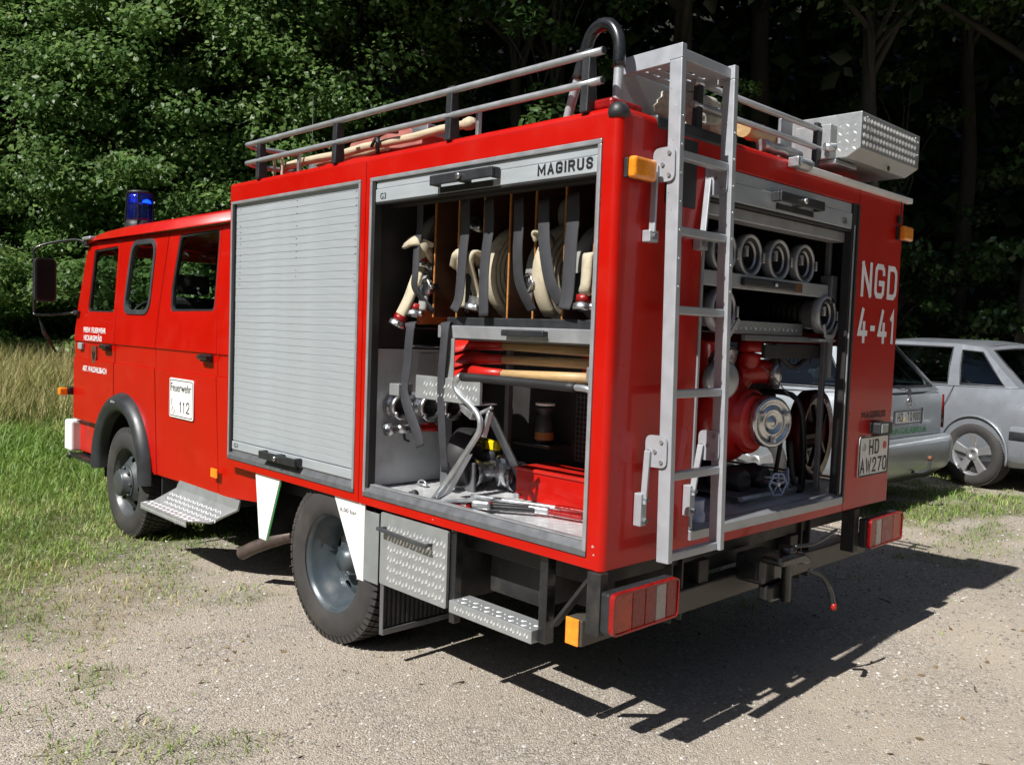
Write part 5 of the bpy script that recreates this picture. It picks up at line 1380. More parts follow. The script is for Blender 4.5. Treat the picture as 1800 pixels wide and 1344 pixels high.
# ------------------------------------------------------------ left locker: lower half
# three shovels lying behind each other
for i, (v0, v1, xx) in enumerate(((603, 616, .30), (628, 638, .24), (652, 664, .18))):
    a_ = [(0.300, 1.047, 1.458), (0.260, 0.999, 1.397), (0.220, 0.950, 1.338)][i]; b_ = [(0.300, 0.339, 1.452), (0.240, 0.285, 1.407), (0.180, 0.230, 1.357)][i]
    a_ = Vector(a_); b_ = Vector(b_); L_ = (b_ - a_)
    lb = ['red bladed shovel, topmost of the three lying in the locker', 'red bladed shovel, middle one of the three in the locker', 'red bladed shovel, lowest of the three in the locker'][i]
    e = empty('shovel', a_, lb, 'shovel', 'shovels lying under the hose rack')
    d_ = L_.normalized()
    m = MB(); m.tube([d_ * .155, d_ * .5, L_ - d_ * .0], [.017, .019, .020], 12); m.build('shaft', WOODP, e)
    m = MB(); m.tube([d_ * .02, d_ * .10, d_ * .22], [.030, .024, .020], 12); m.build('socket', REDDULL, e)
    side = Vector((1, 0, 0)); up = Vector((0, 0, 1))
    m = MB(); vs = []
    for q_ in range(7):
        t = q_ / 6; hw = .03 + .075 * math.sin(min(1, t * 1.6) * PI / 2) * (1 if t < .8 else (1 - (t - .8) * 2.2))
        for s_ in (-1, -.5, 0, .5, 1): vs.append(d_ * (.03 - .17 * t) + side * hw * s_ * .6 + up * (-.02 * s_ * s_ + .012 - hw * s_ * .5 * 0) + Vector((0, 0, hw * s_ * .35)))
    fs = [(a * 5 + b, a * 5 + b + 1, (a + 1) * 5 + b + 1, (a + 1) * 5 + b) for a in range(6) for b in range(4)]
    m.raw(vs, fs, True); bl = m.build('blade', REDDULL, e, recalc=True)
    so = bl.modifiers.new('thick', 'SOLIDIFY'); so.thickness = .003
bx('tool_rail', (.15, .10, 1.40), (.5, .13, 1.47), ALUD, FE)
bx('tool_clip', (.13, .16, 1.345), (.36, .215, 1.40), STEEL, FE, .004)
bx('red_case', (.34, .18, 1.36), (.52, .42, 1.46), RED, FE, .006)
# checker plate tray below them
tr_ = MB(); tr_.box((.10, .75, 1.215), (.115, 1.17, 1.315)); ty = tr_.build('tray_side', CHECK, FE, .002)
lugs('tread_relief', lambda a, b, h: Vector((.0998 - h, a, b)), .76, 1.155, 1.22, 1.31, .04, .030, .003, CHECK, ty, 'pair')
bx('tray_floor', (.1155, .75, 1.215), (.20, 1.17, 1.222), CHECK, FE)
bx('tray_box', (.08, 1.265, 1.215), (.16, 1.335, 1.268), CHECK, FE, .003)
bx('tray_link', (.12, 1.17, 1.22), (.14, 1.33, 1.235), STEEL, FE, .002)
# swing frame: bent tube with a black sleeve
A_ = [(0.100, 0.884, 1.324), (0.100, 0.904, 1.292), (0.100, 0.880, 1.254), (0.100, 0.793, 1.207), (0.100, 0.746, 1.165), (0.100, 0.746, 1.112), (0.095, 0.793, 1.044), (0.080, 0.881, 0.923), (0.070, 0.993, 0.792)]
p = MB(); p.tube(smooth_path(A_, 6), .0125, 12); sf = p.build('swing_frame', STEEL, FE)
p = MB(); p.tube(smooth_path([(0.100, 0.904, 1.299), (0.100, 0.884, 1.322), (0.110, 0.845, 1.329), (0.115, 0.581, 1.325), (0.115, 0.282, 1.324), (0.115, 0.199, 1.323), (0.120, 0.170, 1.311)], 5), .0128, 12); p.build('frame_tube', STEEL, sf)
p = MB(); p.tube(smooth_path([(0.105, 0.868, 1.325), (0.115, 0.581, 1.325), (0.115, 0.248, 1.324)], 8), .0175, 12); p.build('grip_sleeve', RUBBERB, sf)
f0 = Vector((0.070, 1.023, 0.772)); f1 = Vector((0.090, 0.800, 1.013)); f2 = Vector((0.080, 0.920, 0.832))
p = MB(); k_ = Vector((.03, 0, 0)); vs_ = [f0, f2, f1, f0 + k_, f2 + k_, f1 + k_]; p.raw(vs_, ((0, 1, 2), (5, 4, 3), (0, 3, 4, 1), (1, 4, 5, 2), (2, 5, 3, 0))); p.build('foot_bracket', STEEL, sf, .002)
p = MB(); p.bar((0.060, 0.962, 0.796), (0.100, 0.740, 0.833), .014, .030, (1, 0, 0)); p.build('foot_plate', STEEL, sf, .003)
p = MB(); p.bar((0.140, 0.726, 1.195), (0.120, 0.740, 1.088), .014, .026, (1, 0, 0)); p.bar((0.120, 0.779, 1.177), (0.140, 0.714, 1.210), .012, .02, (1, 0, 0)); p.build('link_arm', STEEL, sf, .003)
p = MB(); p.bar((0.120, 0.868, 1.197), (0.100, 0.780, 1.169), .03, .03, (1, 0, 0)); p.build('clamp', STEEL, sf, .004)
p = MB(); p.bar((0.350, 0.961, 1.159), (0.550, 0.912, 0.805), .05, .012, (1, 0, 0)); p.build('support_arm', ALUD, FE, .003)
bx('rack_post', (.52, 1.02, .80), (.55, 1.045, 1.47), ALUD, FE, .003)
# couplings on the grey bulkhead
def fitting(loc, r, label, mat=CHROME):
    e = empty('storz_coupling', loc, label, 'coupling', 'couplings clipped to the grey bulkhead')
    m = MB(); m.lathe([(r, .0), (r, -.018), (r * .86, -.022), (r * .84, -.045), (r * .95, -.05), (r * .93, -.062), (r * .70, -.064), (r * .62, -.045), (r * .60, 0)], (0, 0, 0), 'y', 26, cap=False); m.build('body', mat, e)
    m = MB(); m.lathe([(r * .62, -.03), (r * .45, -.034), (r * .42, -.01), (.0001, -.008)], (0, 0, 0), 'y', 20, cap=False); m.build('bore', BLACKM, e)
    for t in (.6, .6 + PI): MB().lathe([(.010, -.058), (.010, -.075), (.007, -.078), (.0001, -.078)], (r * .8 * math.cos(t), 0, r * .8 * math.sin(t)), 'y', 8).build('lug', mat, e)
fitting((.165, 1.405, 1.155), .062, 'leftmost silver coupling on the grey bulkhead under the tray')
fitting((.335, 1.405, 1.145), .068, 'middle silver coupling on the grey bulkhead')
fitting((.475, 1.405, 1.14), .064, 'rightmost silver coupling on the bulkhead beside the swing frame')
e = empty('branch_pipe', (.13, 1.375, 1.052), 'small red and silver branch pipe clipped to the grey bulkhead', 'nozzle')
MB().lathe([(.028, -.03), (.030, -.02), (.030, .0), (.020, .005), (.018, .03)], (0, 0, 0), 'x', 18, cap=False).build('coupling', CHROME, e)
MB().lathe([(.018, .03), (.024, .05), (.024, .10), (.014, .11)], (0, 0, 0), 'x', 18).build('body', CHROME, e)
MB().lathe([(.012, .11), (.017, .12), (.020, .22), (.024, .24), (.024, .27), (.0001, .275)], (0, 0, 0), 'x', 18).build('barrel', REDL, e)
p = MB(); p.tube([(.07, 0, -.02), (.075, 0, -.05), (.10, 0, -.06)], .006, 8); p.build('valve_lever', BLACKM, e)
# distributor valve with yellow knob
D0 = Vector((0.497, 1.095, 0.787)) + Vector((.03, .03, 0))
D0 = D0 + Vector((-.02, -.02, 0)); e = empty('distributor_valve', D0, 'polished two way hose valve with a yellow knob on the locker floor', 'valve')
m = MB(); m.lathe([(.060, -.135), (.060, -.115), (.046, -.110), (.046, -.05), (.040, -.03), (.040, .12), (.055, .13), (.055, .15)], (.02, 0, .062), 'y', 26, cap=False, M=None); 
m.build('through_pipe', CHROME, e)
m = MB(); m.lathe([(.060, -.10), (.062, -.085), (.050, -.08), (.042, -.02), (.05, .0), (.042, .03)], (0, .015, .066), 'x', 26, cap=False); m.build('front_inlet', CHROME, e)
m = MB(); m.lathe([(.044, -.101), (.040, -.06), (.0001, -.058)], (0, .015, .066), 'x', 22, cap=False); m.build('inlet_bore', BLACKM, e)
m = MB(); m.lathe([(.0001, 0), (.030, .0), (.034, .015), (.034, .105), (.028, .115), (.0001, .118)], (.0, -.075, .022), 'z', 22); m.build('valve_body', CHROME, e)
m = MB(); m.lathe([(.012, .10), (.036, .115), (.034, .145), (.0001, .147)], (.02, .03, 0), 'z', 18); m.build('knob_neck', FLARE, e)
m = MB(); m.prism(rr(-.030, -.018, .030, .018, .008), lambda a, b: Vector((.02 + b, .03 + a * 1.5, .148)), lambda a, b: Vector((.02 + b, .03 + a * 1.7, .185))); m.build('yellow_knob', YELLOW, e, .005)
m = MB(); m.box((.0, .06, .125), (.03, .15, .150)); m.build('side_lever', STEEL, e, .004)
e.scale = (1.22, 1.22, 1.18)
# checker bracket and hose roll behind the valve
bx('floor_bracket', (.36, 1.06, .788), (.375, 1.30, .92), ALUD, FE, .003)
coil('rolled_hose', (.42, 1.17, .93), .06, .14, .10, 5, (0, .3, .4), 'dark rolled suction hose behind the checker bracket on the locker floor', None, RUBBERB)
# red steel box
e = empty('red_box', (.44, .62, .787), 'red steel box with overhanging lid on the locker floor', 'box')
m = MB(); m.box((0, -.27, 0), (.22, .25, .125)); m.build('body', RED, e, .004)
m = MB(); m.box((-.006, -.276, .1255), (.226, .256, .140)); m.build('lid', REDDULL, e, .003)
for yy in (-.2, .22): bx('latch', (-.012, yy, -.0), (-.001, yy + .03, .022), STEEL, e, .002)
# cable cutter / spreader with red handles
e = empty('bolt_cutter', (.13, .80, .79), 'bolt cutter with red grips lying on the locker floor', 'bolt cutter', rz=0)
def B3(nm, a, b, w_, h_, mt): 
    m = MB(); m.bar(a, b, w_, h_); m.build(nm, mt, e, min(w_, h_) * .25)
B3('grip', (-.05, .07, .012), (-.03, -.02, .012), .022, .022, REDL)
B3('grip', (.0, .06, .012), (-.02, -.09, .012), .020, .02, REDL)
B3('arm', (-.03, -.06, .018), (.10, -.26, .022), .028, .024, BLACK)
B3('arm', (.03, -.02, .016), (.14, -.22, .020), .022, .02, BLACK)
B3('jaw', (-.045, -.05, .03), (-.01, -.12, .03), .05, .036, STEEL)
B3('jaw', (.09, -.23, .025), (.13, -.31, .022), .03, .028, STEEL)
B3('tip', (.13, -.31, .02), (.16, -.46, .018), .024, .018, REDL)
B3('joint', (-.035, .03, .022), (-.03, -.005, .022), .034, .03, STEEL)
e = empty('crowbar', (.26, .86, .79), 'thin steel crowbar behind the bolt cutter', 'crowbar')
p = MB(); p.tube(smooth_path([(0, .1, .01), (.02, 0, .012), (.08, -.2, .012), (.12, -.32, .012)], 4), .009, 8); p.build('bar', STEEL, e)
p = MB(); p.bar((.11, -.30, .018), (.16, -.42, .012), .04, .012); p.build('claw', REDL, e, .003)
# small things on the locker floor
e = empty('shackle', (0.258, 1.302, 0.787), 'small silver shackle lying at the left of the locker floor', 'shackle')
p = MB(); p.tube([(0, .03 * math.cos(t), .012 + .018 * math.sin(t)) for t in [PI * k / 8 for k in range(9)]], .005, 7); p.build('bow', STEEL, e)
p = MB(); p.tube([(0, -.035, .010), (0, .035, .010)], .006, 7); p.build('pin', STEEL, e)
e = empty('black_knob', (0.085, 1.134, 0.787), 'black rubber knob lying on the locker floor', 'knob')
MB().lathe([(.0001, 0), (.016, .002), (.019, .014), (.012, .026), (.0001, .03)], (0, 0, 0), 'z', 14).build('knob_head', RUBBERB, e)
p = MB(); p.tube([(0, 0, .012), (.01, .05, .008)], .006, 7); p.build('stem', BLACKM, e)
e = empty('tape_roll', (.20, .155, .787), 'white tape roll with a small cap at the right of the locker floor', 'tape')
MB().lathe([(.022, 0), (.045, .0), (.047, .006), (.047, .044), (.045, .05), (.022, .05)], (0, 0, 0), 'z', 24).build('roll', WHITE, e)
MB().lathe([(.030, .0505), (.030, .075), (.024, .08), (.0001, .08)], (0.005, 0, 0), 'z', 18).build('cap', GREYW, e)
e = empty('folding_bracket', (.055, .105, .787), 'small white folding bracket standing by the right door frame', 'bracket')
p = MB(); p.bar((0, .02, 0), (.03, -.03, .10), .03, .006, (1, 0, 0)); p.bar((.02, -.02, .002), (.035, -.035, .11), .03, .006, (1, 0, 0)); p.build('arm', STEEL, e, .001)
p = MB(); p.box((-.01, -.03, 0), (.04, .04, .004)); p.build('foot', STEEL, e, .001)
# dim equipment at the back of the locker
e = empty('dark_canister', (.60, .86, 1.02), 'dark canister with an orange label on the back wall of the locker', 'canister')
MB().lathe([(.0001, 0), (.055, .0), (.055, .12), (.04, .15), (.04, .17), (.058, .18), (.058, .195), (.045, .2)], (0, 0, 0), 'z', 20).build('body', BLACKM, e)
MB().lathe([(.0555, .02), (.0555, .06)], (0, 0, 0), 'z', 20, cap=False).build('label_band', pm('dull_orange_label', (.3, .1, .02), .6), e)  # band in a dull orange
MB().lathe([(.040, .202), (.056, .202), (.056, .215), (.04, .215)], (0, 0, 0), 'z', 20, cap=False).build('rim', WHITE, e)
bx('canister_shelf', (.54, .78, 1.005), (.69, 1.0, 1.018), INTER, FE)
e = bpy.data.objects['dark_canister']; e.scale = (.8, .8, .85)

# ------------------------------------------------------------ rear locker: suction hoses and pump
def suction(loc, lbl, L=1.1, r=.062, rr1=.089, tilt=0, grp='suction hoses stacked on the rear shelves'):
    e = empty('suction_hose', loc, lbl, 'suction hose', grp, rot=(tilt, 0, 0))
    m = MB(); prof = []
    k = int(L / .028)
    for i in range(k): prof += [(r, .10 + i * .028), (r + .006, .10 + i * .028 + .008), (r + .006, .10 + i * .028 + .018), (r, .10 + i * .028 + .026)]
    m.lathe(prof, (0, 0, 0), 'y', 22); m.build('hose', RUBBERB, e)
    m = MB(); m.lathe([(.062, .105), (.068, .10), (.070, .05), (.086, .045), (rr1, .035), (rr1, .006), (rr1 - .003, .0), (.076, .0), (.074, .012), (.060, .016), (.058, .05), (.052, .055), (.052, .10)], (0, 0, 0), 'y', 32, cap=False); c_ = m.build('coupling', ALU, e)
    MB().lathe([(.072, .004), (.066, .002), (.060, .006), (.060, .014)], (0, 0, 0), 'y', 28, cap=False).build('gasket', RUBBERB, c_)
    MB().lathe([(.0519, .02), (.050, .03), (.050, .12), (.0001, .125)], (0, 0, 0), 'y', 22, cap=False).build('bore', INTER, c_)
    for t in (PI * .95, -.05):
        m = MB(); m.box((-.007, -.012, -.022), (.007, .014, .022)); q = m.build('lug', CHROME, c_, .003); q.location = ((rr1 - .010) * math.cos(t) * (1 if t > 1 else 1.06) + (.03 if t > 1 else 0) , 0, .085 * math.sin(t))
    return e
Z1 = 1.868
for i, (x_, lb) in enumerate(((.800, 'black suction hose behind the ladder, leftmost on the upper rear shelf'), (1.000, 'black suction hose second from left on the upper rear shelf'), (1.235, 'black suction hose third from left on the upper rear shelf'), (1.462, 'black suction hose at the right end of the upper rear shelf'))):
    suction((x_, .09, Z1), lb)
suction((.800, .08, 1.635), 'black suction hose behind the right ladder stile on the lower shelf')
suction((1.640, .06, 1.648), 'black suction hose at the right of the lower rear shelf', L=.7)
sh = bx('shelf_front', (.53, .075, 1.725), (1.66, .090, 1.785), ALU, FE, .003)
bx('shelf_handle', (.90, .055, 1.738), (1.32, .0745, 1.772), BLACKM, sh, .006)
MB().lathe([(.009, 0), (.009, -.01), (.0001, -.012)], (1.14, .054, 1.755), 'y', 10).build('shelf_lock', CHROME, sh)
bx('shelf_label', (1.34, .072, 1.735), (1.41, .0745, 1.775), BRASS, sh, .001)
bx('shelf_plate', (.53, .0905, 1.765), (1.66, .9, 1.772), ALUD, FE)
bx('shelf_bracket', (1.665, .06, 1.70), (1.72, .12, 1.83), ALUD, FE, .004)
bx('shelf_post', (1.690, .09, .81), (1.712, .115, 2.03), ALUD, FE, .003)
bx('shelf_post', (1.722, .07, 1.35), (1.728, .11, 1.66), ALU, FE, .001)
l2 = bx('lower_shelf', (.95, .16, 1.545), (1.60, .17, 1.60), CHECK, FE, .003)
lugs('tread_relief', lambda a, b, h: Vector((a, .1598 - h, b)), .96, 1.59, 1.548, 1.598, .04, .024, .002, CHECK, l2, 'cross')
bx('lower_shelf_plate', (.70, .171, 1.545), (1.68, .9, 1.552), INTER, FE)
bx('lower_shelf_rail', (1.0, .10, 1.515), (1.72, .12, 1.54), ALUD, FE, .003)
bx('lower_shelf_foot', (1.55, .05, 1.522), (1.72, .10, 1.534), ALU, FE, .002)
bx('cross_rail', (1.20, .12, 1.44), (1.75, .14, 1.50), INTER, FE)
# hose cradle straps round the lower right hose
p = MB(); p.bar((1.575, .045, 1.60), (1.60, .045, 1.545), .02, .005, (0, 1, 0)); p.bar((1.60, .045, 1.545), (1.67, .045, 1.545), .02, .005, (0, 1, 0)); p.bar((1.67, .045, 1.545), (1.72, .045, 1.61), .02, .005, (0, 1, 0)); p.build('hose_cradle', ALU, FE, .001)
p = MB(); p.bar((.72, .06, 1.60), (.80, .06, 1.52), .02, .006, (0, 1, 0)); p.bar((.80, .06, 1.52), (.88, .06, 1.60), .02, .006, (0, 1, 0)); p.build('hose_cradle', ALU, FE, .001)
p = MB(); p.tube(smooth_path([(1.30, .14, 1.50), (1.42, .15, 1.43), (1.55, .16, 1.40), (1.68, .15, 1.47), (1.72, .14, 1.50)], 6), .012, 8); p.build('hanging_net', INTER, FE)
p = MB()
for i in range(9): p.bar((1.32 + i * .045, .145, 1.50), (1.36 + i * .038, .15, 1.42), .004, .004, (0, 1, 0))
p.build('net_cords', BLACKM, FE, kind='stuff')
p = MB(); p.tube([(1.2, .5, 1.30), (1.75, .42, 1.30)], .014, 10); p.build('cross_bar', BLACKM, FE)

# the portable pump
PU = empty('portable_pump', (1.45, .30, .80), 'red portable fire pump with silver screw caps in the rear locker', 'pump')
PM = pm('pump_red_paint', (0.50, 0.012, 0.008), 0.42, coat=0.3, var=0.12, dirt=(0.15, 0.03, 0.02), dirt_amt=0.5, dscale=12, bump=0.1, bscale=40)
m = MB(); m.lathe([(.10, .14), (.16, .12), (.20, .06), (.205, .0), (.19, -.05), (.15, -.08), (.13, -.10), (.125, -.16)], (-.10, .10, .34), 'y', 32); m.build('volute', PM, PU)
m = MB(); m.lathe([(.135, -.10), (.15, -.11), (.15, -.125), (.135, -.13)], (-.07, .10, .34), 'y', 32, cap=False); m.build('flange', PM, PU)
# suction inlet cap, big and silver, facing back and right
Mc = Matrix.Rotation(rad(-17), 4, 'Z')
ic = MB(); ic.lathe([(.085, .12), (.092, .05), (.110, .04), (.118, .03), (.118, -.005), (.112, -.014), (.095, -.014), (.092, -.004), (.070, -.004), (.066, -.012), (.048, -.012), (.044, -.002), (.020, -.002), (.016, -.014), (.0001, -.014)], (-.05, -.115, .345), 'y', 40, M=Mc, cap=False); cap_ = ic.build('suction_cap', CHROME, PU)
for t in (.5, .5 + 2 * PI / 3, .5 + 4 * PI / 3):
    v = Mc @ Vector((.082 * math.cos(t), -.018, .082 * math.sin(t)))
    m = MB(); m.box((-.012, -.012, -.008), (.012, .01, .008)); q = m.build('cap_lug', CHROME, cap_, .003); q.location = Vector((-.05, -.115, .345)) + v; q.rotation_euler = (0, -t, 0)
# pipes going up
m = MB(); m.tube(smooth_path([(-.10, .12, .40), (-.20, .10, .56), (-.26, .08, .66), (-.30, .06, .74)], 5), [.10 - .002 * i for i in range(16)], 20); m.build('pressure_pipe', PM, PU)
m = MB(); m.tube(smooth_path([(-.04, .10, .48), (.02, .08, .56), (.03, .06, .66)], 5), .055, 18); m.build('pressure_pipe', PM, PU)
m = MB(); m.lathe([(.052, 0), (.062, .01), (.062, .05), (.03, .07), (.02, .12), (.0001, .122)], (.03, .06, .66), 'z', 20); m.build('valve_bonnet', PM, PU)
m = MB(); m.tube(smooth_path([(-.02, .10, .55), (.08, .04, .57), (.14, .0, .56)], 5), .058, 18); m.build('outlet', PM, PU)
Mo = Matrix.Rotation(rad(30), 4, 'Z')
m = MB(); m.lathe([(.062, .05), (.074, .04), (.074, .0), (.066, -.006), (.04, -.006), (.03, -.012), (.0001, -.012)], (.15, -.03, .56), 'y', 26, cap=False, M=Mo); m.build('outlet_cap', CHROME, PU)
m = MB(); m.lathe([(.075, .05), (.084, .04), (.084, .0), (.072, -.006), (.05, -.006), (.04, -.014), (.0001, -.014)], (-.47, -.12, .545), 'y', 28, cap=False, M=Matrix.Rotation(rad(-15), 4, 'Z')); m.build('outlet_cap', ALU, PU)
m = MB(); m.tube([(-.45, -.08, .545), (-.30, .05, .52), (-.12, .10, .45)], .062, 18); m.build('outlet', PM, PU)
m = MB(); m.lathe([(.062, .06), (.074, .04), (.074, 0), (.05, -.004), (.0001, -.004)], (-.265, .0, .62), 'y', 24, M=Matrix.Rotation(rad(20), 4, 'X')); m.build('outlet_cap', CHROME, PU)
for (a_, b_, c_) in (((-.30, .06, .74), (-.24, .0, .82), .06),):
    m = MB(); m.tube([a_, b_], c_, 16); m.build('pump_neck', PM, PU)
# handwheel chain
ch = smooth_path([(-.02, -.03, .60), (.04, -.06, .55), (.08, -.09, .50), (.11, -.11, .46)], 8)
for i in range(0, len(ch) - 1, 1):
    m = MB(); m.bar(ch[i], ch[i + 1], .004, .007 if i % 2 else .003, (0, 1, 0)); m.build('chain_link', STEEL, PU)
# engine block and frame
m = MB(); m.box((-.05, .22, .12), (.40, .80, .48)); m.build('engine_block', INTER, PU, .04, 3)
m = MB(); m.prism([(.06, .48), (.10, .52), (.40, .50), (.42, .42), (.42, .28), (.06, .28)], lambda a, b: Vector((a, .12, b)), lambda a, b: Vector((a, .60, b))); m.build('engine_hood', BLACKM, PU, .02, 3)
p = MB(); p.tube(smooth_path([(.17, -.02, .02), (.19, -.04, .30), (.16, -.02, .42)], 5), .011, 8); p.build('frame_leg', BLACKM, PU)
p = MB(); p.tube(smooth_path([(.32, -.08, .015), (.30, -.10, .20), (.24, -.08, .44), (.22, .1, .47)], 5), .014, 8); p.build('frame_leg', BLACKM, PU)
p = MB(); p.tube(smooth_path([(.16, -.10, .24), (.16, -.12, .08), (.22, -.12, .01), (.30, -.10, .01), (.30, -.1, .2)], 5), .014, 8); p.build('frame_loop', RUBBERB, PU)
sk = MB(); sk.box((-.30, -.12, .018), (.10, .30, .026)); sb = sk.build('sled_plate', ALUD, PU, .002)
sk = MB(); sk.tube([(-.34, -.15, .022), (.14, -.15, .022), (.14, .5, .022)], .012, 8); sk.build('sled_tube', STEEL, sb)
for x_, y_, lbn in ((-.115, -.20, 0), (.075, -.14, 1)):
    c = Vector((x_, y_, .075)); tl = Matrix.Rotation(rad(-18 if lbn == 0 else 35), 4, 'Z')
    m = MB(); m.tube([c + tl @ Vector(((.046 + .004 * math.cos(6 * t)) * math.cos(t), 0, (.050 + .004 * math.cos(6 * t)) * math.sin(t))) for t in [2 * PI * k / 36 for k in range(36)]], .005, 7, closed=True)
    hw = m.build('handwheel', BLUEWH, PU)
    for k in range(5):
        t = 2 * PI * k / 5 + .3
        m = MB(); m.bar(c, c + tl @ Vector((.044 * math.cos(t), 0, .048 * math.sin(t))), .005, .005, (0, 1, 0)); m.build('spoke', BLUEWH, hw)
    m = MB(); m.tube([c + tl @ Vector((0, -.008, 0)), c + tl @ Vector((0, .14, 0))], .009, 8); m.build('spindle', STEEL, hw)
for x_ in (-.16, .02):
    m = MB(); m.lathe([(.05, -.06), (.055, -.05), (.055, .06), (.05, .07)], (x_, -.0, .07), 'y', 20); m.build('valve_housing', BLACKM, PU)
m = MB(); m.tube([(-.26, .05, .09), (.10, .05, .09)], .035, 14); m.build('manifold', INTER, PU)
# starter wheel, dark red
e = empty('hose_reel', (2.10, .36, 1.03), 'dark red cable reel wheel at the right of the rear opening', 'reel')
m = MB(); m.lathe([(.19, -.045), (.235, -.05), (.240, -.03), (.232, .03), (.19, .035)], (0, 0, 0), 'x', 40, M=Matrix.Rotation(rad(97), 4, 'Z'), cap=False); m.build('rim', pm('reel_rim_red', (0.12, 0.006, 0.005), 0.4, var=.2, coat=.2), e)
m = MB(); m.lathe([(.20, -.03), (.09, -.012), (.05, -.05), (.03, -.055), (.0001, -.055)], (0, 0, 0), 'x', 36, M=Matrix.Rotation(rad(97), 4, 'Z'), cap=False); m.build('disc', pm('reel_dark_red', (0.10, 0.006, 0.005), 0.4, var=.2, coat=.2), e)
for k in range(5):
    t = 2 * PI * k / 5; Mr = Matrix.Rotation(rad(97), 4, 'Z')
    m = MB(); m.bar(Mr @ Vector((-.05, .03 * math.cos(t), .03 * math.sin(t))), Mr @ Vector((-.035, .17 * math.cos(t), .17 * math.sin(t))), .022, .012, (1, 0, 0)); m.build('spoke', BLACKM, e)
m = MB(); m.box((-.03, -.02, -.225), (.02, .10, -.02)); m.build('stand', BLACKM, e, .005)
# small pale box behind the ladder foot
e = empty('storage_tin', (.62, .06, .787), 'pale tin standing behind the foot of the ladder', 'tin')
MB().lathe([(.0001, 0), (.045, 0), (.045, .05), (.04, .06), (.04, .10), (.045, .11), (.0001, .112)], (0, 0, 0), 'z', 20).build('body', BLUEWH, e)

# ------------------------------------------------------------ rear ladder
RL = empty('rear_ladder', (.129, -.120, .743)); RL.parent = FE; RL.rotation_euler = (rad(-1.2), 0, 0); RL.scale = (1.057, 1.057, 1.057)
LOFF = Vector((0, .215, -.785))
xl, xr, yl = .062, .366, -.215
def lbuild(m, name, bv=.003):
    o = m.build(name, LADDER, RL, bv); o.data.transform(Matrix.Translation(LOFF)); return o
def stile(x0):
    m = MB(); m.box((x0, yl - .012, .785), (x0 + .025, yl + .036, 2.400))
    lbuild(m, 'ladder_stile')
    m = MB(); m.prism([(yl - .012, 2.4005), (yl + .036, 2.4005), (yl + .036, 2.392), (.02, 2.392), (.02, 2.447), (yl - .012, 2.447)], lambda a, b: Vector((x0, a, b)), lambda a, b: Vector((x0 + .025, a, b))); lbuild(m, 'stile_head', .002)
    for k in range(9):
        zz = 2.31 - k * .055
        m = MB(); m.lathe([(.0055, -.003), (.0045, -.0004), (.0001, 0)], (x0 - .0002, yl + (.012 if k % 2 else .026), zz), 'x', 8, M=Matrix.Rotation(PI, 4, 'Z')); o = lbuild(m, 'rivet', 0); o.data.materials[0] = CHROME
    for k in range(7):
        m = MB(); m.lathe([(.0050, 0), (.004, -.003), (.0001, -.0035)], (x0 + .012, yl - .012, 2.22 - k * .09), 'y', 8); o = lbuild(m, 'rivet', 0); o.data.materials[0] = CHROME
stile(xl); stile(xr)
for z_ in (2.105, 1.862, 1.607, 1.335, 1.065, .80):
    m = MB(); m.box((xl + .0255, yl, z_ - .014), (xr - .0005, yl + .032, z_ + .014)); lbuild(m, 'ladder_rung', .004)
m = MB(); m.box((xl + .026, yl + .004, 2.405), (xr - .001, yl + .05, 2.440)); lbuild(m, 'ladder_rung', .003)
pt = MB(); pt.plate(rect(xl + .026, yl + .055, xr - .001, .015), [rr(xl + .05 + i * .062, -.135 + j * .05, xl + .05 + i * .062 + .035, -.135 + j * .05 + .013, .006, 3) for i in range(4) for j in range(3)], lambda a, b, t: Vector((a, b, t)), 2.410, 2.414); lbuild(pt, 'ladder_platform', .001)
m = MB(); m.box((xl + .002, .0205, 2.29), (xr + .02, .026, 2.445)); lbuild(m, 'platform_plate', .002)
m = MB(); m.box((xl + .002, .0055, 2.288), (xr + .02, .0200, 2.2925)); lbuild(m, 'platform_flange', .001)
# pivot plates and swing arms
RM = Matrix.Translation(Vector((.129, -.120, .743))) @ Matrix.Rotation(rad(-1.2), 4, 'X') @ Matrix.Scale(1.057, 4)
T_ = lambda v: RM @ (Vector(v) + LOFF)
for x0, brk in ((xl - .004, ((.170, -.02, 1.858), (.188, -.02, .925))), (xr - .004, ((.470, -.02, 1.858), (.480, -.02, .925)))):
    for k, (z0, z1) in enumerate(((2.125, 2.015), (1.20, 1.095))):
        yy = yl; zm = (z0 + z1) / 2
        m = MB(); m.plate(rpoly([(yy, z1), (yy, z0), (yy + .085, z0), (yy + .085, z1)], .025), [], lambda a, b, t: Vector((x0 - t, a, b)), 0, .004); lbuild(m, 'ladder_gusset', 0)
        for (a, b) in ((yy + .02, z0 - .02), (yy + .02, z1 + .02), (yy + .045, zm), (yy + .070, zm)):
            m = MB(); m.lathe([(.007, -.009), (.007, -.0045), (.0001, -.0042)], (x0, a, b), 'x', 8); lbuild(m, 'bolt', 0).data.materials[0] = STEEL
        bx_, by_, bz_ = brk[k]
        top = T_((x0 - .010, yy + .070, zm)); bot = Vector((bx_ - .012, by_ - .012, bz_ + .012))
        m = MB(); m.bar(top, bot, .010, .024, (0, 1, 0)); a_ = m.build('swing_arm', LADDER, FE, .002)
        m = MB()
        if k == 0: m.box((bx_ - .028, -.036, bz_ - .020), (bx_ + .020, -.002, bz_ + .020))
        else: m.box((bx_ - .028, -.034, bz_ - .065), (bx_ + .006, -.002, bz_ + .050))
        m.build('arm_bracket', LADDER, a_, .003)
        for dz_ in ((.0,) if k == 0 else (.03, -.045)):
            MB().lathe([(.010, -.046), (.010, -.034), (.0001, -.034)], (bx_ - .008, -.0, bz_ + dz_), 'y', 8, cap=False).build('bolt', STEEL, a_)

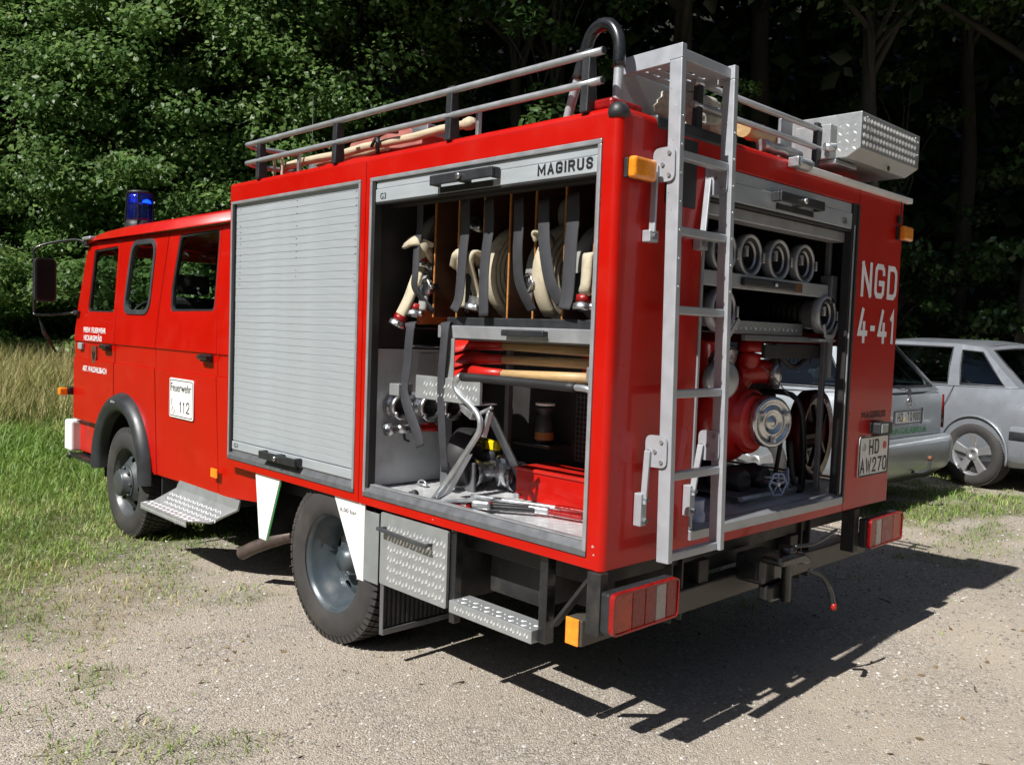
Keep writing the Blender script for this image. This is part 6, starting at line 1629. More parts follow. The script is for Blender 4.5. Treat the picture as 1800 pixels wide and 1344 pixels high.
# ------------------------------------------------------------ roof railing and load
for z0, z1 in ((2.462, 2.462), (2.365, 2.365)):
    path = smooth_path([(.30, 2.58, z0), (.08, 2.60, z0), (.012, 2.55, z0), (.005, 2.48, z0), (.005, 1.6, z0), (.005, .8, z0), (.005, .085, z0)], 6)
    p = MB(); p.tube(path, .0130, 12); rl = p.build('roof_rail', ALU, FE)
    MB().lathe([(.011, 0), (.011, -.003)], (.005, .084, z0), 'y', 12).build('rail_end', RUBBERB, rl)
for y_ in (2.43, 1.70, .875, .155):
    m = MB(); m.prism([(.028, 2.262), (-.014, 2.268), (-.012, 2.30), (-.006, 2.475), (.006, 2.485), (.026, 2.475), (.040, 2.30)], lambda a, b: Vector((a + .004, y_ - .018, b)), lambda a, b: Vector((a + .004, y_ + .018, b))); q = m.build('rail_post', BLACKM, FE, .004)
    MB().lathe([(.010, 0), (.010, .012), (.0001, .014)], (.05, y_ + .03, 2.276), 'z', 8).build('bolt', STEEL, q)
# rear railing along the back edge
for z0 in (2.452, 2.372):
    p = MB(); p.tube([(.46, .04, z0), (1.45, .04, z0), (1.50, .045, z0)], .0125, 12); p.build('roof_rail', ALU, FE)
for x_ in (.495, 1.405):
    m = MB(); m.prism([(.028, 2.270), (.055, 2.270), (.050, 2.48), (.03, 2.48)], lambda a, b: Vector((x_ - .018, a, b)), lambda a, b: Vector((x_ + .018, a, b))); m.build('rail_post', BLACKM, FE, .004)
# right side railing
for z0 in (2.462, 2.365):
    p = MB(); p.tube([(W - .03, .5, z0), (W - .03, 2.5, z0)], .0145, 10); p.build('roof_rail', ALU, FE)
for y_ in (.6, 1.5, 2.4): bx('rail_post', (W - .045, y_, 2.27), (W - .015, y_ + .03, 2.48), BLACKM, FE, .003)
# filler pipe hoop: suction standpipe with black sleeve
hp_ = [(.12, .115, 2.31), (.12, .112, 2.46), (.12, .118, 2.535), (.12, .15, 2.585), (.12, .195, 2.60), (.12, .24, 2.58), (.12, .27, 2.52), (.12, .30, 2.43), (.12, .335, 2.33), (.12, .35, 2.27)]
sp_ = smooth_path(hp_, 6)
hp_o = empty('pipe_hoop', (.12, .12, 2.29), 'black sleeved pipe hoop with silver ends standing on the roof corner', 'pipe hoop')
p = MB(); p.tube([v - Vector((.12, .12, 2.29)) for v in sp_], .0175, 12); p.build('pipe', LADDER, hp_o)
p = MB(); p.tube([v - Vector((.12, .12, 2.29)) for v in sp_[5:43]], .0225, 14); p.build('sleeve', BLACK, hp_o)
rl_ = MB(); rl_.box((.03, .06, 2.277), (.20, .20, 2.315)); rlo = rl_.build('red_base', REDL, FE, .012, 3)
def pole(name, a, b, r0, r1, mat, label, cat, grp=None):
    a = Vector(a); b = Vector(b); e = empty(name, a, label, cat, grp)
    k = 8; pts = [(b - a) * (i / k) + Vector((0, 0, .004 * math.sin(i * 2.1))) for i in range(k + 1)]
    m = MB(); m.tube(pts, [r0 + (r1 - r0) * i / k + .0012 * math.sin(i * 3.3) for i in range(k + 1)], 12); m.build('pole_shaft', mat, e); return e
e = pole('wooden_pole', (.16, .93, 2.372), (.14, 2.42, 2.352), .018, .021, WOODG, 'long pale wooden pole on the roof behind the left railing, rounded end showing', 'pole', 'poles on the roof behind the left railing')
MB().lathe([(.0001, -.03), (.02, -.022), (.028, 0), (.024, .03), (.018, .04)], (0, 0, 0), 'y', 14).build('pole_end', WOODG, e)
pole('wooden_pole', (.24, 1.62, 2.375), (.22, 2.2, 2.362), .02, .02, WOODG, 'shorter pale pole lying behind the long one on the roof', 'pole', 'poles on the roof behind the left railing')
e = empty('faded_board', (.25, 1.42, 2.36), 'faded red and white board lying on the roof behind the left railing', 'board')
m = MB(); m.prism([(0, 0), (.16, 0), (.60, .045), (.58, .075), (.10, .085), (0, .05)], lambda a, b: Vector((0, a - .05, b)), lambda a, b: Vector((.12, a - .05, b))); m.build('board', pm('faded_red_board', (.36, .13, .11), .6, var=.25), e, .004)
m = MB(); m.box((-.006, -.10, .03), (.125, .02, .085)); m.build('metal_end', STEEL, e, .006)
e = empty('hook_tool', (.12, 1.48, 2.33), 'small black pick hook on the roof behind the left railing', 'hook')
p = MB(); p.tube(smooth_path([(0, -.10, .06), (0, -.02, .07), (0, .06, .055), (0, .10, .02)], 5), .008, 8); p.build('hook', BLACKM, e)
p = MB(); p.tube([(0, .05, -.02), (0, .05, .055)], .010, 8); p.build('shank', BLACKM, e)
e = empty('roof_crate', (.30, 2.05, 2.33), 'dark red boxes with silver fittings on the front of the roof', 'roof box')
m = MB(); m.box((-.02, -.28, 0), (.2, .22, .075)); m.build('casing', REDDULL, e, .01)
m = MB(); m.box((-.03, .225, .0), (.2, .34, .085)); m.build('fitting', STEEL, e, .01)
for yy in (2.36, 2.44):
    p = MB(); p.tube(smooth_path([(.10, yy, 2.28), (.10, yy, 2.37), (.10, yy + .02, 2.395), (.12, yy + .04, 2.37), (.12, yy + .04, 2.28)], 5), .007, 8); p.build('roof_clip', WOODG, FE)
for yy in (2.18, .80): bx('roof_clip', (.09, yy, 2.27), (.11, yy + .018, 2.40), STEEL, FE, .003)
# crumpled tarpaulin behind the ladder
e = empty('tarpaulin_bundle', (.62, .22, 2.275), 'crumpled silver tarpaulin bundle on the roof behind the ladder', 'tarpaulin')
bm_ = bmesh.new(); bmesh.ops.create_icosphere(bm_, subdivisions=5, radius=1.0)
for v in bm_.verts:
    n1 = mnoise.noise(v.co * 1.8 + Vector((3, 1, 2))); n2 = abs(mnoise.noise(v.co * 4.5)); n3 = abs(mnoise.noise(v.co * 10))
    s_ = 1 + .28 * n1 - .22 * n2 - .05 * n3
    v.co = Vector((v.co.x * .22 * s_, v.co.y * .17 * s_, (v.co.z * .125 * s_ + .095) if v.co.z > -.8 else 0.0))
for f in bm_.faces: f.smooth = True
mb_ = MB(); mb_.bm.free(); mb_.bm = bm_; mb_.build('tarp', TARP, e)
e = pole('round_timber', (.90, .10, 2.372), (1.27, .17, 2.40), .035, .038, WOODP, 'thick brown round timber on the roof between tarpaulin and checker box', 'timber')
e = pole('steel_tube', (.98, .06, 2.315), (1.30, .07, 2.325), .024, .024, STEEL, 'short silver tube below the brown timber on the roof', 'tube')
# brackets left of the checker box
bx('roof_bracket', (1.20, .10, 2.28), (1.30, .115, 2.47), STEEL, FE, .003)
bx('roof_bracket', (1.22, .02, 2.275), (1.36, .09, 2.30), STEEL, FE, .003)
bx('roof_bracket', (1.43, -.01, 2.325), (1.60, .16, 2.475), CHECK, FE, .004)
bx('roof_bracket', (1.45, -.03, 2.305), (1.66, .10, 2.322), STEEL, FE, .003)
bx('roof_bracket', (1.62, -.06, 2.34), (1.635, .08, 2.47), STEEL, FE, .006)
p = MB(); p.tube([(1.40, -.0, 2.37), (1.44, -.03, 2.37)], .018, 12); p.build('bracket_pin', STEEL, FE)
# checker plate roof box with slanted underside
RB = empty('checker_box', (1.49, -.12, 2.29), 'checker plate aluminium box overhanging the rear right corner of the roof', 'box')
prof = [(.0, .078), (.0, .235), (.16, .235), (.34, .235), (.34, .040), (.06, .042)]
m = MB(); m.prism(prof, lambda a, b: Vector((0, a, b)), lambda a, b: Vector((.63, a, b))); rb = m.build('shell', CHECK, RB, .004)
lugs('tread_relief', lambda a, b, h: Vector((a, -h - .0002, b)), .01, .62, .085, .228, .034, .024, .003, CHECK, RB, 'pair')
lugs('tread_relief', lambda a, b, h: Vector((-h - .0002, a, b)), .01, .35, .06, .228, .034, .024, .003, CHECK, RB, 'cross')
for (a, b) in ((.05, .215), (.03, .195), (.57, .215), (.60, .2), (.60, .14)):
    MB().lathe([(.006, 0), (.006, -.005), (.0001, -.006)], (a, -.001, b), 'y', 8).build('rivet', STEEL, RB)
MB().lathe([(.012, 0), (.012, -.004), (.0001, -.005)], (.36, .03, .045), 'y', 12, M=None).build('drain_plug', BLACKM, RB)
# light bar along the top of the back
bx('rear_light_bar', (1.16, -.032, 2.232), (2.30, -.002, 2.258), WHITE, FE, .003)
m = MB(); m.lathe([(.0001, -.055), (.018, -.055), (.026, -.045), (.028, -.02), (.028, .05), (.022, .06)], (1.155, -.028, 2.256), 'x', 20, M=None); m.build('work_lamp', STEEL, FE)
bx('lamp_mount', (1.09, -.05, 2.235), (1.115, -.002, 2.275), STEEL, FE, .004)
p = MB(); p.tube(smooth_path([(2.21, -.012, 2.232), (2.208, -.014, 2.18), (2.205, -.012, 2.13)], 4), .003, 6); p.build('lamp_cable', BLACKM, FE)
bx('cable_plug', (2.190, -.02, 2.125), (2.215, -.002, 2.165), BLACKM, FE, .006)
# rivet lines, worn spots and small fittings on the body
for x_ in (.075, .47, 1.80, 2.25):
    for k in range(12):
        z_ = .82 + k * .12
        if x_ == .075 and 1.95 < z_ < 2.15: continue
        MB().lathe([(.0042, -.0012), (.003, -.0018), (.0001, -.002)], (x_, 0.0, z_), 'y', 7).build('rivet', RED, FE)
CHIP = pm('bare_primer_chip', (.45, .30, .27), .6, var=.2)
for (y_, z_, s_) in ((.040, .80, .006), (.035, .772, .004), (.9, .738, .003)):
    m = MB(); m.plate([(y_ + s_ * (1 + .4 * math.sin(7 * t)) * math.cos(t), z_ + s_ * .7 * (1 + .4 * math.cos(5 * t)) * math.sin(t)) for t in [2 * PI * k / 10 for k in range(10)]], [], lambda a, b, t: Vector((t, a, b)), -.0008, -.0002)
    m.build('paint_chip', CHIP, FE)

# ------------------------------------------------------------ parked cars
def quadgrid(A, B, mp, nu, nv):
    vs = [mp(i / nu, j / nv) for i in range(nu + 1) for j in range(nv + 1)]
    fs = [(i * (nv + 1) + j, (i + 1) * (nv + 1) + j, (i + 1) * (nv + 1) + j + 1, i * (nv + 1) + j + 1) for i in range(nu) for j in range(nv)]
    return vs, fs
def loft(name, st, mat, parent, arches=(), hollow=None):
    """st: (y, hw, z0, z1, crown) -> closed smooth body"""
    m = MB(); rings = []
    for (y, hw, z0, z1, cr) in st:
        H = z1 - z0
        half = [(hw - .12, z0), (hw - .05, z0 + .04 * H / .5), (hw - .015, z0 + .22 * H), (hw, z0 + .48 * H), (hw - .006, z0 + .72 * H), (hw - .03, z0 + .90 * H), (hw - .07, z1 - .004), (hw - .12, z1 + .012), (hw * .5, z1 + cr * .8)]
        rings.append([m.bm.verts.new((x, y, z)) for x, z in half] + [m.bm.verts.new((0, y, z1 + cr))] + [m.bm.verts.new((-x, y, z)) for x, z in reversed(half)] + [m.bm.verts.new((0, y, z0))])
    n = len(rings[0])
    for a, b in zip(rings[:-1], rings[1:]):
        for j in range(n):
            f = m.bm.faces.new((a[j], a[(j + 1) % n], b[(j + 1) % n], b[j])); f.smooth = True
    m.bm.faces.new(list(reversed(rings[0]))); m.bm.faces.new(rings[-1])
    o = m.build(name, mat, parent)
    if arches:
        cut = MB()
        for (yy, zz, r) in arches:
            cut.lathe([(r, -2), (r, 2)], (0, yy, zz), 'x', 40)
        co = cut.build('cutter', mat)
        b = o.modifiers.new('arch', 'BOOLEAN'); b.object = co; b.operation = 'DIFFERENCE'; b.solver = 'EXACT'
        # keep the middle of the body: only the outer skin needs the openings
        dg = bpy.context.evaluated_depsgraph_get(); me = bpy.data.meshes.new_from_object(o.evaluated_get(dg))
        o.modifiers.clear(); o.data = me
        cm = co.data; bpy.data.objects.remove(co); bpy.data.meshes.remove(cm)
    o.data.shade_smooth() if hasattr(o.data, 'shade_smooth') else None
    try:
        o.data.set_sharp_from_angle(angle=rad(35))
    except Exception:
        pass
    return o
def cabin(body, paint, belt, roof, wins, glass, thick=.0):
    """belt / roof: lists of (y, hw, z); wins: per segment (s0, s1, t0, t1) or None"""
    skin = MB()
    def P(side, i, s, t):
        b0, b1, r0, r1 = belt[i], belt[i + 1], roof[i], roof[i + 1]
        y = (b0[0] * (1 - s) + b1[0] * s) * (1 - t) + (r0[0] * (1 - s) + r1[0] * s) * t
        x = (b0[1] * (1 - s) + b1[1] * s) * (1 - t) + (r0[1] * (1 - s) + r1[1] * s) * t + .03 * math.sin(PI * t) * .6
        z = (b0[2] * (1 - s) + b1[2] * s) * (1 - t) + (r0[2] * (1 - s) + r1[2] * s) * t
        return Vector((x * side, y, z))
    for side in (-1, 1):
        for i in range(len(belt) - 1):
            w_ = wins[i]
            if not w_:
                vs, fs = quadgrid(0, 1, lambda s, t: P(side, i, s, t), 1, 6); skin.raw(vs, fs, True); continue
            s0, s1, t0, t1 = w_
            S_ = [0, s0, s1, 1]; T_ = [0, t0, t0 * .5 + t1 * .5, t1, 1]
            for a in range(3):
                for b in range(4):
                    q = [P(side, i, S_[a], T_[b]), P(side, i, S_[a + 1], T_[b]), P(side, i, S_[a + 1], T_[b + 1]), P(side, i, S_[a], T_[b + 1])]
                    if a == 1 and b in (1, 2): continue
                    skin.raw(q, ((0, 1, 2, 3),), True)
            g = MB(); vs, fs = quadgrid(0, 1, lambda s, t: P(side, i, s0 - .015 + (s1 - s0 + .03) * s, t0 - .01 + (t1 - t0 + .02) * t) - Vector((side * .006, 0, 0)), 2, 5); g.raw(vs, fs, True); g.build('side_window', glass, body)
            t = MB(); e_ = [P(side, i, s, t_) + Vector((side * .003, 0, 0)) for s, t_ in ((s0, t0), (s1, t0), (s1, (t0 + t1) / 2), (s1, t1), (s0, t1), (s0, (t0 + t1) / 2))]
            t.tube(e_, .009, 6, closed=True); t.build('window_trim', BLACKM, body)
    # roof
    n = len(roof); vs = []; K = 8
    for (y, hw, z) in roof:
        for k in range(K + 1):
            u = -1 + 2 * k / K; vs.append((hw * u, y, z + .045 * (1 - u * u)))
    fs = [(i * (K + 1) + k, i * (K + 1) + k + 1, (i + 1) * (K + 1) + k + 1, (i + 1) * (K + 1) + k) for i in range(n - 1) for k in range(K)]
    skin.raw(vs, fs, True)
    # ends: rear window and windscreen with pillars
    for idx, sg in ((0, -1), (n - 1, 1)):
        b, r = belt[idx], roof[idx]
        def Q(u, t): 
            hw = b[1] * (1 - t) + r[1] * t + .03 * math.sin(PI * t) * .6
            return Vector((hw * u, b[0] * (1 - t) + r[0] * t + sg * .06 * (1 - u * u), b[2] * (1 - t) + r[2] * t + .045 * (1 - u * u) * t))
        U = [-1, -.86, -.4, 0, .4, .86, 1]; T = [0, .10, .5, .90, 1]
        if idx: T = [0, .03, .5, .93, 1]
        for a in range(6):
            for c in range(4):
                if 1 <= a <= 4 and 1 <= c <= 2: continue
                skin.raw([Q(U[a], T[c]), Q(U[a + 1], T[c]), Q(U[a + 1], T[c + 1]), Q(U[a], T[c + 1])], ((0, 1, 2, 3),), True)
        g = MB(); vs, fs = quadgrid(0, 1, lambda s, t: Q(-.87 + 1.74 * s, T[1] - .01 + (T[3] - T[1] + .02) * t) - Vector((0, sg * .006, 0)), 10, 5); g.raw(vs, fs, True); g.build('rear_window' if not idx else 'windscreen', glass, body)
        tr = MB(); tr.tube([Q(u, t) + Vector((0, sg * .002, 0)) for u, t in [(-.86, T[1]), (-.4, T[1]), (0, T[1]), (.4, T[1]), (.86, T[1]), (.86, .5), (.86, T[3]), (.4, T[3]), (0, T[3]), (-.4, T[3]), (-.86, T[3]), (-.86, .5)]], .010, 6, closed=True); tr.build('window_trim', BLACKM, body)
    sk = skin.build('roof_and_pillars', paint, body)
    bmesh_merge(sk)
    return sk
def bmesh_merge(o):
    b = bmesh.new(); b.from_mesh(o.data); bmesh.ops.remove_doubles(b, verts=b.verts, dist=.002); bmesh.ops.recalc_face_normals(b, faces=b.faces); b.to_mesh(o.data); b.free()
    try: o.data.set_sharp_from_angle(angle=rad(40))
    except Exception: pass
def car_wheel(root, x, y, R, r, flip, rz=0):
    """five spoke alloy wheel"""
    sd = -1 if flip else 1
    m = MB(); m.lathe([(r + .004, .0), (r + .004, .008), (r - .008, .012), (r - .02, .05), (r - .03, .16)], (0, 0, 0), 'x', 40, cap=False); w_ = m.build('wheel', ALLOY, root)
    m = MB(); m.lathe([(r - .002, .0), (r + .02, -.010), (R - .045, -.012), (R - .02, -.002), (R - .005, .02), (R, .04), (R, .16), (R - .01, .19), (R - .05, .205), (r, .2)], (0, 0, 0), 'x', 48, cap=False); m.build('tyre', RUBBER, w_)
    tg = MB()
    for i in range(72):
        t = 2 * PI * i / 72; dt = PI / 72 * .6
        for xa, xb, of in ((.014, .06, 0), (.065, .11, .5), (.115, .16, 0)):
            tt = t + of * 2 * PI / 72; vs = []
            for rr_ in (R - .004, R + .004):
                for (xx, q) in ((xa, tt - dt), (xb, tt - dt), (xb, tt + dt), (xa, tt + dt)): vs.append((xx, rr_ * math.cos(q), rr_ * math.sin(q)))
            tg.raw(vs, ((4, 5, 6, 7), (0, 1, 5, 4), (1, 2, 6, 5), (2, 3, 7, 6), (3, 0, 4, 7)))
    tg.build('tread', RUBBER, w_, kind='stuff')
    for k in range(5):
        t = 2 * PI * k / 5 + PI / 2
        def f(a, rr_, off): return Vector((off, rr_ * math.cos(t) - a * math.sin(t), rr_ * math.sin(t) + a * math.cos(t)))
        poly = [(-.034, .03), (.034, .03), (.031, .09), (.046, r - .012), (-.046, r - .012), (-.031, .09)]
        m = MB(); m.prism(poly, lambda a, b: f(a, b, .004 + .012 * (1 - b / r)), lambda a, b: f(a, b, .035)); m.build('spoke', ALLOY, w_, .004)
    m = MB(); m.lathe([(.07, .03), (.066, .012), (.04, .010), (.030, .014), (.028, .02), (.0001, .02)], (0, 0, 0), 'x', 24); m.build('hub', ALLOY, w_)
    m = MB(); m.lathe([(r - .03, .07), (.0001, .075)], (0, 0, 0), 'x', 30, cap=False); m.build('brake_backing', INTER, w_)
    w_.location = (x, y, R); w_.rotation_euler = (0, 0, (PI if flip else 0) + rz)
    return w_

# the silver estate car
VW = empty('estate_car', (5.53, 1.18, .125), 'silver estate car with green lettering on its tailgate, half hidden behind the fire engine', 'car', rz=rad(-1.5))
st = [(.035, .66, .46, .95, .01), (.05, .76, .42, .97, .01), (.10, .82, .36, .985, .01), (.22, .855, .30, .985, .01), (.5, .868, .22, .975, 0), (1.0, .873, .2, .96, 0), (2.2, .873, .2, .95, 0), (3.3, .868, .2, .94, 0), (3.7, .86, .2, .93, .03), (4.2, .83, .22, .84, .04), (4.5, .76, .28, .72, .04), (4.6, .6, .34, .62, .03)]
vb = loft('body', st, CARSILVER, VW, [(.98, .30, .34), (3.68, .30, .34)])
belt = [(.09, .79, .985), (1.05, .80, .975), (2.05, .80, .965), (3.15, .78, .95)]
roof = [(.46, .57, 1.425), (1.15, .60, 1.455), (2.0, .605, 1.46), (2.62, .585, 1.425)]
cabin(vb, CARSILVER, belt, roof, [(.10, .90, .08, .90), (.07, .95, .06, .92), (.05, .88, .06, .92)], GLASSD)
for sx in (-.87 - .0, .87 + .0):
    for yy in (.98, 3.68): car_wheel(VW, sx - (.012 if sx < 0 else -.012), yy, .312, .205, sx > 0)
# bumper
bs = [(-.075, .62), (-.085, .70), (-.06, .80), (.0, .862), (.10, .885), (.30, .888), (.55, .884)]
m = MB(); N2 = len(bs); sec = [(0, .26), (-.0, .60)]
def band(name, z_list, off_list, mat, root, bs=bs):
    m = MB(); path = [(-x, y) for y, x in reversed(bs)] + [(x, y) for y, x in bs]
    vs = []
    for z_, of in zip(z_list, off_list):
        for (x, y) in path: vs.append((x * (1 - of * .9), y + of * (1 if y < .05 else .0) , z_))
    n = len(path); k = len(z_list)
    fs = [(j * n + i, j * n + i + 1, (j + 1) * n + i + 1, (j + 1) * n + i) for j in range(k - 1) for i in range(n - 1)]
    m.raw(vs, fs, True); return m.build(name, mat, root)
band('bumper', [.26, .30, .36, .46, .53, .575, .59, .592], [.08, .03, .012, .0, .0, .010, .03, .12], CARSILVER, VW)
band('bumper_lower', [.20, .24, .262], [.14, .10, .085], BLACKM, VW)
p = MB(); p.tube(smooth_path([(0, -.02, .30), (0, -.10, .30), (0, -.17, .33), (0, -.185, .385), (0, -.185, .41)], 5), .013, 10); tb = p.build('tow_bar', FLARE, VW)
MB().lathe([(.0001, -.025), (.018, -.018), (.025, 0), (.018, .018), (.0001, .025)], (0, -.185, .435), 'z', 16).build('tow_ball', BRASS, tb)
# tail lights wrap the corner
for sx in (-1, 1):
    m = MB(); vs = []; cur = [(.66, .028), (.76, .045), (.825, .10), (.862, .22), (.868, .34)]
    for z_ in (.64, .68, .78, .95):
        for (x, y) in cur[1:4] if True else cur: vs.append((sx * (x + .018 - max(0, z_ - .85) * .25), y - .022, z_))
    fs = [(j * 3 + i, j * 3 + i + 1, (j + 1) * 3 + i + 1, (j + 1) * 3 + i) for j in range(3) for i in range(2)]
    m.raw(vs, fs, True); tl = m.build('tail_light', REDL, VW)
    bx('clear_segment', (sx * .77, .030, .685), (sx * .80, .05, .725), CLEARL, tl, .002)
# tailgate seams, plate recess, plate, emblem, wiper
gate = MB(); gate.plate(rr(-.70, .60, .70, .965, .03), [rr(-.30, .70, .30, .845, .02)], mR, .018, .034); tg_ = gate.build('tailgate', CARSILVER, VW, .006)
p = MB(); p.plate(rr(-.30, .70, .30, .845, .02), [], mR, .030, .033); p.build('plate_recess', CARSILVER, tg_)
p = MB(); p.plate(rr(-.26, .715, .26, .825, .008), [], mR, .020, .026); vp = p.build('number_plate', PLATE, tg_, .001)
p = MB(); p.plate(rr(-.26, .715, .26, .825, .008), [rr(-.254, .721, .254, .819, .005)], mR, .0185, .0202); p.build('plate_rim', INK, vp)
strokes('lettering', 'HD', (-.215, .0195, .735), (1, 0, 0), AZ, .105, .075, .011, INK, vp, .35)
strokes('lettering', 'TQ', (-.025, .0195, .735), (1, 0, 0), AZ, .095, .075, .010, INK, vp, .3)
strokes('lettering', '9000', (.090, .0195, .735), (1, 0, 0), AZ, .155, .075, .010, INK, vp, .28)
for z_, mt in ((.792, BLUEWH), (.75, YELLOW)): MB().lathe([(.014, 0), (.014, .002), (.0001, .002)], (-.065, .0185, z_), 'y', 12).build('seal_sticker', mt, vp)
text('lettering', 'HENN-GALABAU.de', (-.42, .0165, .625), (1, 0, 0), AZ, .80, .058, GREEN, tg_, .006)
em = MB(); em.tube([(.0 + .045 * math.cos(t), .014, .905 + .045 * math.sin(t)) for t in [2 * PI * k / 28 for k in range(28)]], .005, 6, closed=True); emb = em.build('emblem', CHROME, tg_)
for c, z0, h_ in (('V', .910, .030), ('W', .872, .033)): strokes('emblem_letter', c, (-.026, .012, z0), (1, 0, 0), AZ, .052, h_, .007, CHROME, tg_)
MB().lathe([(.040, 0), (.040, .003), (.0001, .003)], (0, .0145, .905), 'y', 20).build('emblem_base', BLACKM, tg_)
p = MB(); p.bar((-.03, .05, .99), (-.42, .10, 1.07), .02, .016, (0, 1, 0)); p.lathe([(.03, -.02), (.03, .02), (.02, .03), (.0001, .03)], (-.02, .03, .99), 'y', 12); p.build('rear_wiper', BLACKM, VW)
for sx in (-1, 1):
    p = MB(); p.tube(smooth_path([(sx * .56, .62, 1.47), (sx * .58, .75, 1.51), (sx * .60, 1.6, 1.53), (sx * .58, 2.4, 1.51), (sx * .56, 2.5, 1.46)], 5), .012, 8); p.build('roof_rail', BLACKM, VW)
    p = MB(); p.box((sx * .90, 2.95, .92), (sx * 1.02, 3.08, 1.05)); p.build('wing_mirror', CARSILVER, VW, .03, 3)
for sy in (1.25, 2.35):
    for sx in (-.38, .38):
        m = MB(); m.box((sx - .24, sy, .5), (sx + .24, sy + .14, 1.08)); s_ = m.build('seat', SEAT, VW, .05, 3)
        m = MB(); m.box((sx - .12, sy + .02, 1.10), (sx + .12, sy + .11, 1.26)); m.build('headrest', SEAT, s_, .04, 3)
bx('dashboard', (-.7, 3.0, .8), (.7, 3.3, .98), SEAT, VW, .04)

# the silver saloon
AU = empty('saloon_car', (7.57, -.10, .155), 'silver saloon car with five spoke alloys parked nose away at the right edge', 'car', rz=rad(-16.6))
st = [(.02, .70, .44, .93, .01), (.06, .80, .38, .965, .015), (.2, .845, .30, .985, .02), (.5, .872, .24, .99, .02), (1.05, .883, .2, .975, .01), (1.8, .886, .2, .955, 0), (2.6, .886, .2, .945, 0), (3.4, .88, .2, .93, .0), (3.8, .872, .2, .90, .03), (4.3, .84, .24, .82, .04), (4.65, .77, .32, .72, .03), (4.78, .6, .38, .62, .02)]
ab = loft('body', st, CARSILVER2, AU, [(1.05, .325, .362), (3.74, .32, .35)])
belt = [(.66, .80, .985), (1.30, .815, .972), (1.37, .815, .970), (2.32, .815, .96), (3.35, .79, .94)]
roof = [(1.20, .565, 1.365), (1.42, .60, 1.395), (1.48, .60, 1.40), (2.25, .61, 1.41), (2.82, .58, 1.375)]
# quarter light triangle belongs to the rear segment
cabin(ab, CARSILVER2, belt, roof, [(.20, .95, .05, .86), None, (.04, .93, .05, .90), (.06, .88, .05, .90)], GLASSD)
for sx in (-1, 1):
    for yy in (1.05, 3.74): car_wheel(AU, sx * .885, yy, .315, .212, sx > 0)
    # arch lips, side strip, door seams
    p = MB(); p.tube([(sx * (.884 + .006), 1.05 + .366 * math.cos(t), .325 + .366 * math.sin(t)) for t in [rad(-12 + 204 * k / 24) for k in range(25)]], .012, 8); p.build('arch_lip', CARSILVER2, AU)
    p = MB(); p.box((sx * .872, .10, .50), (sx * .902, .66, .585)); p.build('rubbing_strip', BLACKM, AU, .008)
    p = MB(); p.box((sx * .876, 1.46, .50), (sx * .902, 3.30, .56)); p.build('rubbing_strip', BLACKM, AU, .008)
    p = MB(); p.tube(smooth_path([(sx * .815, 1.335, .972), (sx * .876, 1.34, .88), (sx * .8885, 1.40, .74), (sx * .889, 1.47, .62)], 5), .0035, 6); p.build('door_seam', RUBBERB, AU)
    p = MB(); p.tube([(sx * .835, 2.52, .95), (sx * .886, 2.52, .80), (sx * .889, 2.52, .60), (sx * .88, 2.50, .30)], .0035, 6); p.build('door_seam', RUBBERB, AU)
    p = MB(); p.box((sx * .876, 1.72, .80), (sx * .905, 1.92, .835)); p.build('door_handle', CARSILVER2, AU, .008)
    p = MB(); p.box((sx * .88, 3.0, .93), (sx * 1.02, 3.12, 1.05)); p.build('wing_mirror', CARSILVER2, AU, .03, 3)
    m = MB(); m.box((sx * .45, -.005, .70), (sx * .79, .07, .86)); m.build('tail_light', REDL, AU, .015)
bs2 = [(-.05, .66), (-.05, .74), (-.02, .84), (.06, .89), (.18, .902), (.45, .902), (.67, .896)]
band('bumper', [.28, .30, .36, .46, .56, .615, .635, .64], [.05, .02, .006, .0, .0, .008, .03, .10], CARSILVER2, AU, bs2)
band('bumper_strip', [.50, .505, .58, .585], [.0, -.006, -.006, .0], BLACKM, AU, bs2)
p = MB(); p.box((-.26, -.06, .70), (.26, -.045, .81)); p.build('number_plate', PLATE, AU, .002)
m = MB(); m.prism(rr(-.60, .30, .60, .86, .1), lambda a, b: Vector((a, b, 1.002)), lambda a, b: Vector((a, b, 1.006))); m.build('boot_lid', CARSILVER2, AU, .002)
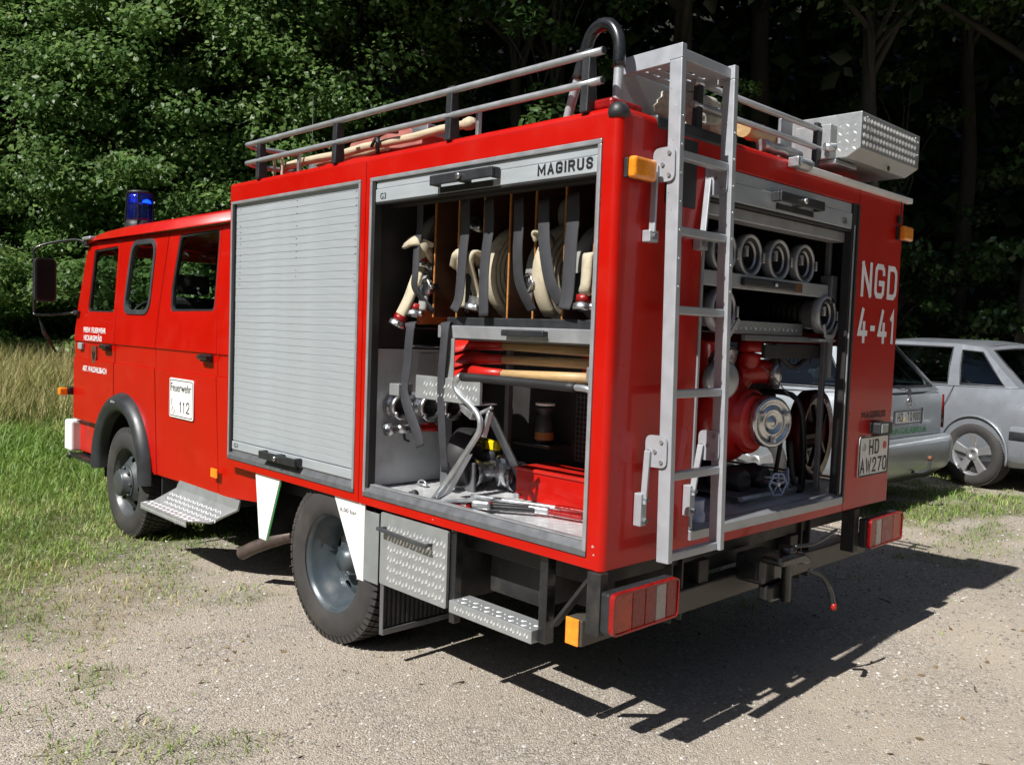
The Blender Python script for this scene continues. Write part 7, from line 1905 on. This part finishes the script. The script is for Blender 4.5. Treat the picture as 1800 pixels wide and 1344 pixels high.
for sy in (1.45, 2.45):
    for sx in (-.38, .38):
        m = MB(); m.box((sx - .24, sy, .5), (sx + .24, sy + .14, 1.08)); s_ = m.build('seat', SEAT, AU, .05, 3)
        m = MB(); m.box((sx - .12, sy + .02, 1.10), (sx + .12, sy + .11, 1.24)); m.build('headrest', SEAT, s_, .04, 3)
bx('parcel_shelf', (-.68, .75, .94), (.68, 1.24, .96), SEAT, AU, .01)
bx('dashboard', (-.7, 3.1, .8), (.7, 3.4, .95), SEAT, AU, .04)
# dark floor pans so the ground does not show through the arches
bx('floor_pan', (-.66, .15, .24), (.66, 4.4, .30), INTER, VW)
bx('floor_pan', (-.66, .15, .24), (.66, 4.5, .30), INTER, AU)
# twigs and dead leaves on the gravel
TWIG = pm('dry_twig', (.10, .07, .045), .8, var=.3)
tw = [(.92, .62, .9, .05), (-.1, -.2, 2.2, .09), (1.9, -.6, .4, .07), (.2, .9, 2.9, .06), (-1.0, 1.4, .7, .08), (2.9, .2, 1.2, .10), (1.2, -.9, 1.9, .06)]
TWL = ['dry twig on the gravel just behind the shadow of the rear step', 'longer dry twig at the lower left of the gravel', 'dry twig on the sunny gravel below the truck shadow', 'dry twig beside the rear wheel shadow', 'dry twig among the grass tufts at far left', 'longest dry twig right of the truck shadow', 'dry twig nearest to the bottom edge of the photo']
for i, (x_, y_, a_, l_) in enumerate(tw):
    d_ = Vector((math.cos(a_), math.sin(a_), 0)); n_ = Vector((-d_.y, d_.x, 0)); b_ = Vector((x_, y_, float(gh(x_, y_)) + .006))
    p = MB(); p.tube([b_, b_ + d_ * l_ * .5 + n_ * .006 + Vector((0, 0, .004)), b_ + d_ * l_], [.004, .003, .0015], 5)
    tag(p.build('twig', TWIG), TWL[i], 'twig', 'twigs lying on the gravel')
n = 420
x, y = scatter(n, -3, 6, -1.4, 5)
P = np.stack([x, y, gh(x, y) + .006], 1)
o = leaf_mesh('dead_leaves', P, np.tile([0., 0, 1], (n, 1)), .026, tone_mat('dead_leaf', [(0, (.10, .065, .035)), (1, (.26, .18, .09))], .8, .2), None)
tag(o, 'small brown leaves and bits scattered on the gravel', 'litter', kind='stuff')
